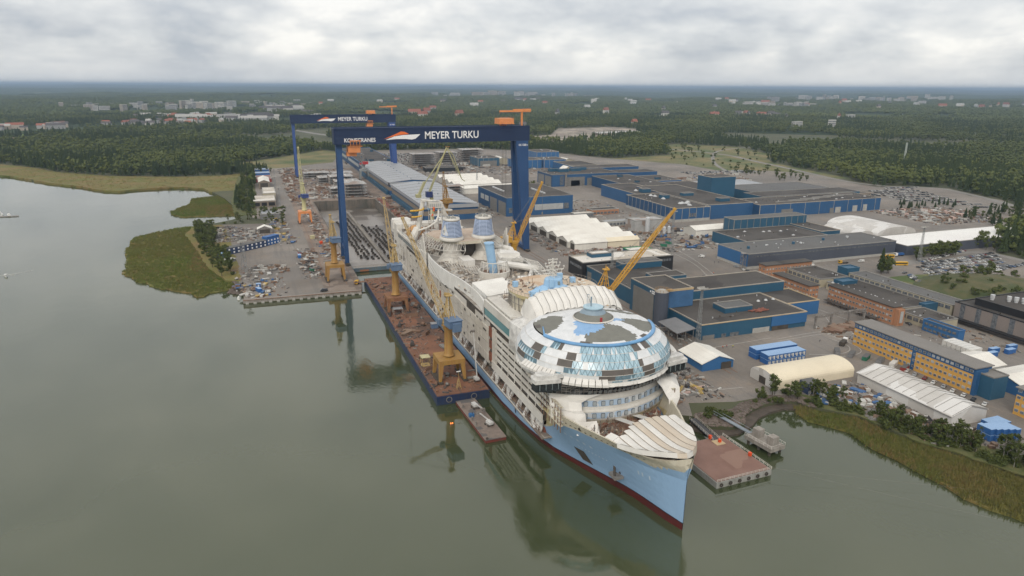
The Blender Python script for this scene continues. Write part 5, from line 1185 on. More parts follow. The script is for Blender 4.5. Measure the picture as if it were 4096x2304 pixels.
jib_crane('jib_crane','red and grey jib crane at the head of the dry dock',37,920,GZ,0,(mat('grey_green',(.28,.30,.30),rough=.6),mat('house_red',(.5,.04,.04),rough=.5),M_steel),24,14,R(78),28,R(110),0)
def lever_crane():
    g=thing('jib_crane','pale yellow double lever crane standing behind the water slides','jib crane',(30,452,GZ))
    mb=MB()
    for sx in (-1,1):
        for sy in (-1,1): mb.tube((sx*5,sy*5,0),(sx*3,sy*3,14),.8)
    mb.box(-5,-5,13,5,5,15); mb.build('portal',M_pale,g)
    mb=MB(); mb.cyl(-2,0,15,44,2.0,1.8,12); mb.build('column',M_pale,g)
    mb=MB(); mb.box(-7,-3,42,-1.5,3,47); mb.build('machinery_house',M_rb,g)
    mb=MB(); mb.tube((-5,0,44),(13,0,86),1.3,0,4,.6); mb.tube((-10,0,52),(15,0,86),.6,0,4,.4); mb.build('boom',M_pale,g)
    mb=MB(); mb.tube((-14,-1,44),(-8,-1,56),1.3); mb.tube((-14,1,44),(-8,1,56),1.3); mb.box(-16.5,-2.4,42,-12,2.4,45); mb.build('counterweight',M_pale,g)
    mb=MB()
    for y in (-.7,.7): mb.tube((13,y,86),(27,y,57),.35,0,4,.2); mb.tube((15,y,84),(19,y,79),.3); mb.tube((19,y,79),(27,y,57),.2); mb.tube((13,y,86),(24,y,60),.1,0,3); mb.tube((13,y,86),(4,y,66),.2)
    mb.tube((27,0,57),(30,0,55),.5); mb.build('nose_jib',M_pale,g)
    mb=MB()
    for k in range(8): mb.tube((14,0,86.4),(14+2.2*math.cos(k*.8),2.2*math.sin(k*.8),86.9),.3)
    mb.build('head_platform',M_cy,g)
lever_crane()
# ---------------------------------------------------------------- buildings of the yard
M_bw=mat('blue_cladding',(.022,.085,.20),(.028,.10,.225),scale=.05,rough=.5,stripe=2.4,sdir=0,streak=.2,dirt=(.02,.05,.10))
M_bw2=mat('teal_blue_cladding',(.022,.085,.15),(.028,.10,.17),scale=.05,rough=.5,streak=.2,dirt=(.02,.05,.08))
M_bw3=mat('bright_blue_panel',(.035,.13,.31),(.03,.12,.27),scale=.05,rough=.5)
M_rf=mat('felt_roof',(.045,.040,.037),(.075,.067,.06),scale=.04,rough=.9,patch=(.085,.077,.07),pscale=.035,pthr=.55,amt=.3)
M_rfg=mat('grey_felt_roof',(.10,.10,.10),(.13,.127,.122),scale=.04,rough=.85,patch=(.12,.12,.118),pscale=.03,pthr=.6)
M_rfw=mat('white_roof',(.62,.58,.52),(.42,.37,.30),scale=.05,rough=.7,amt=.5,patch=(.70,.67,.62),pscale=.04,pthr=.5)
M_trim=mat('beige_trim',(.40,.36,.30),rough=.6); M_trimg=mat('grey_trim',(.28,.27,.25),rough=.6); M_trimo=mat('tan_trim',(.55,.42,.25),rough=.6)
M_door=mat('grey_door',(.17,.165,.155),(.20,.195,.185),scale=.2,rough=.6,stripe=.9,sdir=2)
M_glz=mat('pale_glazing',(.44,.45,.44),(.34,.35,.36),scale=.2,rough=.35,stripe=3,sdir=0)
M_win=mat('window_glass',(.06,.07,.085),(.20,.21,.22),scale=.6,rough=.15,spec=.8)
M_slate=mat('slate_cladding',(.065,.075,.10),(.08,.09,.115),scale=.05,rough=.55,streak=.15)
M_plinth=mat('pale_plinth',(.42,.41,.38),(.33,.32,.30),scale=.3,rough=.8)
M_gw=mat('light_grey_roof',(.30,.31,.33),(.34,.35,.365),scale=.03,rough=.5)
M_brw=mat('brown_panel',(.20,.165,.13),(.23,.19,.15),scale=.1,rough=.6)
M_yw=mat('yellow_render',(.62,.34,.075),(.57,.32,.08),scale=.15,rough=.8)
M_ow=mat('orange_brick',(.40,.20,.11),(.35,.175,.095),scale=.4,rough=.85,stripe=1.1,sdir=2)
M_cw=mat('cream_wall',(.42,.38,.28),(.36,.32,.24),scale=.3,rough=.8)
M_tnt=mat('canvas_white',(.78,.76,.70),(.66,.63,.57),scale=.06,rough=.6,amt=.4,stripe=6,sdir=0)
M_tntc=mat('canvas_cream',(.74,.66,.50),(.66,.58,.44),scale=.05,rough=.6)
M_tntw=mat('canvas_dull_white',(.58,.56,.53),(.48,.46,.43),scale=.1,rough=.6,patch=(.66,.65,.63),pscale=.09,pthr=.5)
M_skl=mat('skylight_white',(.55,.56,.56),(.42,.43,.44),scale=.5,rough=.3)
M_blk2=mat('black_cladding',(.022,.023,.026),rough=.5); M_gpan=mat('warm_grey_panel',(.24,.205,.185),(.21,.18,.165),scale=.08,rough=.7)
def block(mb,x0,y0,x1,y1,z0,z1,m=0,mr=1,mt=2,par=.7,tw=.6):
    """walls, recessed roof and parapet; material slots wall, roof, trim"""
    mb.box(x0,y0,z0,x1,y1,z1-.55,m)
    mb.box(x0+tw,y0+tw,z1-.55,x1-tw,y1-tw,z1-.45,mr)
    for a in ((x0-.12,y0-.12,x1+.12,y0+tw),(x0-.12,y1-tw,x1+.12,y1+.12),(x0-.12,y0+tw,x0+tw,y1-tw),(x1-tw,y0+tw,x1+.12,y1-tw)): mb.box(a[0],a[1],z1-.55,a[2],a[3],z1,mt)
def bld(name,label,x0,y0,x1,y1,h,wall,roof,trim,cat='building',pil=0,plinth=None,sky=0,units=0,vents=0,doors=(),wins=(),seed=1,par=.7,group=None):
    w,d=x1-x0,y1-y0; g=thing(name,label,cat,(x0,y0,GZ),0,group); r=random.Random(seed)
    mb=MB(); mb.box(0,0,-.3,w,d,h-.5,0); wl=mb.build('wall',wall,g)
    mb=MB(); mb.box(.55,.55,h-.5,w-.55,d-.55,h-.4); rf=mb.build('roof',roof,g)
    mb=MB()
    for a in ((-.15,-.15,w+.15,.55),(-.15,d-.55,w+.15,d+.15),(-.15,.55,.55,d-.55),(w-.55,.55,w+.15,d-.55)): mb.box(a[0],a[1],h-.5,a[2],a[3],h+.12)
    mb.build('parapet',trim,g)
    if pil:
        mb=MB(); k=0
        while k<=w+.1: mb.box(min(k,w-.4),-.22,0,min(k,w-.4)+.4,-.0,h-.5); k+=pil
        k=0
        while k<=d+.1: mb.box(-.22,min(k,d-.4),0,0,min(k,d-.4)+.4,h-.5); k+=pil
        mb.build('wall_batten',trim,wl)
    if plinth: mb=MB(); mb.box(-.1,-.1,-.3,w+.1,d+.1,plinth); mb.build('plinth',M_plinth,wl)
    for (f,a,b,z0,z1,m) in doors:
        mb=MB()
        if f=='f': mb.box(a,-.3,z0,b,.1,z1)
        elif f=='l': mb.box(-.3,a,z0,.1,b,z1)
        else: mb.box(w-.1,a,z0,w+.3,b,z1)
        mb.build('door',m,g)
    for (f,a,b,z0,z1,n) in wins:
        st=(b-a)/n
        for k in range(n):
            mb=MB(); p,q=a+k*st+.12*st,a+(k+1)*st-.12*st
            if f=='f': mb.box(p,-.24,z0,q,.1,z1)
            elif f=='l': mb.box(-.24,p,z0,.1,q,z1)
            else: mb.box(w-.1,p,z0,w+.24,q,z1)
            mb.build('window',M_win,g)
    for k in range(sky):
        sx,sy=r.uniform(3,w-5),r.uniform(3,d-5); mb=MB(); mb.box(sx,sy,h-.4,sx+2.6,sy+1.6,h+.1); mb.add([(sx,sy,h+.1),(sx+2.6,sy,h+.1),(sx+2.6,sy+1.6,h+.1),(sx,sy+1.6,h+.1),(sx+1.3,sy+.8,h+.8)],[(0,1,4),(1,2,4),(2,3,4),(3,0,4)]); mb.build('skylight',M_skl,rf)
    for k in range(units):
        sx,sy=r.uniform(4,max(5,w-12)),r.uniform(4,max(5,d-9)); a,b,c=r.uniform(4,9),r.uniform(3,5.5),r.uniform(1.8,3.2); mb=MB(); mb.box(sx,sy,h-.4,sx+a,sy+b,h+c,0); mb.box(sx-.15,sy-.15,h+c,sx+a+.15,sy+b+.15,h+c+.2,1); mb.box(sx+a*.7,sy-.06,h+c*.3,sx+a*.95,sy,h+c*.85,2); mb.build('roof_plant_room',[M_bw2,M_rf,M_dark],rf)
    for k in range(vents):
        sx,sy=r.uniform(2,w-3),r.uniform(2,d-3); mb=MB(); mb.cyl(sx,sy,h-.4,h+.5,.35,.35,8) if r.random()<.5 else mb.box(sx,sy,h-.4,sx+1.1,sy+.7,h+.15); mb.build('roof_vent',r.choice([M_skl,M_steel,M_dark]),rf)
    return g,wl,rf
# --- the front hall, in four blocks
g,wl,rf=bld('assembly_hall','wide blue front hall beside the ship, dark roofs stepping up to a tall block',109,146,184,189,9.4,M_bw2,M_rf,M_trim,vents=9,sky=0,seed=2,doors=[('f',50,62,0,6,M_dark),('f',1,9,0,2.6,M_door),('f',14,17,0,2.4,M_win),('f',20,26,0,2.4,M_win),('f',36,48,0,3,M_plinth)])
mb=MB(); block(mb,75.2,17,101,45,0,9.4); 
for a in (0,): pass
mb.build('east_bay',[M_bw3,M_rf,M_trimo],g)
mb=MB(); mb.box(49,-.45,2.9,75.3,-.1,9.0); mb.build('fascia_panel',M_bw3,wl)
mb=MB(); mb.box(-.3,-.35,9.1,75.3,-.1,9.6); mb.box(75.1,-.35,9.1,75.5,17.2,9.6); mb.build('tan_coping',M_trimo,wl)
mb=MB(); block(mb,5,43.2,95,72,0,15.5); mb.build('upper_hall',[M_bw2,M_rf,M_trim],g)
u=MB(); block(u,-9,34,16.5,66,0,21); tb=u.build('tall_block',[M_bw2,M_rf,M_trim],g)
mb=MB(); mb.box(-9.3,37.5,0,-9.05,62,17.5); mb.build('big_door',M_door,tb)
mb=MB(); mb.box(-8.8,33.7,9.4,16.3,33.95,19.8); mb.box(16.3,33.7,9.4,16.6,44,19.8); mb.build('blue_panel',mat('mid_blue_panel',(.06,.15,.30),rough=.5),tb)
mb=MB(); mb.box(16.4,33.5,19.8,16.9,34.1,21.1); mb.box(-9,33.5,19.8,16.9,33.95,21.1); mb.build('tan_coping',M_trimo,tb)
mb=MB(); mb.tube((-9.35,41.2,18.9),(-9.5,41.2,18.9),.65,0,14); mb.build('wall_lamp',M_sign,tb)
mb=MB()
for r_ in range(2):
    x=39.9
    for k in range(9 if r_ else 11):
        wd=random.Random(k+r_*7).choice([.35,.5,.65]); mb.box(-9.4,x-wd,19.0-1.15*r_,-9.2,x,19.75-1.15*r_); x-=wd+.18
mb.build('wall_lettering',M_sign,tb)
mb=MB(); block(mb,26,14,46,26,9,12.5); mb.build('plant_room',[M_bw2,M_rfg,M_trimg],rf)
mb=MB(); block(mb,14,73,38,86,9,17.5); mb.build('link_block',[M_bw2,M_rf,M_trimg],g)
mb=MB(); 
for k in range(6): mb.tube((44+rnd.uniform(-4,5),10+rnd.uniform(-2,3),9.6),(50+rnd.uniform(-4,5),12+rnd.uniform(-3,3),9.9),.45,0,6)
mb.build('duct',M_redp,rf)
mb=MB()
for k in range(3): mb.cyl(62+k*6,28+.2*k,9.0,9.8,1.2,.7,10)
mb.build('roof_dome_light',M_skl,rf)
s=thing('storage_silo','dark blue round silo with a yellow railed top at the corner of the front hall','silo',(101.5,177.5,GZ))
MB().cyl(0,0,-.2,21.3,4.2,4.2,28).build('silo_shell',M_slate,s); MB().cyl(0,0,21.3,22.4,4.2,2.2,28).build('silo_cap',M_plinth,s)
mb=MB(); 
for k in range(16): a=k*PI/8; mb.tube((4.3*math.cos(a),4.3*math.sin(a),21.2),(4.3*math.cos(a),4.3*math.sin(a),23),.07,0,3)
for z in (22.1,23): mb.path([(4.3*math.cos(k*PI/8),4.3*math.sin(k*PI/8),z) for k in range(17)],.08,0,3)
mb.box(2.5,-3,22.3,6.5,0,22.5); mb.build('railing',M_cy,s)
c=thing('canopy_shelter','flat grey canopy on thin posts against the left side of the front hall','canopy',(93,144,GZ))
mb=MB(); mb.add([(-1,1,6.6),(13,3,7.4),(12,23,8),(-1,21,7.4),(-1,1,6.2),(13,3,7.0),(12,23,7.6),(-1,21,7.0)],[(0,1,2,3),(7,6,5,4),(0,4,5,1),(1,5,6,2),(2,6,7,3),(3,7,4,0)]); mb.build('canopy_roof',mat('canopy_grey',(.20,.20,.205),rough=.5),c)
for px,py in ((0,2),(6,3),(12,4),(0,20),(0,11)): MB().tube((px,py,0),(px,py,6.8),.2).build('post',M_steel,c)
mb=MB(); mb.path([(76,6+0,8.5),(110-9,9,8.5)],.5); 
pr=thing('pipe_rack','grey steel gantry frame over stacked rusty sections','steel frame',(186,140,GZ))
for x in (0,12,26,38): MB().box(x-.5,-.5,0,x+.5,.5,8.6).build('post',M_steel,pr)
mb=MB(); mb.lattice((-2,0,7.8),(39,0,7.8),1.6,1.6,16,.16,0,h0=1.6,h1=1.6); mb.build('girder',M_steel,pr)
# --- halls behind the ship's bow
bld('workshop_hall','low dark roofed hall between the ship and the white roofed building',105,214,158,286,10.8,M_bw2,M_rf,M_trimg,vents=10,units=0,seed=5,doors=[('l',64,70,0,7,M_door),('f',20,30,0,5,M_door)])
bld('workshop_hall','long narrow teal blue block with ribbed side in front of the white roof',124,267,158,276,15.2,M_bw2,M_rfg,M_trimg,pil=0,vents=2,seed=6)
bld('workshop_hall','dark walled building with a broad dirty white roof',102,287,181,312,13,M_blk2,M_rfw,M_trimg,vents=6,seed=7,wins=[('l',2,22,7.5,9.6,9),('f',58,77,8.5,10.4,8)])
bld('roof_cabin','small blue cabin with white roof standing on the white roof',116,300,133,309,15.8,M_bw2,M_rfw,M_trimg,cat='cabin',seed=8)
bld('roof_cabin','blue walled cabin with green edge at the right of the white roof',160,318,182,330,11,M_bw2,M_rfw,mat('green_edge',(.04,.25,.10),rough=.6),cat='cabin',seed=9)
# --- slate hall with the long window band
g,wl,rf=bld('long_hall','long slate grey hall with a blue end wall and a thin band of windows',240,271,396,310,12.6,M_slate,M_rfg,M_trimg,vents=24,seed=10,plinth=2.2,wins=[('f',4,152,9.6,10.6,40)])
mb=MB(); mb.box(-.18,.2,2.2,-.02,38.8,12.1); mb.build('blue_end_wall',M_bw3,wl)
for k,(x,y) in enumerate(((14,18),(36,22),(62,20),(70,20),(98,24),(128,27))): mb=MB(); mb.cyl(x,y,12,14.2 if k%2==0 else 13.2,1.2,1.2,12); mb.build('roof_drum',M_bw2 if k%2==0 else M_skl,rf)
mb=MB(); mb.lattice((-3,2,0),(-3,2,13),3,3,5,.15); mb.cyl(-3,2,13,13.3,2.4,2.4,12); mb.build('stair_tower',M_steel,wl)
bld('striped_hall','high blue block with pale vertical strips on a dark roofed hall',300,368,386,384,19.5,M_bw2,M_rfg,M_trimg,pil=7.5,seed=11)
bld('low_hall','dark roofed hall edged with grey coping below the striped blue block',276,318,366,367.6,10.5,M_bw2,M_rf,M_trimg,vents=8,seed=12,sky=6)
bld('low_hall','small dark roofed wing with teal walls right of the low hall',366.5,327,389,374,12,M_bw2,M_rf,M_trim,vents=2,seed=13)
g,wl,rf=bld('quay_store','very long grey store with bright white roof at the right edge',403,265,640,306,8.6,M_slate,mat('bright_white_roof',(.80,.79,.76),(.74,.72,.69),scale=.02,rough=.5),M_trimg,seed=14)
# --- huge central hall
g,wl,rf=bld('fabrication_hall','huge blue fabrication hall with beige coping and pale wall battens',296,462,341,567,15.2,M_bw,M_rf,M_trim,pil=9,sky=0,vents=14,seed=15,plinth=3,wins=[('f',18,27,5,9,3)])
mb=MB(); block(mb,14,106,60,197,0,15.2); mb.build('rear_bay',[M_bw,M_rf,M_trim],g)
mb=MB(); block(mb,45.3,4,105,160,0,16.2); mb.build('east_bay',[M_bw,M_rf,M_trim],g)
for k,(x,y) in enumerate(((22,24),(30,24),(26,26),(24,80),(22,86),(23,60),(36,30),(29,120),(26,128),(26,12))): mb=MB(); mb.add([(x,y,15),(x+3.6,y,15),(x+3.6,y+5,15),(x,y+5,15),(x+1.8,y+1.2,17),(x+1.8,y+3.8,17)],[(0,1,4),(1,2,5,4),(2,3,5),(3,0,4,5)]); mb.build('skylight',M_skl,rf)
for (x,y,a,b,c) in ((25,64,9,9,4),(27,112,11,10,4.5),(57,70,14,8,4),(72,20,13,9,4.5)): mb=MB(); block(mb,x,y,x+a,y+b,15,15.3+c); mb.build('plant_room',[M_bw2,M_rfg,M_trimg],rf)
bld('tower_block','tall plain blue tower block rising from the central hall',403,548,438,577,34,M_bw2,M_rf,M_trim,cat='tower block',vents=4,seed=16,group=None)
g,wl,rf=bld('fabrication_hall','far right blue hall with dark roofs and loading doors',401.5,455,578,500,14.6,M_bw,M_rf,M_trim,pil=21,vents=30,sky=8,seed=17,plinth=0,doors=[('f',30,46,0,8,M_door),('f',100,106,0,6,M_door),('f',108,116,0,6.5,M_plinth),('f',134,141,0,7,M_plinth),('f',150,156,0,7.5,M_plinth)])
mb=MB(); block(mb,40,45.2,190,80,0,15.6); mb.build('north_bay',[M_bw2,M_rf,M_trimg],g)
mb=MB(); block(mb,60,80.2,185,150,0,14.2); mb.build('rear_bay',[M_bw2,M_rfg,M_trimg],g)
for k in range(5): mb=MB(); mb.box(30+k*22,-.0+10+k*5,14.2,75+k*22,11.2+k*5,15.4); mb.build('roof_ridge',M_trimg,rf)
bld('annex_hall','low grey brown annex with window strips right of the blue halls',588,520,632,532,9,M_brw,M_rf,M_trim,wins=[('f',1,43,4,6.5,14)],seed=18)
bld('low_hall','flat dark roofed link hall between the central hall and the rear works',341.5,622.5,402,750,14.5,M_bw,M_rf,M_trimg,vents=8,sky=3,units=2,seed=61)
bld('low_hall','dark roofed hall tucked in behind the tower block',404,578,453,668,13,M_bw,M_rf,M_trim,vents=6,units=1,seed=62)
bld('low_hall','small blue hall with chimney stub at the end of the rear works',403,690,455,748,12,M_bw3,M_rf,M_trim,vents=3,units=1,seed=63)
# --- rear blue works
g,wl,rf=bld('panel_works','rear blue works with grey doors below a dark roof',281,756,388,812,17.4,M_bw,M_rf,M_trimg,cat='building',vents=12,seed=19,doors=[('l',4,26,0,14,M_door),('l',30,52,0,14,M_door),('f',22,52,0,13,M_door),('f',30,44,0,8,M_dark),('f',56,84,0,11,M_door),('f',86,105,0,11,M_door)],wins=[('f',12,18,2,15,3)])
mb=MB(); mb.box(19.5,-3,0,22,-.3,19); mb.build('chimney_duct',M_steel,g)
mb=MB(); block(mb,107.2,6,178,40,0,16); mb.build('east_bay',[M_bw,M_rf,M_trimg],g)
mb=MB(); block(mb,70,57,175,96,0,18.5); mb.build('rear_bay',[M_bw,M_rf,M_trim],g)
mb=MB(); block(mb,84,97,136,190,0,15.5); mb.build('north_bay',[M_bw,M_rf,M_trim],g)
for (x,y) in ((24,30),(46,34),(60,44),(14,40)): mb=MB(); block(mb,x,y,x+16,y+9,17,21); mb.build('plant_room',[M_bw2,M_rfg,M_bw2],rf)
bld('flat_store','wide low building with rippled grey roof behind the tower block',455,600,560,690,9,M_slate,M_gw,M_trimg,seed=20,vents=12)
bld('outfit_shop','blue workshop with large pale glazing right of the funnels',137,552,218,655,21,M_bw,M_rf,M_trimg,vents=4,seed=21,doors=[('l',2,26,0,15,M_door),('l',32,56,0,15,M_door),('f',34,69,5.5,12,M_glz),('f',3,7,4,9.5,M_win),('f',70,76,5.5,12,M_win),('l',62,76,8,14,M_glz),('l',80,92,8,14,M_glz)])
mb=MB(); mb.box(150,600,23,151.5,640,24.4); mb.box(190,570,23,191.5,612,24.4); tag(mb.build('roof_light_strip',M_skl),'long white roof light strips on the blue workshop roof','roof light')
# --- far group
for i,(x0,y0,x1,y1,h,m,l) in enumerate(((259,1040,300,1090,15,M_bw2,'farthest small hall with grey door left of the gantry leg'),(312,985,360,1030,15,M_bw3,'blue block with pale battens just behind the gantry leg'),(363,980,405,1025,15,M_bw3,'blue block with pale battens right of the gantry leg'),(398,1100,445,1160,17,M_bw3,'rearmost blue block with white roof vents'))):
    bld('storage_block',l,x0,y0,x1,y1,h,m,M_rf,M_trim,pil=10,sky=4,seed=30+i,doors=[('f',4,36,0,10,M_door)] if i==0 else [])
bld('flat_store','dark flat store among the piled steel behind the grey hall',150,985,215,1010,7,M_blk2,M_rf,M_trimg,seed=41)
# --- grey roofed building docks
def gable(name,label,x0,y0,x1,y1,he,hr,wallm,roofm,axis='y',cat='building',over=.6,group=None,open_=0,ribs=0,loc=None,rz=0,band=None):
    w,d=x1-x0,y1-y0; g=thing(name,label,cat,(x0,y0,GZ) if loc is None else loc,rz,group); mb=MB()
    if axis=='y':
        c=w/2; P=[(0,0),(w,0)]
        mb.add([(0,0,0),(w,0,0),(w,0,he),(c,0,hr),(0,0,he),(0,d,0),(w,d,0),(w,d,he),(c,d,hr),(0,d,he)],[(0,1,2,3,4),(9,8,7,6,5),(0,4,9,5),(1,6,7,2)])
        rf=[((-over,-.4,he-over*.3),(c,-.4,hr+.15),(c,d+.4,hr+.15),(-over,d+.4,he-over*.3)),((c,-.4,hr+.15),(w+over,-.4,he-over*.3),(w+over,d+.4,he-over*.3),(c,d+.4,hr+.15))]
    else:
        c=d/2
        mb.add([(0,0,0),(0,d,0),(0,d,he),(0,c,hr),(0,0,he),(w,0,0),(w,d,0),(w,d,he),(w,c,hr),(w,0,he)],[(4,3,2,1,0),(5,6,7,8,9),(5,9,4,0),(1,2,7,6)])
        rf=[((-.4,-over,he-over*.3),(w+.4,-over,he-over*.3),(w+.4,c,hr+.15),(-.4,c,hr+.15)),((-.4,c,hr+.15),(w+.4,c,hr+.15),(w+.4,d+over,he-over*.3),(-.4,d+over,he-over*.3))]
    wl=mb.build('wall',wallm,g); mb=MB()
    for q in rf:
        mb.quad(*q,0); mb.quad(*[(x,y,z-.25) for x,y,z in q[::-1]],0)
    r=mb.build('roof',roofm,g)
    if ribs:
        mb=MB(); n=int((d if axis=='y' else w)/ribs)
        for k in range(n+1):
            if axis=='y': y=k*ribs; mb.tube((0,y,he+.12),(c,y,hr+.3),.13,0,3); mb.tube((c,y,hr+.3),(w,y,he+.12),.13,0,3)
            else: x=k*ribs; mb.tube((x,0,he+.12),(x,c,hr+.3),.13,0,3); mb.tube((x,c,hr+.3),(x,d,he+.12),.13,0,3)
        mb.build('roof_seam',M_trimg,r)
    if open_:
        mb=MB()
        if axis=='y': mb.box(w*.14,-.25,0,w*.86,.1,he*.86)
        else: mb.box(-.25,d*.15,0,.1,d*.85,he*.86)
        mb.build('opening',M_dark,g)
    if band: 
        mb=MB(); z0,z1=band; mb.box(-.2,0,z0,0,d,z1); mb.box(0,-.2,z0,w,0,z1); mb.build('brown_band',M_brw,wl)
    return g
for (x0,y0,x1,y1,l) in ((44,552,104,732,'nearer light grey roofed hall with blue and brown walls beside the dry dock'),(44,748,106,1002,'farther light grey roofed hall with blue and brown walls beside the dry dock')):
    g=gable('dock_hall',l,x0,y0,x1,y1,17,19.5,M_bw,M_gw,'y',over=.2,ribs=22,band=(6,11))
    d=y1-y0; w=x1-x0; mb=MB(); mb.box(-1.4,-1.4,13.4,0,d+.4,17.2); mb.box(-1.4,-1.4,13.4,w+.8,0,17.2); mb.build('roof_fascia',M_gw,g)
    for k in range(int(d/24)): MB().cyl(w/2+.6,12+24*k,19.4,20.6,.5,.5,8).build('ridge_vent',M_bw2,g)
    mb=MB(); mb.box(-3.2,8,0,-.3,d-8,5.2,0); mb.build('lean_to',M_bw2,g)
bld('pipe_store','long blue hall with a white window band at the far end of the dock',45,1010,106,1300,17,M_bw,M_rf,M_bw3,units=5,sky=5,seed=44,doors=[('l',20,150,7,12,M_glz),('l',170,260,7,12,M_glz)])
# --- canvas sheds and tents
for k in range(5):
    y0=388+k*23.5; gable('canvas_shed',['front','second','third','fourth','rearmost'][k]+' gable of the white canvas sheds beside the ship',137,y0,206-(k==0)*0,y0+23,5.4,8.8,M_tnt,M_tnt,'x','canvas shed',open_=1)
gable('canvas_shed','low white canvas shed standing in front of the gabled row',138,376,170,386.5,6.2,8.4,M_tnt,M_tnt,'x','canvas shed',open_=1)
gable('canvas_shed','cream canvas shed joined to the end of the low white one',170.6,376,203,386.5,6.0,8.3,M_tntc,M_tntc,'x','canvas shed')
for k in range(4): y0=773+k*27; gable('canvas_shed',['nearest','second','third','last'][k]+' long white canvas roof behind the grey hall',140,y0,209,y0+26.5,6.5,10,M_tnt,M_tnt,'x','canvas shed')
gable('canvas_shed','narrow white canvas shed with grey end in front of the rear sheds',138,728,215,752,7.4,10,M_tnt,M_tnt,'x','canvas shed')
gable('canvas_tent','white gabled tent on blue walls beside the ship bow',82.5,107,101.5,128,4.4,7.4,M_bw3,M_tnt,'y','tent')
mb=MB(); mb.box(94,106.6,GZ,100,107.1,GZ+3.6); tag(mb.build('tent_doorway',M_dark),'dark doorway of the tent with blue walls','doorway')
gable('canvas_tent','long dull white ribbed tent near the reed shore',147,19.5,168,70,5.6,8.6,M_tntw,M_tntw,'y','tent',ribs=4.2,over=.8)
gable('canvas_tent','white tent with low side awning by the central hall',274,391,336,412,6.6,9.2,M_tnt,M_tnt,'x','tent')
gable('canvas_tent','small white gabled tent at the far rear',408,1010,440,1040,8,12,M_cw,M_tnt,'y','tent')
gable('canvas_tent','cream tent squeezed beside the farthest small hall',300.5,1060,326,1095,9,13,M_cw,M_tnt,'y','tent')
gable('canvas_tent','tiny cream tent peak behind the rear blue works',330,830,352,850,12,19.5,M_cw,M_tnt,'y','tent')
def arch(name,label,x0,y0,x1,y1,hs,hr,m,axis='x',cat='tent',mw=None):
    w,d=x1-x0,y1-y0; g=thing(name,label,cat,(x0,y0,GZ)); mb=MB(); n=14; c=(d if axis=='x' else w)/2
    prof=[(-c,0)]+[(-c*math.cos(PI*k/n)*1.0,hs+(hr-hs)*math.sin(PI*k/n)) for k in range(n+1)]+[(c,0)]
    P=[[(0,c+a,z) if axis=='x' else (c+a,0,z) for a,z in prof],[(w,c+a,z) if axis=='x' else (c+a,d,z) for a,z in prof]]
    for k in range(len(prof)-1): mb.quad(P[0][k],P[1][k],P[1][k+1],P[0][k+1],0)
    mb.build('canvas',m,g); mb=MB(); mb.add(P[0],[tuple(range(len(prof)))[::-1]]); mb.build('end_wall',mw or m,g); mb=MB(); mb.add(P[1],[tuple(range(len(prof)))]); mb.build('end_wall',mw or m,g); return g
g=arch('arched_tent','large beige arched tent on the yard near the rocky shore',102,76,151,94,3.4,7.4,M_tntc,mw=M_tntw)
mb=MB(); mb.box(-.25,6.8,0,.1,11.2,3.6); mb.build('doorway',M_dark,g); 
mb=MB(); mb.box(-.3,8,0,49,.1,3.2); 
arch('arched_tent','wide pale arched tent behind the slate hall',440,330,490,395,3,9.5,M_tntw,'y')
arch('arched_tent','narrow pale arched tent left of the wide one behind the slate hall',416,332,437,376,2.6,7.5,M_tntw,'y')
gable('canvas_tent','white gabled tent between the yellow office and the white container block',204,55,230,75,4,7,M_tnt,M_tnt,'x','tent')
gable('canvas_tent','white tent on blue walls beyond the blue end of the yellow office',206,28,236,50,5,8,M_bw3,M_tnt,'x','tent')
arch('arched_tent','long white half round tunnel tent behind the yellow office',201.5,44,208,100,1.5,4.6,M_tnt,'y')
# --- offices
def office(name,label,x0,y0,x1,y1,h,wall,roof,floors,nx,ny,z0=1.6,fh=3.3,wm=M_win,frame=None,pairs=0):
    w,d=x1-x0,y1-y0; g=thing(name,label,'office building',(x0,y0,GZ)); mb=MB(); mb.box(0,0,0,w,d,h); wl=mb.build('wall',wall,g)
    mb=MB(); mb.box(-.7,-.7,h,w+.7,d+.7,h+.5); rf=mb.build('roof',roof,g); proto={}; wr=random.Random(int(x0))
    def win(x,y,z,face,ww,hh):
        key=(face,round(ww,2),round(hh,2),wr.randrange(5))
        if key not in proto:
            q=MB(); 
            if face=='l': q.box(-.14,-ww/2,0,.02,ww/2,hh)
            else: q.box(-ww/2,-.14,0,ww/2,.02,hh)
            o=q.build('window',frame or M_trimg,g); q=MB()
            if face=='l': q.box(-.18,-ww/2+.14,.14,-.12,ww/2-.14,hh-.14)
            else: q.box(-ww/2+.14,-.18,.14,ww/2-.14,-.12,hh-.14)
            q.build('pane',[wm,wm,wm,M_glz,M_win][key[3]],o); proto[key]=o
        else:
            s=proto[key]; o=s.copy(); COL.objects.link(o); o.parent=g
            for ch in [c for c in s.children]: c=ch.copy(); COL.objects.link(c); c.parent=o
        o.location=(x,y,z)
    for f in range(floors):
        z=z0+f*fh
        for k in range(ny): win(0,d*(k+.5)/ny,z,'l',min(1.7,d/ny*.7),1.35)
        for k in range(nx): win(w*(k+.5)/nx,0,z,'f',1.4,1.4)
    return g,wl,rf
g,wl,rf=office('brick_office','three storey orange brick office with rows of white framed windows',236,130,243,182,11.2,M_ow,M_rf,3,0,20,frame=M_plinth)
mb=MB(); mb.box(1,-3.2,0,6,.1,10.4); mb.box(3,-3.5,1,4.6,-3.2,9); mb.build('stair_bay',[M_ow],wl)
mb=MB(); mb.box(2.4,-3.6,2,4.6,-3.3,9.2); mb.build('stair_glazing',M_glz,wl)
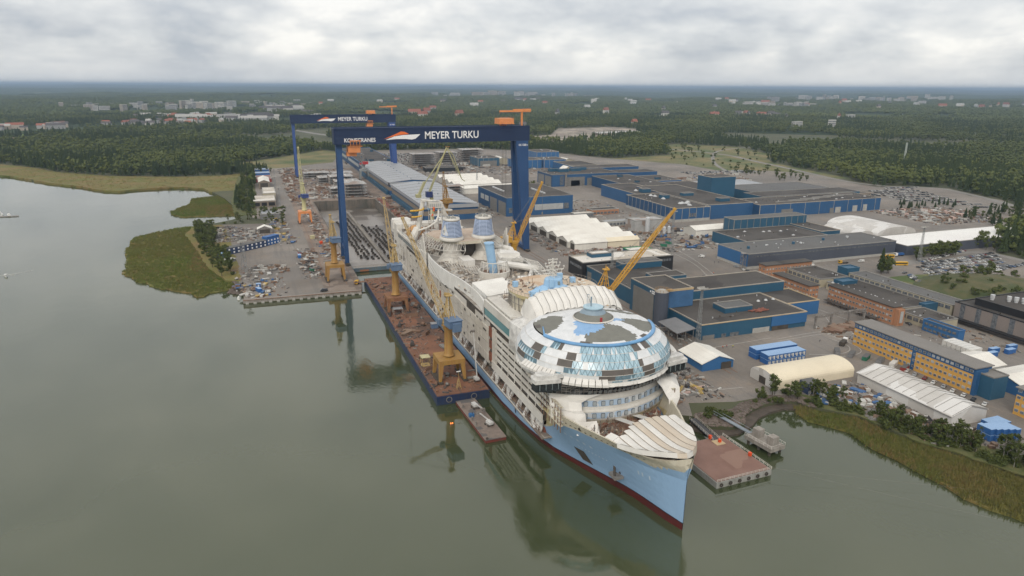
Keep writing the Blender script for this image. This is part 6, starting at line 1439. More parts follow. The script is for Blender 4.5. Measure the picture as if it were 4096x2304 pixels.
for k in range(8): mb=MB(); mb.box(-5.2,8+k*5.4,2.0,-1.2,12.6+k*5.4,2.25); mb.box(-5.0,8.4+k*5.4,0,-4.8,8.6+k*5.4,2); mb.box(-1.6,12+k*5.4,0,-1.4,12.2+k*5.4,2); tag(mb.build('bike_shelter',M_rf,None),'small dark shelter roof along the foot of the orange office','shelter','shelters along the orange office').location=(236,130,GZ)
office('brick_office','orange brick office with dark roof left of the brown office wings',227,190,235,226,9.2,M_ow,M_rf,2,3,12,2.2,frame=M_plinth)
office('brick_office','orange brick office turned end on behind the left wing',237,246,281,254,9.2,M_ow,M_rf,2,16,2,2.2,frame=M_plinth)
# brown and cream office wings
def wing(label,x0,y0,x1,y1,h,sky_=0,mr=M_rfg,face='l',n=14):
    g,wl,rf=bld('office_wing',label,x0,y0,x1,y1,h,M_cw,mr,M_trimg,cat='office building',vents=8,seed=int(x0+y0),wins=[(face,1,(y1-y0 if face=='l' else x1-x0)-1,h-3.4,h-1.2,n)])
    for k in range(sky_):
        y=4+k*(y1-y0-8)/max(1,sky_-1); mb=MB(); mb.add([(1.5,y,h-.4),(3.3,y,h-.4),(3.3,y+1.8,h-.4),(1.5,y+1.8,h-.4),(2.4,y+.9,h+.8)],[(0,1,4),(1,2,4),(2,3,4),(3,0,4)]); mb.build('skylight',M_skl,rf)
    return g
wing('cream office wing with long window band behind the orange office',284,128,300,212,8.4,0,M_rfg,'l',18)
wing('flat roofed wing with rows of small white pyramid skylights',258,140,283.5,206,5.6,13,M_rf,'l',12)
wing('dark roofed office wing with teal gable nearest the black building',250,113,270,137,5.8,0,M_rf,'l',5)
wing('low cream wing with dark roof left of the brown offices',256,210,282,244,6.4,0,M_rf,'l',7)
wing('cream office block beside the teal stair tower at the far end',300.5,100,316,128,8.0,0,M_rfg,'l',5)
for (x,y,w,d,h,l) in ((284,214,12,9,11,'teal blue stair tower at the far end of the cream office wing'),(262,196,14,8,7.6,'low teal penthouse with white roof patch on the flat wing'),(292,122,9,7,10.4,'teal blue stair tower at the near end of the cream office wing'),(272,138,22,4,7,'teal link corridor between the office wings')):
    bld('stair_tower',l,x,y,x+w,y+d,h,M_bw2,M_bw2,M_bw2,cat='stair tower',seed=int(x))
# yellow office with blue top storey
def yellow(label,x0,y0,x1,y1,h):
    g,wl,rf=office('yellow_office',label,x0,y0,x1,y1,h,M_yw,M_gpan2,4,0,int((y1-y0)/2.5),1.5,3.1,frame=mat('pale_frame',(.42,.44,.46),rough=.5),wm=mat('blue_grey_pane',(.13,.155,.19),(.20,.22,.25),scale=.7,rough=.15))
    w,d=x1-x0,y1-y0; mb=MB(); mb.box(-.06,-.06,h-3.0,w+.06,d+.06,h-.02); mb.build('top_storey_band',M_bw,wl); 
    mb=MB(); mb.box(-.12,d*.44,-.0,-.02,d*.47,h); mb.build('downpipe_bay',M_bw,wl); mb=MB(); mb.box(-.3,-1.8,0,w*.6,-.1,h-.6); mb.build('blue_end_bay',M_bw,wl)
    return g
M_gpan2=mat('office_roof_grey',(.19,.18,.165),(.22,.205,.19),scale=.1,rough=.8)
yellow('long yellow office with blue top storey and grey roof',187,41,198.5,112,13)
bld('stair_tower','dark blue stair tower joined to the near end of the yellow office',189,33,199,40.9,11.5,M_bw2,M_gpan2,M_gpan2,cat='stair tower',seed=70)
yellow('second yellow office cut off by the right edge of the photograph',186,-6,198,20,12.5)
# black and grey building at the right edge
g,wl,rf=bld('grey_panel_building','large building with warm grey panels and black upper storey at the right edge',280,60,330,124,12.5,M_gpan,M_rf,M_blk2,seed=71,vents=8)
for k in range(6): mb=MB(); mb.box(-.15,6+k*10.2,3,.02,9+k*10.2,12); mb.build('window_strip',M_win,wl)
mb=MB(); block(mb,6,14,48,56,12,16.5); mb.build('upper_storey',[M_blk2,M_rf,M_blk2],g)
mb=MB(); mb.box(-4,2,2.6,0,62,3.2); mb.build('entrance_canopy',M_blk2,g)
for k,(x,y) in enumerate(((12,50),(18,44),(20,41),(22,38),(24,35),(30,30))): mb=MB(); mb.cyl(x,y,16.2,17.4,1.0,1.0,12); mb.cyl(x,y,17.4,19.6,1.25,1.25,14); mb.build('cooling_drum',M_skl,rf)
# --- container stacks (each box its own thing)
M_ct=mat('container_blue',(.03,.12,.34),(.025,.10,.29),scale=.3,rough=.5,stripe=.6,sdir=0); M_ctt=mat('container_roof_blue',(.22,.36,.58),(.30,.44,.64),scale=.2,rough=.5)
M_ctr={'blue':M_ct,'white':mat('container_white',(.66,.65,.62),(.55,.54,.51),scale=.2,rough=.5),'grey':mat('container_grey',(.24,.24,.245),rough=.6),'navy':mat('container_navy',(.04,.065,.14),rough=.5),'green':mat('container_green',(.03,.17,.10),rough=.6),'red':mat('container_red',(.30,.05,.04),rough=.6)}
CPROTO={}
def container(x,y,z,label,group,col='blue',rz=0,L=6.05,Wd=2.44,H=2.75,win=0,top=None):
    key=(col,L,win,top)
    if key not in CPROTO:
        g=thing('site_container',label,'container',(x,y,z),rz,group)
        mb=MB(); mb.box(-Wd/2,-L/2,.12,Wd/2,L/2,H-.1,0); mb.build('shell',M_ctr[col],g); mb=MB(); mb.box(-Wd/2-.04,-L/2-.04,H-.1,Wd/2+.04,L/2+.04,H); mb.build('container_roof',top or (M_ctt if col=='blue' else M_ctr['white'] if col=='white' else M_rfg),g)
        if win:
            for s in (-.55,.35): mb=MB(); mb.box(-.4+s,-L/2-.1,.9 if s<0 else .2,.35+s,-L/2,2.1); mb.build('window' if s<0 else 'door',M_glz if s<0 else M_ctr['white'],g)
        CPROTO[key]=g
    else: dup(CPROTO[key],(x,y,z),rz,label,group)
for tier in range(2):
    for k in range(11): container(120.5+k*2.46,114,GZ+tier*2.8,'blue site container in the rear double row by the arched tent','rear row of blue site containers','blue')
    for k in range(10): container(121+k*2.46,105.5,GZ+tier*2.8,'blue site container with window and door in the front double row by the arched tent','front row of blue site containers','blue',win=1)
for tier in range(2):
    for k in range(3): container(114.5+k*2.5,69.5,GZ+tier*2.8,'navy site container with white frames on the rocky bank','navy containers on the rocky bank','navy',win=1)
for tier in range(2):
    for k in range(6): container(229.5+2.5,88-k*2.46*1.15,GZ+tier*2.9,'white container in the stacked white block behind the yellow office','white container stack','white',rz=PI/2,L=9)
for k in range(5): container(152+k*2.5,8-.9*k,GZ+2.8,'blue container roof lying right of the ribbed tent','blue containers right of the ribbed tent','blue',rz=.0)
for k in range(5): container(152+k*2.5,8-.9*k,GZ,'blue container below the one right of the ribbed tent','blue containers right of the ribbed tent','blue')
for k in range(4): container(163+k*2.5,14,GZ,'blue windowed container at the corner behind the ribbed tent','windowed blue containers behind the ribbed tent','blue',win=1)
for k in range(4): container(244+k*7,72+ (k%2)*4,GZ,'loose blue container on the paving before the black building','blue containers before the black building','blue',rz=PI/2)
bld('site_office','two storey bright blue site office with dark roof before the cream wings',246,94,251,117,7,M_bw3,M_rf,M_bw3,cat='site office',seed=77,wins=[('l',1,22,1,2.4,7),('l',1,22,4.2,5.6,7)])
# left quay buildings
M_nv=M_ctr['navy']
def barrack(label,x0,y0,x1,y1,h,rz,n,m,top,win=1):
    L=math.hypot(x1-x0,y1-y0); a=math.atan2(y1-y0,x1-x0); g=thing('site_barrack',label,'site cabin',(x0,y0,GZ),a); d=6
    mb=MB(); mb.box(0,0,0,L,d,h-.2); mb.build('wall',m,g); mb=MB(); mb.box(-.15,-.15,h-.2,L+.15,d+.15,h); mb.build('roof',top,g)
    for f in range(2 if h>4 else 1):
        for k in range(n): x=L*(k+.5)/n; mb=MB(); mb.box(x-.75,-.1,.9+f*2.8,x+.75,.02,2.3+f*2.8,0); mb.build('window',M_sign,g)
barrack('long dark two storey site barrack with white window rings on the left quay',-150,456,-117,482,5.8,0,9,M_nv,M_rfg)
barrack('long blue roofed site barrack behind the dark one',-152,468,-128,486,3.2,0,5,M_ctr['blue'],M_ctr['navy'])
barrack('blue two storey site cabin at the end of the barracks',-117,484,-106,494,7.8,0,4,M_ctr['blue'],M_ctr['blue'])
barrack('small blue hut at the left end of the barracks',-153.5,447,-150,450,3.5,0,1,M_ctr['blue'],M_ctt)
barrack('grey shed roof below the blue hut',-151,425,-143,432,2.6,0,1,M_ctr['grey'],M_ctr['white'])
gable('open_shelter','white peaked open shelter left of the dock',-124,543,-111,553,4.4,7,M_steel,M_tnt,'y','shelter',open_=1)
bld('dock_office','white roofed workshop with dark shutters left of the dock',-128,700,-101,745,8,M_brw,M_rfw,M_plinth,seed=80,doors=[('f',2,9,2,6,M_blk2),('f',11,17,2,6,M_blk2),('f',19,26,2,6,M_blk2)])
bld('dock_office','cream flat roofed annex behind the white roofed workshop',-114,746,-99,800,10.5,M_cw,M_rfw,M_plinth,seed=81)
bld('dock_office','pale block roof at the left of the white workshop',-137,735,-128.6,760,5,M_brw,M_rfw,M_plinth,seed=82)
bld('dock_store','pale grey shed with white roof behind the trees of the left quay',-120,620,-100,645,6,M_ctr['grey'],M_gw,M_plinth,seed=83)
gable('open_shelter','white roofed shed on tall dark posts left of the dock road',-117,860,-103,915,10,12.5,M_brw,M_tnt,'y','shelter',open_=1)
for k,(y,c,l) in enumerate(((935,'red','faded red long roof left of the dock road'),(960,'red','second red roof behind the faded one'),(1010,'blue','blue container hut at the rear left corner'),(1060,'blue','pale blue hut near the rear woods'))): bld('dock_store',l,-120,y,-98,y+18,5.5,M_ctr[c],mat('faded_red_roof',(.32,.12,.10),rough=.7) if c=='red' else M_ctt,M_plinth,seed=90+k)
# ship blocks under construction at the dock head
M_blkp=mat('block_primer',(.30,.30,.29),(.42,.41,.40),scale=.2,rough=.7,patch=(.24,.17,.13),pscale=.15,pthr=.7)
def hullblock(label,x0,y0,x1,y1,h,lv):
    g=thing('hull_block',label,'ship block',(x0,y0,GZ)); w,d=x1-x0,y1-y0; r=random.Random(int(x0*3+y0))
    for k in range(lv+1): z=1.2+(h-1.2)*k/lv; MB().box(0,0,z-.18,w,d,z+.18).build('deck_plate',M_blkp,g)
    mb=MB()
    for k in range(lv):
        z0=1.2+(h-1.2)*k/lv; z1=1.2+(h-1.2)*(k+1)/lv; n=int(w/4)
        for i in range(n+1): x=min(w-.3,i*w/n); mb.box(x,.1,z0,x+.3,.5,z1); mb.box(x,d-.5,z0,x+.3,d-.1,z1)
        for i in range(int(d/4)+1): y=min(d-.3,i*4); mb.box(.1,y,z0,.5,y+.3,z1)
        mb.box(w*.2,d*.3,z0,w*.8,d*.7,z1)
    mb.build('bulkhead',mat('block_brown',(.20,.17,.15),(.3,.28,.26),scale=.3,rough=.8),g)
    mb=MB(); 
    for px in (1,w/2,w-1):
        for py in (1,d-1): mb.box(px-.6,py-.6,0,px+.6,py+.6,1.2)
    mb.build('support_block',M_conc,g)
    mb=MB(); clutter(mb,1,w-2,1,d-2,h+.2,10,2,3,1.4); mb.build('deck_fitting',[M_tarp,M_steel],g)
for l,a in (('large grey ship block with open decks at the dock head',(-14,745,14,775,17,4)),('pale ship block behind the largest one at the dock head',(-16,785,16,812,13,3)),('low wide ship block with white top behind two others',(-18,822,16,850,11,3)),('brown framed ship block left of the pale ones',(-30,770,-17,800,9,2)),('far ship block near the second gantry leg',(-20,870,14,905,12,3)),('orange and brown block at the far dock road',(-34,895,-18,925,8,2)),('long flat ship block on the left rail line',(-50,960,-10,985,8,2)),('grey block near the blue pipe store',(-10,930,22,960,10,2)),('open decked block beside the narrow canvas shed',(112,700,132,722,15,4)),('low brown block near the rear canvas sheds',(112,745,134,770,8,2)),('tall scaffolded block at the far car park',(150,1090,195,1120,20,5)),('second scaffolded block at the far car park',(205,1110,240,1140,20,5)),('third scaffolded white block at the rear woods',(255,1130,300,1165,22,5))): hullblock(l,*a)
bld('outhouse','beige curved steel block with rounded end before the central hall',228,428,262,447,12,M_blkp,M_blkp,M_trimg,cat='ship block',seed=93)
for i,(x,y,w,d,h,l) in enumerate(((215,466,30,10,5,'low white canteen pavilion near the central hall'),(236,452,26,9,5,'pale blue low pavilion beside the canteen'),(205,520,24,9,5,'grey modular cabins by the blue workshop'),(232,530,34,14,6,'brick coloured low block before the rear works'))): bld('pavilion',l,x,y,x+w,y+d,h,[M_plinth,mat('pale_blue_wall',(.36,.44,.52),rough=.6),M_ctr['grey'],M_ow][i],[M_gw,M_rfg,M_rfw,M_rf][i],M_plinth,cat='pavilion',seed=95+i,wins=[('f',1,w-1,1,3.2,7)])
for i,(x,y) in enumerate(((246,413),(252,412),(258,413))):
    t=thing('storage_tank',['left','middle','right'][i]+' one of the three upright white tanks before the central hall','tank',(x,y,GZ)); MB().cyl(0,0,1,7,1.6,1.6,14).build('tank_shell',M_skl,t); MB().cyl(0,0,7,8,1.6,.4,14).build('tank_dome',M_skl,t); MB().box(-1.2,-1.2,0,1.2,1.2,1).build('plinth',M_conc,t)
t=thing('storage_tank','tall white column tank beside the beige ship block','tank',(240,424,GZ)); MB().cyl(0,0,0,15,2.2,2.2,16).build('tank_shell',M_skl,t); MB().cyl(0,0,15,16,2.2,.6,16).build('tank_dome',M_skl,t)
gable('workshop_shed','tan gabled shed with pale roof behind the front hall',160,222,182,236,5,8,M_trimo,M_gw,'x','shed')
arch('arched_tent','small cream arched tent with blue ends behind the front hall',166,210,188,220,2.5,6,M_tntc,mw=M_ct)
# ---------------------------------------------------------------- floating plant
M_bdeck=mat('barge_deck_rust',(.145,.075,.05),(.24,.115,.07),scale=.09,rough=.85,amt=.5,patch=(.11,.075,.06),pscale=.06,pthr=.7,bump=.3,bscale=1)
M_bhull=mat('barge_navy',(.012,.03,.10),(.03,.045,.075),scale=.1,rough=.5,streak=.4,dirt=(.06,.05,.05))
g=thing('work_barge','long rusty decked barge with navy sides moored along the ship','barge',(-40.7,119,0))
mb=MB(); mb.box(-12.8,0,-2,12.8,216,4.3,0); mb.box(-12.9,-.3,3.7,12.9,0,4.4,0); bh=mb.build('hull',M_bhull,g)
mb=MB(); mb.box(-12.5,.3,4.3,12.5,215.7,4.6); mb.build('deck',M_bdeck,g)
for x in (-7,5):
    mb=MB(); mb.lathe(0,0,[(1.15,0),(1.45,0),(1.45,.2),(1.15,.2)],20); o=mb.build('hawse_ring',M_steel,bh); o.location=(x,-.35,2.4); o.rotation_euler=(R(90),0,0)
for x in (-8.2,-3.6,6.3): mb=MB(); mb.box(x-.12,2,4.6,x+.12,214,4.85); mb.build('deck_rail',M_rust,g)
mb=MB()
for k in range(54): y=2+k*4; mb.tube((-12.3,y,4.6),(-12.3,y,5.7),.08,0,3)
mb.tube((-12.3,2,5.7),(-12.3,214,5.7),.07,0,3); mb.tube((-12.3,2,5.2),(-12.3,214,5.2),.06,0,3); mb.build('railing',M_rust,g)
for k in range(18): mb=MB(); mb.cyl(-11.4,5+k*12,4.6,5.5,.5,.6,8); mb.build('bollard',M_rustp,g)
mb=MB(); mb.box(0,0,0,30,3,.5); o=tag(mb.build('gangplank',M_rust),'rusty gangplank from the left quay to the barge','gangplank'); o.location=(-62,327,4.0); o.rotation_euler=(0,0,0); o.scale=(.5,1,1)
g=thing('deck_barge','small grey decked barge with red sides lying off the end of the big barge','barge',(-39.5,98,0),R(2))
M_gdk=mat('barge_deck_grey',(.17,.14,.12),(.25,.20,.17),scale=.4,rough=.8,patch=(.10,.10,.10),pscale=.3,pthr=.7)
MB().box(-4.6,-20,-1,4.6,20,1.2).build('hull',mat('barge_red',(.20,.025,.02),(.12,.05,.04),scale=.2,rough=.6),g); MB().box(-4.7,-20.1,1.2,4.7,20.1,1.5).build('deck',M_gdk,g)
for x,y in ((-3.6,12),(-3.8,-1),(-3.8,-6)): MB().cyl(x,y,1.5,3.2,.35,.35,8).build('spud_post',M_steel,g)
MB().cyl(-3.6,-19.2,1.5,2,.6,.6,10).build('bollard',M_dark,g)
def lift(x,y,z,rz,label,folded=1):
    g=thing('boom_lift',label,'boom lift',(x,y,z),rz); 
    MB().box(-1.1,-1.6,.5,1.1,1.6,1.1).build('chassis',M_steel,g)
    for a in (-1,1):
        for b in (-1,1): MB().tube((a*1.0,b*1.2,.5),(a*1.4,b*1.2,.5),.5,0,10).build('wheel',M_dark,g)
    MB().box(-.9,-2.2,1.1,.9,1.2,2.2).build('turret',mat('lift_white',(.62,.62,.60),rough=.4),g)
    mb=MB(); mb.tube((0,-1,2.2),(0,7.5,2.7) if folded else (0,3,24),.3); mb.build('boom',mat('lift_white',(.6,.6,.6)),g)
    MB().box(-.8,7.4,2,.8,8.5,3.1).build('basket',M_steel,g) if folded else MB().box(-.8,2.8,24,.8,4,25).build('basket',M_steel,g)
lift(-38.5,108,1.5,R(190),'white boom lift folded down at the far end of the small barge')
lift(-37.8,90,1.5,R(15),'white boom lift folded down at the near end of the small barge')
lift(-31,130,4.6,R(5),'white telescopic lift raised up against the side of the ship',0)
t=thing('power_pack','small blue machine on the red sided barge','machine',(-42.5,100.5,1.5)); MB().box(-1.1,-.9,0,1.1,.9,1.4).build('casing',M_bw3,t); MB().cyl(.4,0,1.4,2,.2,.2,8).build('exhaust',M_dark,t)
t=thing('buoy','dark buoy with two orange lights floating off the barge end','buoy',(-52,99,0)); MB().cyl(0,0,-.3,.3,.9,.8,12).build('float',M_dark,t)
le=newmat('lamp_orange'); ln=le[1]; e=N(ln,'ShaderNodeEmission',_Strength=3.0); e.inputs[0].default_value=(1,.22,.04,1); ln.links.new(e.outputs[0],N(ln,'ShaderNodeOutputMaterial').inputs[0])
for x in (-.4,.4): MB().cyl(x,0,.3,.75,.25,.2,8).build('lamp',le[0],t)
t=thing('navigation_mast','yellow lattice light mast on the near end of the long barge','light mast',(-41.5,124,4.6)); mb=MB(); mb.lattice((0,0,0),(0,0,5),2.2,.5,4,.09); mb.tube((0,0,5),(0,0,9),.1); mb.build('lattice',M_cr,t); MB().box(-1,-.15,8.6,1,.15,9).build('lamp_bar',M_sign,t)
t=thing('deck_cage','yellow steel cage cabin on the long barge beside the crane legs','cage',(-49.5,158,4.6)); MB().box(-2.2,-2.2,0,2.2,2.2,.3).build('base',M_cr,t)
for a in (-2,2):
    for b in (-2,2): MB().tube((a,b,0),(a,b,4.6),.16).build('post',M_cr,t)
MB().box(-2.3,-2.3,4.5,2.3,2.3,4.8).build('roof',mat('cage_cream',(.55,.50,.30)),t)
t=thing('deck_shelter','grey roofed open shelter between the legs of the far barge crane','shelter',(-46,246,4.6)); MB().box(-3,-2.2,3.2,3,2.2,3.5).build('roof',M_gw,t)
for a in (-2.8,2.8):
    for b in (-2,2): MB().tube((a,b,0),(a,b,3.2),.12).build('post',M_white,t)
t=thing('deck_hut','small blue hut on the barge against the ship','hut',(-31,212,4.6)); MB().box(-2,-1.6,0,2,1.6,2.8).build('wall',M_ch,t); MB().box(-2.3,-1.9,2.8,2.3,1.9,3).build('roof',M_gw,t)
# pontoon at the right of the bow
g=thing('pontoon','flat brown decked pontoon with tyre fenders right of the bow','pontoon',(26,17,0),R(2))
MB().box(-0,0,-1.2,25.5,29,2.4).build('hull',mat('pontoon_grey',(.34,.34,.32),(.24,.24,.22),scale=.3,rough=.7,streak=.5,dirt=(.14,.12,.1)),g)
MB().box(.4,.4,2.4,25.1,28.6,2.6).build('deck',mat('pontoon_deck',(.19,.105,.08),(.25,.15,.12),scale=.12,rough=.8,patch=(.27,.17,.13),pscale=.1,pthr=.75),g)
mb=MB()
for k in range(14):
    for (a,b) in ((k*1.96,0),(25.4,k*2.2)): mb.tube((a,b,2.6),(a,b,3.7),.07,0,3)
for z in (3.2,3.7): mb.tube((0,0,z),(25.4,0,z),.07,0,3); mb.tube((25.4,0,z),(25.4,28.8,z),.07,0,3)
mb.build('railing',M_white,g)
for k in range(6): mb=MB(); mb.lathe(0,0,[(.35,0),(.75,0),(.75,.35),(.35,.35)],14); o=mb.build('tyre_fender',M_dark,g); o.location=(2+k*4.2,-.05,1.2); o.rotation_euler=(R(90),0,0)
for (x,y,l) in ((45.5,42,'orange life ring box at the far end of the pontoon'),(43.8,46,'second orange box near the gangway foot'),(50.2,29,'orange box at the right rail of the pontoon')): t=thing('life_buoy_box',l,'safety box',(x,y,2.6)); MB().box(-.5,-.5,0,.5,.5,1.3).build('box_body',mat('signal_orange',(.80,.09,.02),rough=.5),t); MB().box(-.6,-.6,1.3,.6,.6,1.45).build('lid',mat('signal_orange',(.8,.09,.02)),t)
t=thing('winch','dark mooring winch at the left of the pontoon','winch',(28,38,2.6)); MB().tube((-1.3,0,1),(1.3,0,1),.9,0,12).build('drum',M_dark,t); MB().box(-1.6,-1.1,0,1.6,1.1,.4).build('base',M_steel,t)
g=thing('gangway','grey railed gangway sloping from the quay to the pontoon','gangway',(47.5,62,2.5),0)
mb=MB(); mb.add([(-1.6,2,0),(1.6,2,0),(-.6,-18,.2),(-3.8,-18,.2),(-1.6,2,-.3),(1.6,2,-.3),(-.6,-18,-.1),(-3.8,-18,-.1)],[(0,3,2,1),(4,5,6,7),(0,1,5,4),(2,3,7,6),(1,2,6,5),(3,0,4,7)]); mb.build('walkway',mat('dark_grating',(.07,.07,.075),rough=.7),g)
mb=MB()
for x0,x1 in ((-1.6,-3.8),(1.6,-.6)):
    for z in (.6,1.2): mb.tube((x0,2,z),(x1,-18,z+.2),.08,0,3)
    for k in range(11): q=k/10; mb.tube((x0+(x1-x0)*q,2-20*q,0),(x0+(x1-x0)*q,2-20*q,1.2),.06,0,3)
mb.build('handrail',M_white,g)
MB().box(-4.6,-22,.1,-.4,-18,.3).build('landing',M_trimo,g)
g=thing('mooring_dolphin','concrete mooring dolphin with two pillars and a narrow footbridge','mooring dolphin',(63,36,0),R(8))
MB().box(-4,-7,2,4,7,3.6).build('platform',M_conc,g)
for y in (-4,3.5): MB().box(-1.7,y-1.6,3.6,1.7,y+1.6,7.2).build('pillar',M_conc,g)
for x in (-3,3):
    for y in (-5.5,0,5.5): MB().cyl(x,y,-4,2,.6,.6,10).build('pile',M_dark,g)
mb=MB()
for k in range(8):
    for x in (-3.9,3.9): mb.tube((x,-7+k*2,3.6),(x,-7+k*2,4.8),.06,0,3)
for x in (-3.9,3.9): mb.tube((x,-7,4.8),(x,7,4.8),.06,0,3)
mb.tube((-3.9,-7,4.8),(3.9,-7,4.8),.06,0,3); mb.build('railing',M_white,g)
mb=MB(); mb.box(-1.3,7,3.2,.6,28,3.6); 
for x in (-1.3,.6): mb.tube((x,7,4.7),(x,28,4.7),.09,0,3)
mb.build('footbridge',mat('bridge_blue_grey',(.28,.32,.36),rough=.6),g)
for n_,(a,b,l) in enumerate((((51,17,3.6),(190,-60,1.5),'thin pale mooring line running off to the right over the water'),((51,18,3.6),(150,-75,.4),'second thin mooring line from the pontoon corner'),((-29,119,4.7),(-22.5,76,5),'slack mooring line between barge end and ship side'))):
    mb=MB(); A,B=Vector(a),Vector(b); mb.path([tuple(A.lerp(B,k/14)-Vector((0,0,math.sin(PI*k/14)*(1.8 if n_<2 else 3)*0.6))) for k in range(15)],.022,0,3); tag(mb.build('mooring_line',M_steel if n_<2 else M_cr),l,'mooring line')
# quay fronts
g=thing('quay_apron','concrete quay edge with timber beam and square fender blocks below the left yard','quay edge',(-138,311,0))
mb=MB(); mb.add([(.5,1.9,.6),(79,-.3,.6),(79,3,.6),(.5,5.3,.6),(.5,1.9,GZ+.1),(79,-.3,GZ+.1),(79,3,GZ+.1),(.5,5.3,GZ+.1)],[(0,3,2,1),(4,5,6,7),(0,1,5,4),(1,2,6,5),(3,0,4,7)]); mb.build('edge_beam',M_conc,g)
for k in range(16): x=2+k*5; y=1.75-2.2*x/79; MB().box(x,y-.5,-.4,x+2.0,y+.3,1.1).build('fender_block',M_plinth,g)
mb=MB(); mb.add([(.5,1.7,GZ+.1),(79,-.5,GZ+.1),(79,.1,GZ+.1),(.5,2.3,GZ+.1),(.5,1.7,GZ+.5),(79,-.5,GZ+.5),(79,.1,GZ+.5),(.5,2.3,GZ+.5)],[(4,5,6,7),(0,1,5,4),(2,3,7,6),(1,2,6,5),(3,0,4,7)]); mb.build('timber_beam',M_rust,g)
mb=MB(); mb.box(-57.2,311,GZ+.05,-44.0,311.1,GZ+.1)
# slab on which the quay crane stands
mb=MB(); mb.tri_prism([(-83,312.2),(-59,311.6),(-56.2,328),(-56.2,384),(-83,384)],GZ,GZ+.06,0); structure(mb.build('quay_pavement',mat('crane_slab',(.20,.16,.13),(.26,.215,.18),scale=.1,rough=.85,patch=(.15,.12,.10),pscale=.12,pthr=.6)))
mb=MB(); mb.tri_prism([(-70,386),(-56.3,386),(-56.3,724),(-45,726),(19,726),(40,560),(40,400),(28,388),(20.3,388),(20.3,725),(20.3,1040),(-95,1040),(-88,760),(-84,560),(-83,386)],GZ,GZ+.05,0)
# lanes and markings
def marking(pts,w=.28): road(pts,w,GZ+.055,'road_marking',mat('marking_white',(.52,.51,.48),(.40,.39,.37),scale=1,rough=.8))
for pts in ([(152,108),(166,102),(178,104),(184,112),(182,124)],[(152,104),(168,98),(184,100),(188,114),(186,130)],[(150,130),(186,132),(205,126),(212,118),(204,112)],[(152,133),(190,136),(214,128),(220,116)],[(186,134),(200,140),(212,160)],[(225,120),(217,150),(216,190)],[(110,134),(150,136)],[(192,250),(212,300),(216,345)],[(200,250),(222,320),(226,360)],[(40,120),(44,200),(50,260)],[(46,90),(90,84)],[(170,340),(230,330),(262,322)]): marking(smooth(pts,3))
for k in range(22): marking([(226+k*7,258),(226+k*7,262)],.25)
# ---------------------------------------------------------------- masts and lamps
def latmast(label,x,y,h,w0=2.2,w1=.8,head=1,name='lattice_mast'):
    g=thing(name,label,'lattice mast',(x,y,GZ)); mb=MB(); mb.lattice((0,0,0),(0,0,h),w0,w1,max(6,int(h/2.2)),.12); mb.build('lattice',mat('galvanised',(.30,.31,.31),rough=.5,metal=.3),g)
    if head: 
        mb=MB(); mb.box(-2.4,-1.6,h,2.4,1.6,h+.25); 
        for k in range(6): mb.box(-2.2+k*.85,-1.8,h+.25,-1.7+k*.85,-1.4,h+.9); mb.box(-2.2+k*.85,1.4,h+.25,-1.7+k*.85,1.8,h+.9)
        mb.build('lamp_head',M_plinth,g)
for a in (('tall lattice floodlight mast in front of the blue front hall',102,139,33.4),('lattice mast behind the yellow crane at the corner of the low hall',121,276.5,23.5),('tall slender lattice mast by the bus stop before the white roofed store',387,239,30.6),('lattice floodlight mast at the trees of the left quay',-135,385,26),('slender lattice mast on the left quay beside the containers',-137,393,23.5),('lattice mast behind the white open shelter left of the dock',-101.6,562,18),('lattice mast beside the white roofed shed on posts',-94.6,898,23),('thin tall mast at the crossroads before the long canvas tent',216,343,36),('lattice mast rising among the rear canvas sheds',178,790,27),('floodlight mast left of the white dock workshop',-97,690,24),('lattice mast at the left dock road bend',-97,815,22)): latmast(*a)
t=thing('chimney','tall pale chimney standing in the woods at the right','chimney',(1103,880,GZ)); MB().cyl(0,0,0,36,2.2,1.6,14).build('shaft',mat('pale_green_concrete',(.42,.46,.42),rough=.7),t)
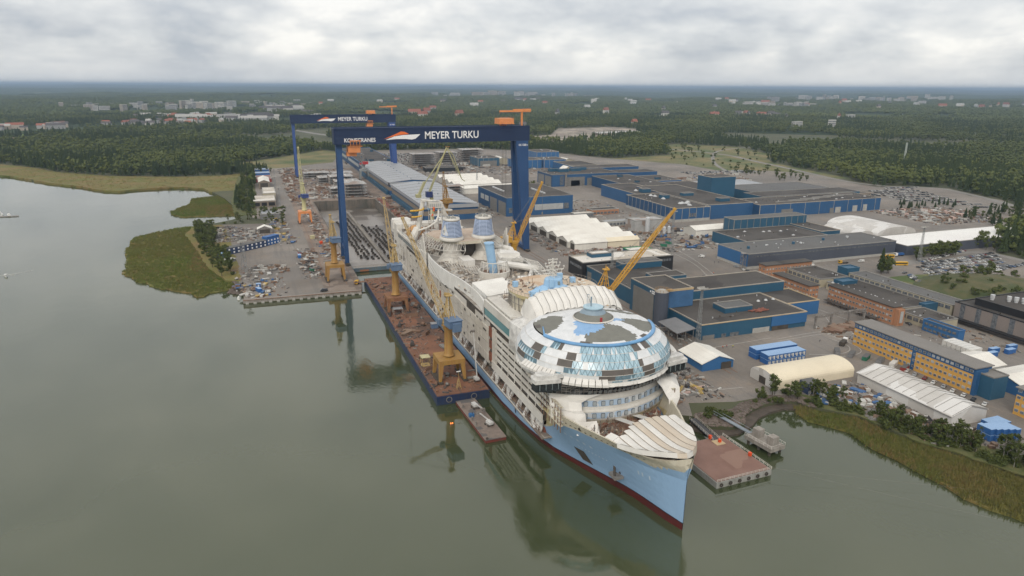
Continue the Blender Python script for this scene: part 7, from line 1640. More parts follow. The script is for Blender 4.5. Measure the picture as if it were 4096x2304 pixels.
# ---------------------------------------------------------------- vehicles
M_tyre=mat('tyre',(.02,.02,.02),rough=.9); M_cgl=mat('car_glass',(.03,.035,.04),rough=.08,spec=.9)
CARC={'white':(.62,.62,.60),'silver':(.33,.34,.35),'black':(.022,.023,.026),'dark grey':(.085,.09,.095),'dark red':(.17,.02,.02),'blue':(.04,.09,.20),'beige':(.34,.29,.22)}
def loft(mb,secs,m=0):
    k=len(secs[0])
    for a,b in zip(secs,secs[1:]):
        for i in range(k): mb.quad(a[i],b[i],b[(i+1)%k],a[(i+1)%k],m)
    mb.add(secs[0],[tuple(range(k))],m); mb.add(secs[-1],[tuple(range(k))[::-1]],m)
def make_car(col,label,loc,rz,group,kind='car'):
    g=thing('parked_'+kind,label,kind,loc,rz,group); m=mat('car_'+col.replace(' ','_'),CARC[col],tuple(x*.9 for x in CARC[col]),rough=.25,spec=.6); mb=MB()
    if kind=='van': P=[(-2.6,.45,1.0),(-2.5,.4,2.1),(1.2,.4,2.2),(2.0,.4,1.4),(2.6,.45,1.1),(2.65,.4,.6)]
    else: P=[(-2.2,.4,.75),(-2.1,.35,.98),(-1.4,.35,1.05),(-.95,.35,1.38),(.35,.35,1.42),(1.05,.35,1.0),(2.0,.35,.85),(2.2,.4,.62)]
    loft(mb,[[(-.88,x,z0),(.88,x,z0),(.9,x,min(z1,.95)),(.66 if z1>1.1 else .84,x,z1),(-.66 if z1>1.1 else -.84,x,z1),(-.9,x,min(z1,.95))] for x,z0,z1 in P]); b=mb.build('body',m,g)
    mb=MB()
    if kind=='van': 
        mb.add([(-.8,2.02,1.42),(.8,2.02,1.42),(.68,1.25,2.12),(-.68,1.25,2.12)],[(0,1,2,3)]); 
        for s in (-1,1): mb.add([(s*.93,.5,1.1),(s*.93,1.7,1.1),(s*.86,1.2,1.8),(s*.86,.5,1.85)],[(0,1,2,3)])
    else:
        mb.add([(-.74,1.07,1.03),(.74,1.07,1.03),(.6,.42,1.42),(-.6,.42,1.42)],[(0,1,2,3)]); mb.add([(-.7,-1.5,1.03),(.7,-1.5,1.03),(.6,-1.0,1.4),(-.6,-1.0,1.4)],[(3,2,1,0)])
        for s in (-1,1): mb.add([(s*.9,-1.3,.98),(s*.9,.95,.98),(s*.71,.35,1.36),(s*.71,-.9,1.36)],[(0,1,2,3)])
    mb.build('window',M_cgl,g)
    for sx in (-1,1):
        for sy in (-1.35,1.35): MB().tube((sx*.66,sy,.33),(sx*.92,sy,.33),.33,0,10).build('wheel',M_tyre,g)
    return g
CP={}; NC=[0]
def car(x,y,rz,col,label,group,kind='car',z=GZ+.05):
    k=(col,kind)
    if k not in CP: CP[k]=make_car(col,label,(x,y,z),rz,group,kind)
    else: dup(CP[k],(x,y,z),rz,label,group)
    NC[0]+=1
rc=random.Random(17)
def rcol(): return rc.choices(['white','silver','black','dark grey','dark red','blue','beige'],[30,22,16,20,4,5,3])[0]
far_cars=MB(); FCM=['white','silver','black','dark grey','dark red']
def rowcars(x0,y0,x1,y1,ori,where,group,gap=2.9,fill=.9,far=False):
    L=math.hypot(x1-x0,y1-y0); n=int(L/gap)
    for k in range(n):
        if rc.random()>fill: continue
        x,y=x0+(x1-x0)*k/n,y0+(y1-y0)*k/n+rc.uniform(-.3,.3); c=rcol(); a=ori+rc.choice([0,PI])+rc.uniform(-.04,.04)
        if far or NC[0]>=292: 
            m=min(4,['white','silver','black','dark grey','dark red','blue','beige'].index(c) if c not in('blue','beige') else 1); far_cars.cbox(x,y,GZ+.3,1.75,4.3,.65,m,a); far_cars.cbox(x,y,GZ+.95,1.5,2.2,.5,5,a,top=m)
        else: car(x,y,a,c,'%s car parked in rows on %s'%(c,where),group)
# near right car park (rows run along the yard axis x)
for k,(a,b,c,d) in enumerate(((395,243,470,262),(390,236,485,246),(376,229,480,238),(372,222,470,229),(366,214,462,220),(362,206,455,211),(360,198,440,203),(354,190,372,193),(440,204,475,210),(345,204,352,226),(338,196,345,212))):
    rowcars(a,b,c,d,R(8)+(PI/2 if k>8 else 0),'the large car park by the grassy mound','cars on the car park by the mound')
for (x,y,c) in ((262,262,'black'),(265.5,262,'dark grey'),(272,262.5,'white'),(238,262,'black'),(236.5,266,'dark grey'),(235.5,270,'white'),(236,280,'silver'),(190,262,'dark grey'),(194,263,'black'),(247,127,'dark grey'),(-66,342,'dark grey')): car(x,y,R(rc.uniform(-20,20)) if x>0 else R(10),c,'%s car parked beside the blue end wall of the slate hall'%c if 230<x<280 else '%s car parked by itself %s'%(c,{190:'on the paving behind the tan shed',194:'beside another behind the tan shed',247:'at the end of the orange office',-66:'under the left quay crane'}[x]),'cars by the slate hall' if 230<x<280 else None)
for k in range(9): car(182.5-.5*(k%2),72-k*5.2,R(-65),['white','silver','dark red','white','silver','white','white','black','white'][k],'%s car in the line between yellow office and ribbed tent'%['white','silver','dark red','white','silver','white','white','black','white'][k],'cars between yellow office and ribbed tent','car')
for (x,y,c,l,a) in ((296,262,'white','white van parked before the pale plinth of the slate hall',80),(347,260,'white','white van nearer the yellow bus by the slate hall',85),(-84,318,'black','black van parked at the quay edge left of the crane',88),(230,318,'white','white van at the corner of the long canvas hall',30)): car(x,y,R(a),c,l,None,'van')
CAR_B=[(735,590,795,585),(690,575,770,572),(683,562,765,556),(678,548,760,540),(672,534,752,524),(668,520,745,508),(664,506,740,492),(662,492,735,478),(690,470,735,462),(695,452,732,440),(700,430,726,418),(640,585,680,560),(640,570,675,545),(636,560,668,535)]
for a,b,c,d in CAR_B: rowcars(a,b,c,d,R(4),'the car park beyond the blue halls','cars on the rear car park')
for k in range(11): rowcars(40 if k<3 else 90,1150+k*17,330,1160+k*17,0,'x','x',3.2,.85,True)
for k in range(4): rowcars(560,820+k*9,700,815+k*9,0,'x','x',3.5,.6,True)
o=far_cars.build('parked_cars',[mat('car_'+c.replace(' ','_'),CARC[c]) for c in FCM]+[M_cgl]); tag(o,'distant parked cars in long rows on the rear car parks',None,None,'stuff')
def bus(x,y,rz,label):
    g=thing('bus',label,'bus',(x,y,GZ),rz); mb=MB(); mb.box(-1.3,-6.5,.4,1.3,6.5,3.1); mb.build('body',mat('bus_yellow',(.62,.36,.03),(.58,.34,.03),rough=.35),g); MB().box(-1.25,-6.4,3.1,1.25,6.4,3.25).build('roof',mat('bus_yellow',(.6,.35,.03)),g)
    mb=MB(); mb.box(-1.34,-6,1.5,1.34,6,2.5); mb.box(-1.15,-6.55,1.3,1.15,6.55,2.7); mb.build('window',M_cgl,g)
    MB().box(-1.32,4.2,.4,1.32,6.45,1.5).build('white_panel',M_sign,g)
    for sx in (-1,1):
        for sy in (-4,4): MB().tube((sx*.95,sy,.5),(sx*1.36,sy,.5),.5,0,10).build('wheel',M_tyre,g)
bus(378,262,R(88),'yellow bus parked along the slate hall by the blue tipper'); bus(368,241,R(70),'yellow and white bus pulled in by the tall lattice mast')
def truck(x,y,rz,col,label,load=None,L=7):
    g=thing('truck',label,'truck',(x,y,GZ),rz); MB().box(-1.2,L/2,.7,1.2,L/2+2.2,3.0).build('cab',M_sign if col=='white' else mat('truck_'+col,{'green':(.03,.15,.07),'yellow':(.65,.38,.04)}[col]),g); MB().box(-.9,L/2+2.18,1.8,.9,L/2+2.25,2.7).build('windscreen',M_cgl,g)
    MB().box(-1.1,-L/2,.7,1.1,L/2,1.0).build('chassis',M_dark,g)
    if load: MB().box(-1.25,-L/2,1.0,1.25,L/2-.4,2.6).build('load_bed',load,g)
    for sx in (-1,1):
        for sy in (-L/2+1,-L/2+2.3,L/2+1): MB().tube((sx*.85,sy,.5),(sx*1.2,sy,.5),.5,0,10).build('wheel',M_tyre,g)
truck(397,266,R(88),'white','white cabbed tipper truck with blue body by the store',M_ctr['blue']); truck(245,470,R(80),'white','white lorry with empty flat bed before the pavilion'); truck(181,113,R(-60),'white','lorry with dark flat bed at the far end of the yellow office',M_dark)
truck(-59,331,R(160),'yellow','yellow lorry on the corner of the left quay',mat('truck_yellow',(.65,.38,.04)),3); truck(330,261,R(90),'yellow','yellow grader machine before the slate hall')
for i,(x,y,a,c,l) in enumerate(((172,98,-60,'grey','grey open container in the line before the yellow office'),(176,92,-62,'green','green skip in the line before the yellow office'),(179.5,86,-64,'grey','long grey trailer body behind the green skip'),(182,80,-64,'white','white box trailer behind the grey one before the yellow office'),(183,74,-64,'red','dark red trailer last in the line before the yellow office'),(168,104,-40,'grey','small grey skip first in the line before the yellow office'))): container(x,y,GZ,l,None,c,R(a),L=7,H=2.3)
for (x,y,a,c,l) in ((-87,378,10,'green','green skip on the left quay among the black sacks'),(-92,438,6,'red','red topped container on the left quay'),(-93,428,0,'blue','blue container beside the red one on the left quay'),(-127,333,20,'blue','pale blue kiosk container at the quay corner'),(222,365,50,'green','green covered container behind the cream shed'),(232,372,50,'green','second green container behind the cream shed'),(286,352,80,'green','green skip before the low hall')): container(x,y,GZ,l,None,c,R(a))
t=thing('site_hut','tiny blue hut with white door at the left quay corner','hut',(-127,345,GZ)); MB().box(-1.5,-1.3,0,1.5,1.3,2.6).build('wall',M_ctr['blue'],t); MB().box(-1.7,-1.5,2.6,1.7,1.5,2.8).build('roof',M_ctt,t); MB().box(-.4,-1.4,.1,.5,-1.28,2.1).build('door',M_sign,t)
# bright boxes
for (x,y,s,c,l) in ((56,99,2.6,'signal_orange','bright orange container beside the yellow cages on the bow side quay'),(-70.5,478,2.4,'signal_orange','bright orange box beside the left dock rail'),(51,102,2.6,'crane_ochre','yellow tank behind the crate cages at the bow side quay'),(-76,502,3.4,'cage_cream','cream yellow crate near the orange box by the dock rail')): t=thing('equipment_box',l,'box',(x,y,GZ),R(15)); MB().box(-s/2,-s/2,0,s/2,s/2,s*.9).build('box_body',mat(c,(.8,.09,.02)),t); MB().box(-s/2-.08,-s/2-.08,s*.9,s/2+.08,s/2+.08,s*.9+.12).build('lid',mat(c,(.8,.09,.02)),t)
# ---------------------------------------------------------------- stored material: each pallet, crate, bundle and plate stack a thing
M_pal={'white':mat('wrapped_white',(.52,.51,.48),(.40,.39,.36),scale=.5,rough=.6),'grey':mat('store_grey',(.25,.24,.225),(.17,.16,.15),scale=.4,rough=.8),'brown':mat('store_brown',(.20,.14,.10),(.28,.20,.15),scale=.4,rough=.85),'pink':mat('pink_insulation',(.55,.40,.35),(.50,.37,.33),rough=.7),'yellow':mat('store_yellow',(.50,.36,.12),(.42,.30,.1),rough=.6),'dark':mat('store_dark',(.06,.055,.055),(.10,.09,.085),scale=.4,rough=.8),'blue':mat('store_blue',(.06,.14,.30),rough=.6),'rust':M_rust}
SP={}
def store(kind,col,x,y,label,group,sc=1,z=GZ+.03):
    k=(kind,col)
    if k not in SP:
        g=thing(kind,label,kind.replace('_',' '),(x,y,z),0,group); m=M_pal[col]; q=random.Random(len(SP)+40)
        if kind=='pallet': MB().box(-.9,-.7,0,.9,.7,.15).build('pallet_base',M_rust,g); MB().box(-.85,-.65,.15,.85,.65,1.3).build('wrapped_load',m,g)
        elif kind=='crate': 
            MB().box(-1.4,-1,.1,1.4,1,1.3).build('crate_body',m,g); mb=MB(); [mb.box(-1.5,a,0,1.5,a+.1,1.4) for a in (-1.05,.95)]; mb.build('frame',M_rust if col!='yellow' else m,g)
        elif kind=='pipe_bundle': 
            mb=MB(); [mb.tube((-3.2+q.uniform(-.4,.4),-.7+.35*i,.2+.3*(i%2)),(3.2+q.uniform(-.4,.4),-.7+.35*i,.2+.3*(i%2)),.19,0,6) for i in range(5)]; mb.build('pipes',m,g); MB().box(-1.6,-.9,0,-1.4,.9,.12).build('timber_bearer',M_rust,g)
        elif kind=='plate_stack':
            mb=MB(); [mb.cbox(q.uniform(-.2,.2),q.uniform(-.2,.2),.12+.16*i,5,2,.1,0,q.uniform(-.05,.05)) for i in range(5)]; mb.build('plates',m,g); MB().box(-2,-1,0,-1.7,1,.12).build('timber_bearer',M_rust,g)
        elif kind=='steel_section':
            mb=MB(); mb.box(-2.6,-.9,0,2.6,-.7,1.8); mb.box(-2.6,-.9,0,2.6,.9,.2); [mb.box(-2.6+i*1.3,-.7,.2,-2.5+i*1.3,.8,1.3) for i in range(5)]; mb.build('section_plate',m,g)
        elif kind=='machine':
            MB().box(-1.1,-.8,.1,1.1,.8,.5).build('base',M_dark,g); mb=MB(); mb.tube((-.9,0,1.1),(.9,0,1.1),.7,0,10); mb.cyl(.3,0,1.6,2.2,.25,.25,8); mb.build('casing',m,g)
        elif kind=='cable_drum':
            mb=MB(); mb.tube((-.6,0,1),(-.5,0,1),1,0,14); mb.tube((.5,0,1),(.6,0,1),1,0,14); mb.build('flange',M_rust,g); MB().tube((-.5,0,1),(.5,0,1),.6,0,12).build('cable',m,g)
        SP[k]=g
        return g
    return dup(SP[k],(x,y,z),rc.uniform(0,3.1),label,group,sc)
KL={'pallet':'wrapped pallet','crate':'open crate','pipe_bundle':'bundle of pipes','plate_stack':'stack of steel plates','steel_section':'cut steel section','machine':'small machine','cable_drum':'cable drum'}
NK={}
def zone(poly,n,kinds,cols,where,big=1.,z=GZ+.03,ax=0):
    xs=[p[0] for p in poly];ys=[p[1] for p in poly]; k=0
    while k<n:
        x,y=rc.uniform(min(xs),max(xs)),rc.uniform(min(ys),max(ys)); 
        if not inpoly(np.array([x]),np.array([y]),poly)[0]: k+=.05; continue
        kd=rc.choice(kinds); c=rc.choice(cols); k+=1
        if NK.get(kd,0)>=285: continue
        NK[kd]=NK.get(kd,0)+1
        store(kd,c,x,y,'%s %s %s'%({'rust':'rusty'}.get(c,c),KL[kd],where),'stored material '+where,rc.uniform(.75,1.35)*big,z)
A5=['pallet','crate','pipe_bundle','plate_stack','steel_section']
zone([(-135,318),(-118,318),(-112,352),(-128,375),(-142,372),(-145,345)],42,['pallet','crate','plate_stack','machine'],['white','grey','grey','yellow','brown','blue'],'at the corner of the left quay')
zone([(-135,380),(-104,378),(-104,405),(-130,410)],44,A5,['white','grey','brown','grey'],'in the middle of the left quay')
zone([(-92,362),(-80,362),(-80,450),(-92,450)],75,A5+['cable_drum'],['dark','dark','grey','brown','white'],'left of the quay crane')
zone([(-170,520),(-120,512),(-118,545),(-150,585),(-178,590)],120,['crate','pallet','plate_stack','steel_section'],['grey','grey','dark','white'],'in the scrap yard behind the barracks')
zone([(-112,490),(-92,490),(-98,680),(-106,680)],70,A5,['grey','brown','blue','yellow','white'],'left of the dock road')
zone([(-72,400),(-62,400),(-62,700),(-72,700)],80,A5,['brown','grey','rust','white'],'along the left dock rails')
zone([(-54,745),(14,745),(20,880),(-50,880)],120,A5,['grey','brown','white','rust'],'at the head of the dry dock',1.5)
zone([(-82,720),(-68,720),(-60,1090),(-80,1090)],90,A5,['grey','white','brown','rust'],'along the far left dock road',1.5)
zone([(22,460),(36,460),(38,730),(24,730)],70,['pipe_bundle','plate_stack','crate','steel_section'],['rust','brown','grey'],'between dry dock and grey halls',1.3)
zone([(44,84),(72,82),(74,104),(50,106)],46,['pallet','crate','machine','pipe_bundle'],['brown','grey','grey','pink','white','dark','yellow'],'on the quay beside the bow')
zone([(62,105),(80,104),(84,136),(66,138)],34,['pallet','crate','pipe_bundle'],['pink','grey','white','dark'],'between bow and blue walled tent')
zone([(112,56),(146,40),(146,72),(118,68)],60,['pallet','pipe_bundle','crate','plate_stack'],['white','white','grey','blue','white'],'before the ribbed tent')
zone([(122,24),(146,16),(146,40),(124,44)],56,['pallet','steel_section','crate','pipe_bundle'],['grey','white','dark','brown'],'under the trees beside the ribbed tent')
zone([(138,4),(152,-2),(160,14),(146,16)],20,['pallet','crate','steel_section'],['grey','white','brown'],'at the near end of the ribbed tent')
zone([(190,132),(214,126),(214,137),(192,139)],30,['pipe_bundle','plate_stack'],['rust','rust','brown'],'under the grey pipe rack',1.5)
zone([(120,362),(206,360),(206,374),(134,374)],64,['pallet','crate','pipe_bundle'],['white','pink','grey','grey','rust'],'along the front of the canvas sheds')
zone([(116,378),(135,380),(135,500),(124,500)],40,A5,['grey','brown','dark'],'at the open ends of the canvas sheds')
zone([(215,350),(290,340),(300,420),(262,445),(210,430)],110,A5+['machine'],['grey','white','brown','dark','blue'],'on the open yard before the central hall',1.2)
zone([(560,375),(650,360),(655,440),(560,440)],120,['pallet','crate','pipe_bundle','plate_stack'],['white','grey','brown','white','pink'],'in the store yard behind the pale arched tents',1.6)
zone([(120,1000),(330,1000),(330,1130),(150,1140)],90,A5,['white','grey','dark','brown'],'in the far yard near the woods',2)
zone([(470,640),(600,720),(640,800),(500,780)],80,A5,['white','white','grey','rust'],'behind the tower block',1.8)
zone([(116,555),(134,560),(134,720),(112,690)],30,A5,['grey','brown','white'],'between grey hall and blue workshop',1.4)
zone([(-52,125),(-30,125),(-30,325),(-52,325)],70,['crate','steel_section','pipe_bundle','machine','plate_stack'],['rust','brown','grey','dark','rust'],'on the deck of the long barge',1.1,4.62)
zone([(232,66),(275,66),(275,90),(255,108),(240,108)],26,['pallet','crate','plate_stack'],['grey','dark','blue'],'between white containers and black building')
# motorcycles, people, boats
for k in range(26):
    x,y=rc.uniform(352,372),rc.uniform(181,188); g=None
    if k==0: MP=thing('motorcycle','dark motorcycle parked at the near edge of the car park','motorcycle',(x,y,GZ),rc.uniform(0,3),'motorcycles at the car park'); MB().box(-.2,-.6,.5,.2,.7,1.0).build('body',M_dark,MP); MB().tube((-.06,-.75,.33),(.06,-.75,.33),.33,0,10).build('wheel',M_tyre,MP); MB().tube((-.06,.75,.33),(.06,.75,.33),.33,0,10).build('wheel',M_tyre,MP); MB().tube((-.4,.6,1.1),(.4,.6,1.1),.04).build('handlebar',M_steel,MP)
    else: dup(MP,(x,y,GZ),rc.uniform(0,3),None,'motorcycles at the car park')
def person_mesh():
    me=bpy.data.meshes.new('person'); J=[(0,0,.98),(0,0,1.2),(0,.0,1.42),(0,0,1.52),(0,.01,1.66),(0,.0,1.78),(.11,0,.92),(.12,.10,.5),(.12,.06,.08),(.12,.2,.04),(-.11,0,.92),(-.12,-.08,.5),(-.12,-.16,.1),(-.12,-.04,.04),(.2,0,1.4),(.27,.03,1.12),(.27,.14,.88),(-.2,0,1.4),(-.27,-.02,1.12),(-.27,.1,.88)]
    E=[(0,1),(1,2),(2,3),(3,4),(4,5),(0,6),(6,7),(7,8),(8,9),(0,10),(10,11),(11,12),(12,13),(2,14),(14,15),(15,16),(2,17),(17,18),(18,19)]
    Rr=[.15,.14,.16,.06,.1,.07,.1,.075,.05,.045,.1,.075,.05,.045,.07,.05,.04,.07,.05,.04]
    me.from_pydata(J,E,[]); o=bpy.data.objects.new('person',me); COL.objects.link(o); o.modifiers.new('s','SKIN'); 
    for i,v in enumerate(me.skin_vertices[0].data): v.radius=(Rr[i],Rr[i]*.8); v.use_root=(i==0)
    o.modifiers.new('u','SUBSURF').levels=1; bpy.context.view_layer.update(); m2=bpy.data.meshes.new_from_object(o.evaluated_get(bpy.context.evaluated_depsgraph_get())); bpy.data.objects.remove(o); return m2
PM=person_mesh(); PMs={}
for c,v in (('orange',(.75,.14,.03)),('dark',(.04,.045,.06)),('yellow',(.6,.6,.05)),('red',(.5,.03,.03))):
    q=PM.copy(); q.materials.clear(); q.materials.append(mat('workwear_'+c,v,rough=.8)); q.materials.append(mat('trousers_dark',(.03,.035,.05),rough=.9)); q.materials.append(mat('helmet_white',(.7,.7,.66),rough=.4))
    for p in q.polygons: z=sum(q.vertices[i].co.z for i in p.vertices)/len(p.vertices); p.material_index=1 if z<.95 else 2 if z>1.66 else 0
    PMs[c]=q
for i,(x,y,c,l) in enumerate(((146,118.5,'orange','in front of the blue container rows'),(103,125.6+6,'dark','by the door of the blue front hall'),(113,131,'orange','beside the skip at the front hall'),(116,131.5,'red','walking past the front hall wall'),(119,130,'yellow','behind another near the front hall'),(172,121,'dark','crossing the road by the lorry'),(244,124,'dark','beside the end of the orange office'),(231,296,'dark','on the crossroads by the slate hall'),(228,297,'dark','beside a workmate at the crossroads'),(213,262,'yellow','on the road behind the tan shed'),(206,268,'orange','near the white roofed building'),(236,438,'dark','by the flat bed lorry'),(239,436,'dark','second one by the flat bed lorry'),(94,281,'dark','beside the dark walled building by the ship'),(138,56,'orange','among the stored pallets by the ribbed tent'),(-75,470,'dark','walking on the left dock road'),(-88,505,'yellow','beside the dock road crates'))):
    o=bpy.data.objects.new('person',PMs[c]); COL.objects.link(o); o.location=(x,y,GZ+.04); o.rotation_euler=(0,0,rc.uniform(0,6)); tag(o,'worker in %s jacket and helmet %s'%(c,l),'person')
for i,(a,b) in enumerate(((-150,0),(-150.8,0))):
    an=R(-90-58+i*2.2); r=31.3; o=bpy.data.objects.new('person',PMs['red']); COL.objects.link(o); o.location=(CX+r*math.cos(an)-.4,CY+r*math.sin(an),38.6); o.rotation_euler=(0,0,an); tag(o,'worker in red jacket standing on the left side of the dome'+(' nearer the bow' if i else ''),'person')
M_bw_=mat('boat_white',(.68,.68,.65),(.6,.6,.57),rough=.4)
def boat(x,y,rz,L,label,mast=0,z=0):
    g=thing('moored_boat',label,'boat',(x,y,z),rz); w=L*.32; secs=[]
    for t,b,h in ((-.5,.85,.0),(-.2,1,0),(.15,.95,.03),(.38,.6,.08),(.5,.05,.14)): y_=t*L; hw=w/2*b; secs.append([(-hw*.7,y_,-.2),(hw*.7,y_,-.2),(hw,y_,L*.1+L*h),(-hw,y_,L*.1+L*h)])
    mb=MB(); loft(mb,secs); mb.build('hull',M_bw_,g); MB().box(-w*.3,-L*.25,L*.1,w*.3,L*.18,L*.24).build('cabin',M_bw_,g); MB().box(-w*.31,L*.02,L*.15,w*.31,L*.185,L*.21).build('window',M_cgl,g)
    if mast: MB().tube((0,0,L*.2),(0,0,L*1.1),.07).build('mast',M_steel,g)
boat(-383,747,R(20),10,'white sailing boat at the end of the small jetty',1); boat(-391,752,R(10),8,'white cabin boat beside the sailing boat at the jetty'); boat(-398,768,R(40),9,'white boat farthest left behind the jetty'); boat(-140.5,327,R(0),6,'small grey work boat tied at the quay corner',0)
boat(-308,448,R(200),7,'small motor boat under way on the open water')
mb=MB(); mb.box(-420,738,.3,-372,740.5,.9); tag(mb.build('jetty',M_conc),'low grey floating jetty with boats at the left edge','jetty')
mb=MB()
for k in range(9): 
    t_=k/60; x=-308+4*math.sin(k*.2)+t_*60; y=452+t_*70; mb.add([(x,y,.02),(x+1.2,y+.4,.02),(x+2.2,y+2.4,.02),(x+.6,y+2.0,.02)],[(0,1,2,3)])
for k in range(30): a=rc.uniform(-.6,3.6); r=rc.uniform(2,6); mb.cbox(-308+r*math.cos(a),446+r*math.sin(a)+5,.01,rc.uniform(.3,1.4),rc.uniform(.2,.5),.03,0,a)
o=mb.build('wake_foam',mat('foam',(.5,.5,.46),rough=.6)); tag(o,'pale wake foam trailing behind the motor boat',None,None,'stuff')
# uncountable small debris lying about in the same places
mb=MB()
def debris(poly,n,big=1.,z=GZ+.03):
    xs=[p[0] for p in poly];ys=[p[1] for p in poly]; X=np.array([rc.uniform(min(xs),max(xs)) for _ in range(n)]); Y=np.array([rc.uniform(min(ys),max(ys)) for _ in range(n)]); K=inpoly(X,Y,poly)
    for x,y,k in zip(X,Y,K):
        if k and rc.random()<.7: mb.cbox(float(x),float(y),z,rc.uniform(.3,1)**2*4.2*big,rc.uniform(.2,1.1)*big,rc.uniform(.1,.8)*big,rc.choices(range(6),[3,7,5,4,1,.3])[0],rc.uniform(0,3.1))
for P,n,b in (([(-135,318),(-110,318),(-104,352),(-118,410),(-146,412),(-142,372),(-145,345)],300,1.1),([(-95,355),(-80,355),(-80,460),(-95,460)],300,1.1),([(-175,515),(-115,505),(-112,550),(-150,592),(-180,595)],1100,1.2),([(-114,485),(-94,485),(-98,700),(-108,700)],260,1.1),([(-75,395),(-61,395),(-61,720),(-75,720)],500,1.2),([(-56,738),(20,738),(30,1080),(-56,1080)],1300,1.7),([(-82,720),(-60,720),(-58,1110),(-82,1110)],520,1.5),([(21,395),(42,395),(43,740),(21,740)],420,1.3),([(42,80),(78,76),(82,140),(60,140),(46,100)],520,1.0),([(110,56),(146,36),(146,74),(116,72)],420,.9),([(126,10),(148,0),(148,40),(122,46)],420,.9),([(90,128),(108,118),(108,200),(92,176)],300,1),([(118,358),(212,356),(212,378),(134,378),(136,505),(120,505)],900,1.1),([(205,345),(300,335),(310,400),(290,460),(205,520),(215,430)],1300,1.2),([(555,360),(670,350),(670,450),(555,450)],1500,1.7),([(120,905),(420,905),(420,1140),(120,1150)],1500,2),([(470,700),(600,700),(650,830),(500,790)],900,1.8),([(108,552),(136,552),(136,730),(108,730)],260,1.3),([(205,80),(275,64),(278,110),(220,120)],240,1),([(186,120),(216,110),(218,140),(188,142)],240,1),([(200,440),(290,440),(290,620),(225,660)],500,1.4)): debris(P,n,b)
o=mb.build('loose_debris',[M_pal['white'],M_pal['grey'],M_pal['brown'],M_pal['dark'],M_rust,M_pal['blue']]); tag(o,'small loose debris, timber and offcuts lying all over the yard',None,None,'stuff')
mb=MB(); debris([(-53,120),(-29,120),(-29,333),(-53,333)],520,.9,4.62)
o=mb.build('deck_debris',[M_pal['grey'],M_pal['dark'],M_pal['brown'],M_pal['dark'],M_rust,M_pal['rust']]); tag(o,'small rusty debris strewn over the barge deck',None,None,'stuff')
# ---------------------------------------------------------------- single trees, shrubs, reeds, stones near the camera
rt=random.Random(77)
def tree_proto(kind,seed):
    q=random.Random(seed); tr=MB(); cr=MB()
    if kind=='conifer': h=15; tr.tube((0,0,0),(0,0,h*.9),.28,0,6,.05); conif(cr,h,5.6,q,10); leaves(cr,(0,0,h*.35),2.4,60,.5,q)
    elif kind=='shrub': h=3.2; tr.tube((0,0,0),(.2,0,1.4),.12,0,5,.05); tr.tube((0,0,0),(-.5,.3,1.6),.1,0,5,.04); [blob(cr,(q.uniform(-1,1),q.uniform(-1,1),q.uniform(.8,1.8)),q.uniform(.6,1.0),q) for _ in range(4)]; leaves(cr,(0,0,1.5),1.8,170,.36,q,0,.5,.75)
    else:
        h=11 if kind=='broad' else 12; w=7.5 if kind=='broad' else 4.6
        tr.tube((0,0,0),(.2,.1,h*.45),.26 if kind=='broad' else .16,0,6,.12); tr.tube((.2,.1,h*.45),(0,.3,h*.92),.12,0,5,.04)
        for k in range(7): a=k*.9; z=h*(.3+.07*k); tr.tube((.15,.1,z),(w*.34*math.cos(a),w*.34*math.sin(a),z+h*.16),.09,0,4,.03)
        for k in range(11 if kind=='broad' else 13):
            t=q.random(); z=h*(.30+.62*t); rr=w*.42*math.sin(PI*min(1,.2+.8*(1-t)))*q.uniform(.35,1); a=q.uniform(0,2*PI); r=w*q.uniform(.13,.2); c=(rr*math.cos(a),rr*math.sin(a),z); 
            if kind=='broad': blob(cr,c,r*.8,q)
            leaves(cr,c,r*1.15,60 if kind=='broad' else 40,.36,q,0,.3)
    return tr,cr
NTR={}; TP={}
KN={'conifer':('spruce_tree',M_con,M_bark),'broad':('broadleaf_tree',M_dec,M_bark),'birch':('birch_tree',M_dec,M_birch),'shrub':('shrub',M_dec,M_bark)}
def tree(kind,x,y,label,group,sc=1,z=GZ-.1,v=0):
    k=(kind,v%2)
    if k not in TP:
        tr,cr=tree_proto(kind,31*len(TP)+5); g=thing(KN[kind][0],label,'shrub' if kind=='shrub' else 'tree',(x,y,z),0,group); tr.build('stem' if kind=='shrub' else 'trunk',KN[kind][2],g); cr.build('crown' if kind!='shrub' else 'foliage',KN[kind][1],g); TP[k]=g; g.scale=(sc,)*3
    else: dup(TP[k],(x,y,z),rt.uniform(0,6.28),label,group,sc)
def grove(poly,n,kinds,where,group,s0=.7,s1=1.1,z=GZ-.1):
    xs=[p[0] for p in poly];ys=[p[1] for p in poly]; k=0
    while k<n:
        x,y=rt.uniform(min(xs),max(xs)),rt.uniform(min(ys),max(ys))
        if not inpoly(np.array([x]),np.array([y]),poly)[0]: continue
        kd=rt.choice(kinds); k+=1
        tree(kd,x,y,'%s %s'%({'conifer':'dark pointed spruce','broad':'dense round crowned tree','birch':'slender pale stemmed birch','shrub':'low green shrub'}[kd],where),group,rt.uniform(s0,s1),z,k)
grove([(-181,575),(-168,582),(-150,440),(-143,385),(-152,380),(-166,440),(-178,520)],70,['broad','broad','broad','shrub'],'on the wooded edge of the left grass spit','trees on the left grass spit',.8,1.25)
grove([(-186,560),(-176,600),(-160,600),(-166,540)],10,['broad','shrub'],'at the far tip of the left grass spit','trees on the left grass spit')
grove([(-146,680),(-130,660),(-124,700),(-128,860),(-140,900),(-150,800)],56,['broad','conifer','broad'],'on the bank above the second inlet','trees above the second inlet',.8,1.25)
grove([(-140,880),(-120,890),(-122,1010),(-142,1020)],34,['broad','birch'],'before the shed on posts left of the dock','trees by the shed on posts',.7,1.1)
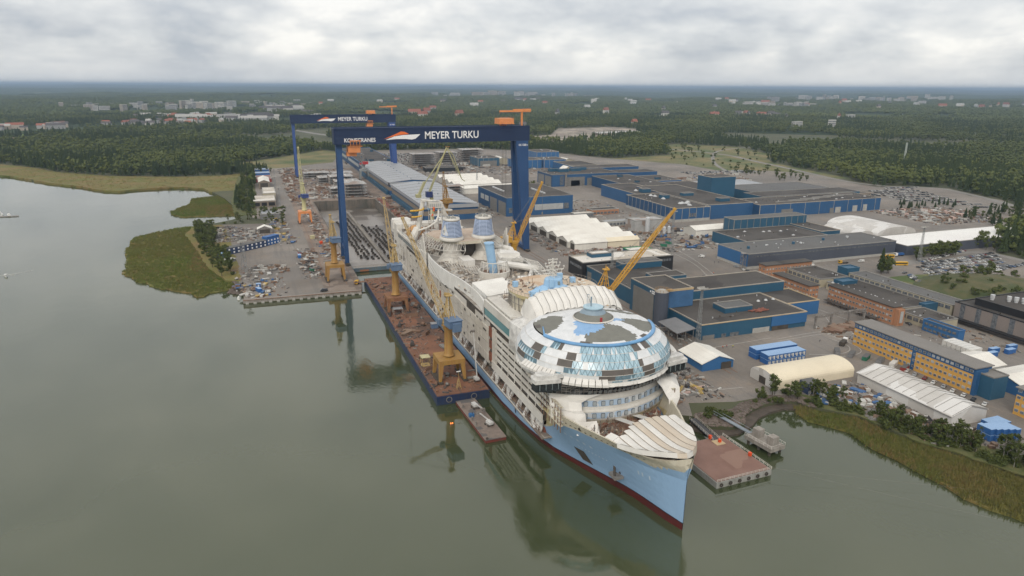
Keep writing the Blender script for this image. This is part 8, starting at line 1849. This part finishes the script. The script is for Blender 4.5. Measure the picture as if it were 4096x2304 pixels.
grove([(-160,604),(-135,600),(-106,598),(-108,625),(-140,630)],18,['broad','birch','shrub'],'between inlet and scrap yard','trees by the scrap yard',.6,1)
grove([(-122,556),(-98,556),(-96,640),(-116,650)],20,['broad','broad','shrub'],'behind the white open shelter left of the dock','trees behind the white shelter',.8,1.2)
grove([(-125,1060),(-95,1060),(-96,1110),(-128,1150)],20,['broad','conifer'],'at the rear left corner of the yard','trees at the rear left corner')
grove([(52,62),(66,55),(70,62),(58,68)],10,['shrub'],'on the stone bank at the foot of the gangway','shrubs on the stone bank',.7,1.2)
grove([(82,67),(104,62),(112,66),(108,74),(90,74)],13,['shrub','broad','shrub'],'on the rocky bank below the arched tent','bushes below the arched tent',.6,1.0)
grove([(108,58),(120,46),(126,44),(124,58),(112,66)],15,['broad','shrub','birch'],'at the corner of the reed shore','trees at the reed shore corner',.5,.85)
grove([(121,44),(130,36),(136,16),(144,2),(136,0),(125,20)],66,['birch','broad','shrub','birch'],'along the reed shore below the ribbed tent','trees along the reed shore',.5,.9)
grove([(136,0),(150,-6),(176,-34),(170,-52),(146,-30)],90,['birch','broad','shrub'],'along the reed shore at the right edge','trees at the right end of the reed shore',.55,1.05)
grove([(394,246),(462,252),(470,262),(398,258)],22,['broad','broad','birch'],'in the row before the long white roofed store','trees before the white roofed store',.9,1.25)
grove([(326,224),(340,222),(344,233),(330,236)],5,['broad','conifer'],'at the near corner of the car park','trees at the car park corner',1,1.35)
grove([(322,140),(360,125),(404,122),(425,150),(408,192),(370,200),(330,180)],110,['shrub','shrub','shrub','broad'],'on the grassy mound beside the car park','bushes on the grassy mound',.6,1.25)
grove([(600,440),(690,430),(700,470),(620,480)],22,['conifer'],'beside the brick building of the rear car park','spruces by the rear car park',.5,.7)
grove([(590,330),(700,330),(760,400),(700,415),(600,372)],46,['broad','conifer','birch'],'between the store yard and the road','trees beyond the store yard',.7,1.1)
grove([(470,262),(560,300),(560,256),(500,250)],16,['broad'],'at the right end of the white roofed store','trees at the end of the white store',.9,1.3)
grove([(223,700),(250,690),(256,760),(226,780)],16,['broad','birch'],'between the gantry leg and the rear works','trees behind the gantry leg',.8,1.2)
grove([(640,700),(700,690),(720,830),(650,850)],26,['shrub','broad'],'by the road beyond the tower block','bushes by the rear road',.8,1.3)
grove([(640,860),(720,840),(860,1010),(930,1060),(990,1260),(880,1370),(800,1250),(700,1100),(620,1010)],60,['broad','shrub','shrub'],'on the rough meadow behind the tower block','trees on the rough meadow',.8,1.5)
# reeds and stones: uncountable
def tuft(seed,h,c):
    q=random.Random(seed); mb=MB()
    for _ in range(16):
        x,y=q.gauss(0,.55),q.gauss(0,.55); hh=h*q.uniform(.6,1.15); a=q.uniform(0,PI); dx,dy=.13*math.cos(a),.13*math.sin(a); lx,ly=q.gauss(0,.25),q.gauss(0,.25)
        mb.add([(x-dx,y-dy,0),(x+dx,y+dy,0),(x+lx+dx*.3,y+ly+dy*.3,hh)],[(0,1,2)],0)
    return proto(lambda b:b.add(mb.v,mb.f,0),[c])
M_reed=leaf_mat('reed_green',(.115,.16,.038),(.16,.20,.05),(.20,.17,.06)); M_reed2=leaf_mat('reed_brown',(.27,.19,.085),(.21,.155,.065),(.23,.19,.07))
RP=[tuft(1,1.5,M_reed),tuft(2,1.3,M_reed),tuft(3,1.5,M_reed2)]
def in_area(polys,dens,seed):
    g=np.random.default_rng(seed); X=[];Y=[]
    for p in polys:
        p_=np.array(p); a,b=p_.min(0),p_.max(0); n=int((b[0]-a[0])*(b[1]-a[1])*dens); x=g.uniform(a[0],b[0],n); y=g.uniform(a[1],b[1],n); k=inpoly(x,y,p); X.append(x[k]);Y.append(y[k])
    return np.concatenate(X),np.concatenate(Y),g
grove([(104,60),(112,50),(120,42),(121,28),(126,10),(132,0),(138,6),(132,30),(124,46),(112,62)],46,['shrub'],'in the thicket behind the reeds','thicket behind the reeds',.8,1.5,GZ-.6)
grove([(134,-4),(142,-24),(168,-56),(176,-44),(150,-10),(140,4)],56,['shrub'],'in the thicket at the right end of the reeds','thicket behind the reeds',.8,1.5,GZ-.6)
x,y,g=in_area([MARSH[3]],1.3,3); br=np.clip((x-100+ (40-y)*.02)/30,0,1)
scatter('reeds','tall green and russet reeds along the right hand shore',(x,y,np.full(len(x),.5),g.uniform(.7,1.5,len(x)),np.where(g.random(len(x))<.06+.4*(np.sin(x*.2)*np.sin(y*.13)>.1),2,g.integers(0,2,len(x)))),RP,None)
x,y,g=in_area([MARSH[0],MARSH[1]],.42,4)
scatter('reeds','low reeds and sedge covering the left grass spits',(x,y,np.full(len(x),.45),g.uniform(.8,1.5,len(x)),np.where(g.random(len(x))<.06+.45*((x>-178)&(np.sin(y*.03)>-.2)),2,g.integers(0,2,len(x)))),RP,None)
x,y,g=in_area([[(-560,1180),(-477,1129),(-382,1000),(-315,912),(-243,920),(-190,895),(-150,860),(-128,1000),(-150,1062),(-218,1040),(-341,1090),(-478,1255)]],.05,6)
scatter('reeds','pale reed beds below the forest on the far side of the bay',(x,y,np.full(len(x),.5),g.uniform(1.4,2.4,len(x)),g.integers(0,3,len(x))),RP,None)
M_stone=leaf_mat('bank_stone',(.15,.115,.095),(.24,.20,.175),(.10,.085,.075))
SPm=[proto(lambda b,k=k:blob(b,(0,0,0),.55,random.Random(k),.6,.35),[M_stone]) for k in range(3)]
BANK=[[(46,64),(52,68),(70,66),(78,70),(96,72),(108,68),(114,58),(106,54),(101,60),(88,62),(72,56),(60,49),(50,50)],[(-148,343),(-138,337),(-136,345),(-144,368)]]
x,y,g=in_area(BANK,2.6,8)
scatter('bank_stones','tumbled grey brown stones of the rocky bank',(x,y,np.where(inpoly(x,y,LAND),GZ-.05,.3)+g.uniform(-.1,.25,len(x)),g.uniform(.5,1.5,len(x)),g.integers(0,3,len(x))),SPm,None)
mb=MB(); mb.tri_prism([(48,66.5),(44,58),(50,49),(60,48),(70,52),(78,57.5),(86,60),(95,61),(102,58),(107,55),(114,58),(112,66),(104,71),(90,70),(76,68),(60,68)],-1,.9,0); structure(mb.build('rocky_bank_ground',mat('wet_earth',(.10,.08,.065),(.06,.05,.04),scale=.4,rough=.9)))
mb=MB(); mb.tri_prism(jag([(104,60),(110,52),(119,42),(121,30),(124,14),(129,6),(134,-6),(142,-26),(172,-60),(186,-48),(158,-14),(150,-2),(142,6),(136,20),(130,40),(124,50),(114,66),(108,70)],.8,4,3),GZ-.5,GZ+.06,0); structure(mb.build('bank_ground',mat('rough_verge',(.075,.095,.03),(.13,.125,.05),scale=.25,rough=.95,amt=.4)))
mb=MB(); mb.tri_prism(jag([(-186,600),(-160,604),(-150,560),(-146,480),(-140,400),(-139,365),(-150,372),(-164,420),(-178,500),(-190,560)],1,6,4),0,GZ+.1,0); structure(mb.build('bank_ground',M_marsh))
mb=MB(); mb.tri_prism(jag([(-146,655),(-124,655),(-122,800),(-124,1010),(-146,1020),(-150,880),(-152,760)],1,6,5),0,GZ+.1,0); structure(mb.build('bank_ground',MATS['rough_verge']))
# grassy mound by the car park
mb=MB(); n=26
V=[];F=[]
for i in range(n+1):
    for j in range(n+1):
        x=305+130*i/n; y=105+115*j/n; d=((x-370)/58)**2+((y-160)/50)**2; V.append((x,y,GZ+ (max(0,1-d)**1.2)*9+ (rt.uniform(-.3,.3) if d<1 else -.5)))
for i in range(n):
    for j in range(n): a=i*(n+1)+j; F.append((a,a+n+1,a+n+2,a+1))
mb.add(V,F); structure(mb.build('hill',mat('rough_hill',(.05,.07,.024),(.13,.11,.055),scale=.05,rough=.95,amt=.4)))
# ---------------------------------------------------------------- town and scattered houses beyond the woods
M_ap=[mat('apartment_white',(.62,.60,.57),(.5,.48,.45),scale=.1,rough=.8),mat('apartment_cream',(.50,.43,.36),(.42,.36,.3),scale=.1,rough=.8),mat('apartment_grey',(.38,.38,.38),(.3,.3,.3),scale=.1,rough=.8)]
M_hr=[mat('roof_dark_far',(.12,.11,.11),rough=.8),mat('roof_red_far',(.32,.12,.08),rough=.8),mat('roof_pale_far',(.45,.44,.42),rough=.8)]
AP={}
def apart(x,y,w,d,h,mi,ri,label,group,rz,cat='building'):
    k=(mi,ri,cat)
    z=float(GZ+hgt_far(np.array([x]),np.array([y]))[0])
    if k not in AP:
        g=thing('apartment_block' if cat=='apartment block' else 'far_house',label,cat,(x,y,z),rz,group); mb=MB(); mb.box(-.5,-.5,-.2,.5,.5,1.0,0); wl=mb.build('wall',M_ap[mi],g)
        mb=MB(); 
        for f in range(5): mb.box(-.46,-.506,.14+f*.17,.46,-.496,.22+f*.17); mb.box(-.506,-.46,.14+f*.17,-.496,.46,.22+f*.17)
        if cat=='apartment block': mb.build('window_band',M_win,g); mb=MB(); mb.box(-.52,-.52,1,.52,.52,1.04)
        else: mb=MB(); mb.add([(-.55,-.55,1),(.55,-.55,1),(.55,.55,1),(-.55,.55,1),(-.55,0,1.6),(.55,0,1.6)],[(0,1,5,4),(2,3,4,5),(0,4,3),(1,2,5)])
        mb.build('roof',M_hr[ri],g); AP[k]=g; g.scale=(w,d,h)
    else: dup(AP[k],(x,y,z),rz,label,group,(w,d,h))
ra=random.Random(4)
def cluster_b(cx,cy,rx,ry,n,where,group,hs=(16,34),ws=(18,55),cat='apartment block',mis=(0,0,1,2),ris=(0,2)):
    for _ in range(n): apart(cx+ra.gauss(0,rx*.5),cy+ra.gauss(0,ry*.5),ra.uniform(*ws),ra.uniform(11,18) if cat=='apartment block' else ra.uniform(9,14),ra.uniform(*hs),ra.choice(mis),ra.choice(ris),('pale %s %s' if cat=='apartment block' else 'small roofed %s %s')%(cat,where),group,ra.uniform(-.5,1.2),cat)
cluster_b(-420,4300,500,520,46,'in the suburb above the left forest','apartment blocks above the left forest',(18,42))
cluster_b(-900,4700,420,200,9,'at the far left suburb edge','apartment blocks at the far left',(12,20))
cluster_b(120,4900,420,420,26,'in the suburb right of the main cluster','apartment blocks behind the far gantry',(12,26))
cluster_b(-430,2640,300,130,30,'in the housing estate behind the left fields','houses behind the left fields',(8,13),(14,40),'house',(0,1,2),(0,1,2))
cluster_b(-330,3120,260,180,26,'in the housing estate under the suburb','houses under the suburb',(8,14),(14,45),'house',(0,1,2),(0,1,2))
cluster_b(-60,2900,260,160,14,'with long pale roof left of the far gantry','industrial roofs left of the far gantry',(12,18),(50,110),'shed',(0,2),(2,2,0))
cluster_b(-760,2480,140,90,16,'by the green field at the left','houses by the green field',(8,12),(16,50),'house',(1,2),(0,1,2))
cluster_b(60,3700,150,500,16,'along the wide road left of the far gantry','sheds along the wide road',(12,20),(25,80),'shed',(0,2),(2,0))
cluster_b(3250,3750,300,220,16,'in the pale row at upper right','apartment blocks at upper right',(24,40),(30,70))
cluster_b(5600,5300,1200,900,40,'on the far right horizon','apartment blocks on the right horizon',(30,60),(40,120))
cluster_b(2600,7600,1200,500,30,'on the middle horizon','apartment blocks on the middle horizon',(30,60),(50,140))
cluster_b(4700,3300,600,500,14,'among trees at the right edge','houses among the right hand woods',(14,24),(30,80),'house',(0,1,2),(0,1,2))
cluster_b(2200,2680,200,140,12,'among the right hand woods','houses in the right woods',(12,18),(20,50),'house',(0,1),(1,0,2))
ra=random.Random(12)
for k in range(70):
    x,y=ra.uniform(200,5200),ra.uniform(1700,6000)
    if not (y>1700 and x<y*1.15): continue
    apart(x,y,ra.uniform(20,70),14,ra.uniform(16,24),ra.choice([0,0,1,2]),ra.choice([0,2,1]),'pale house standing alone deep in the woods beyond the shipyard','single houses in the far woods',ra.uniform(-.5,1),'house')
for (x,y,w,h,l) in ((1655,1800,46,26,'long white apartment block right of the quarry road'),(1740,1730,26,34,'square white apartment block beside the long one'),(2430,2330,60,24,'pale terraced block deep in the right woods')): apart(x,y,w,14,h,0,2,l,None,.3,'apartment block')
apart(930,1760,150,40,6,1,2,'long pale shed at the rear of the quarry',None,.2,'shed'); 
# ---------------------------------------------------------------- the air
def haze():
    m,nt=newmat('haze'); out=N(nt,'ShaderNodeOutputMaterial'); v=N(nt,'ShaderNodeVolumePrincipled'); v.inputs['Density'].default_value=HAZE_D
    v.inputs['Color'].default_value=(.50,.66,.86,1); v.inputs['Anisotropy'].default_value=.3; nt.links.new(v.outputs[0],out.inputs['Volume'])
    try: m.cycles.homogeneous_volume=True
    except Exception: pass
    mb=MB(); mb.box(-12000,-4000,-14,46000,47000,190); o=mb.build('haze',m); tag(o,'thin blue grey air over the bay and woods',None,None,'stuff')
HAZE_D=6.8e-5
haze()
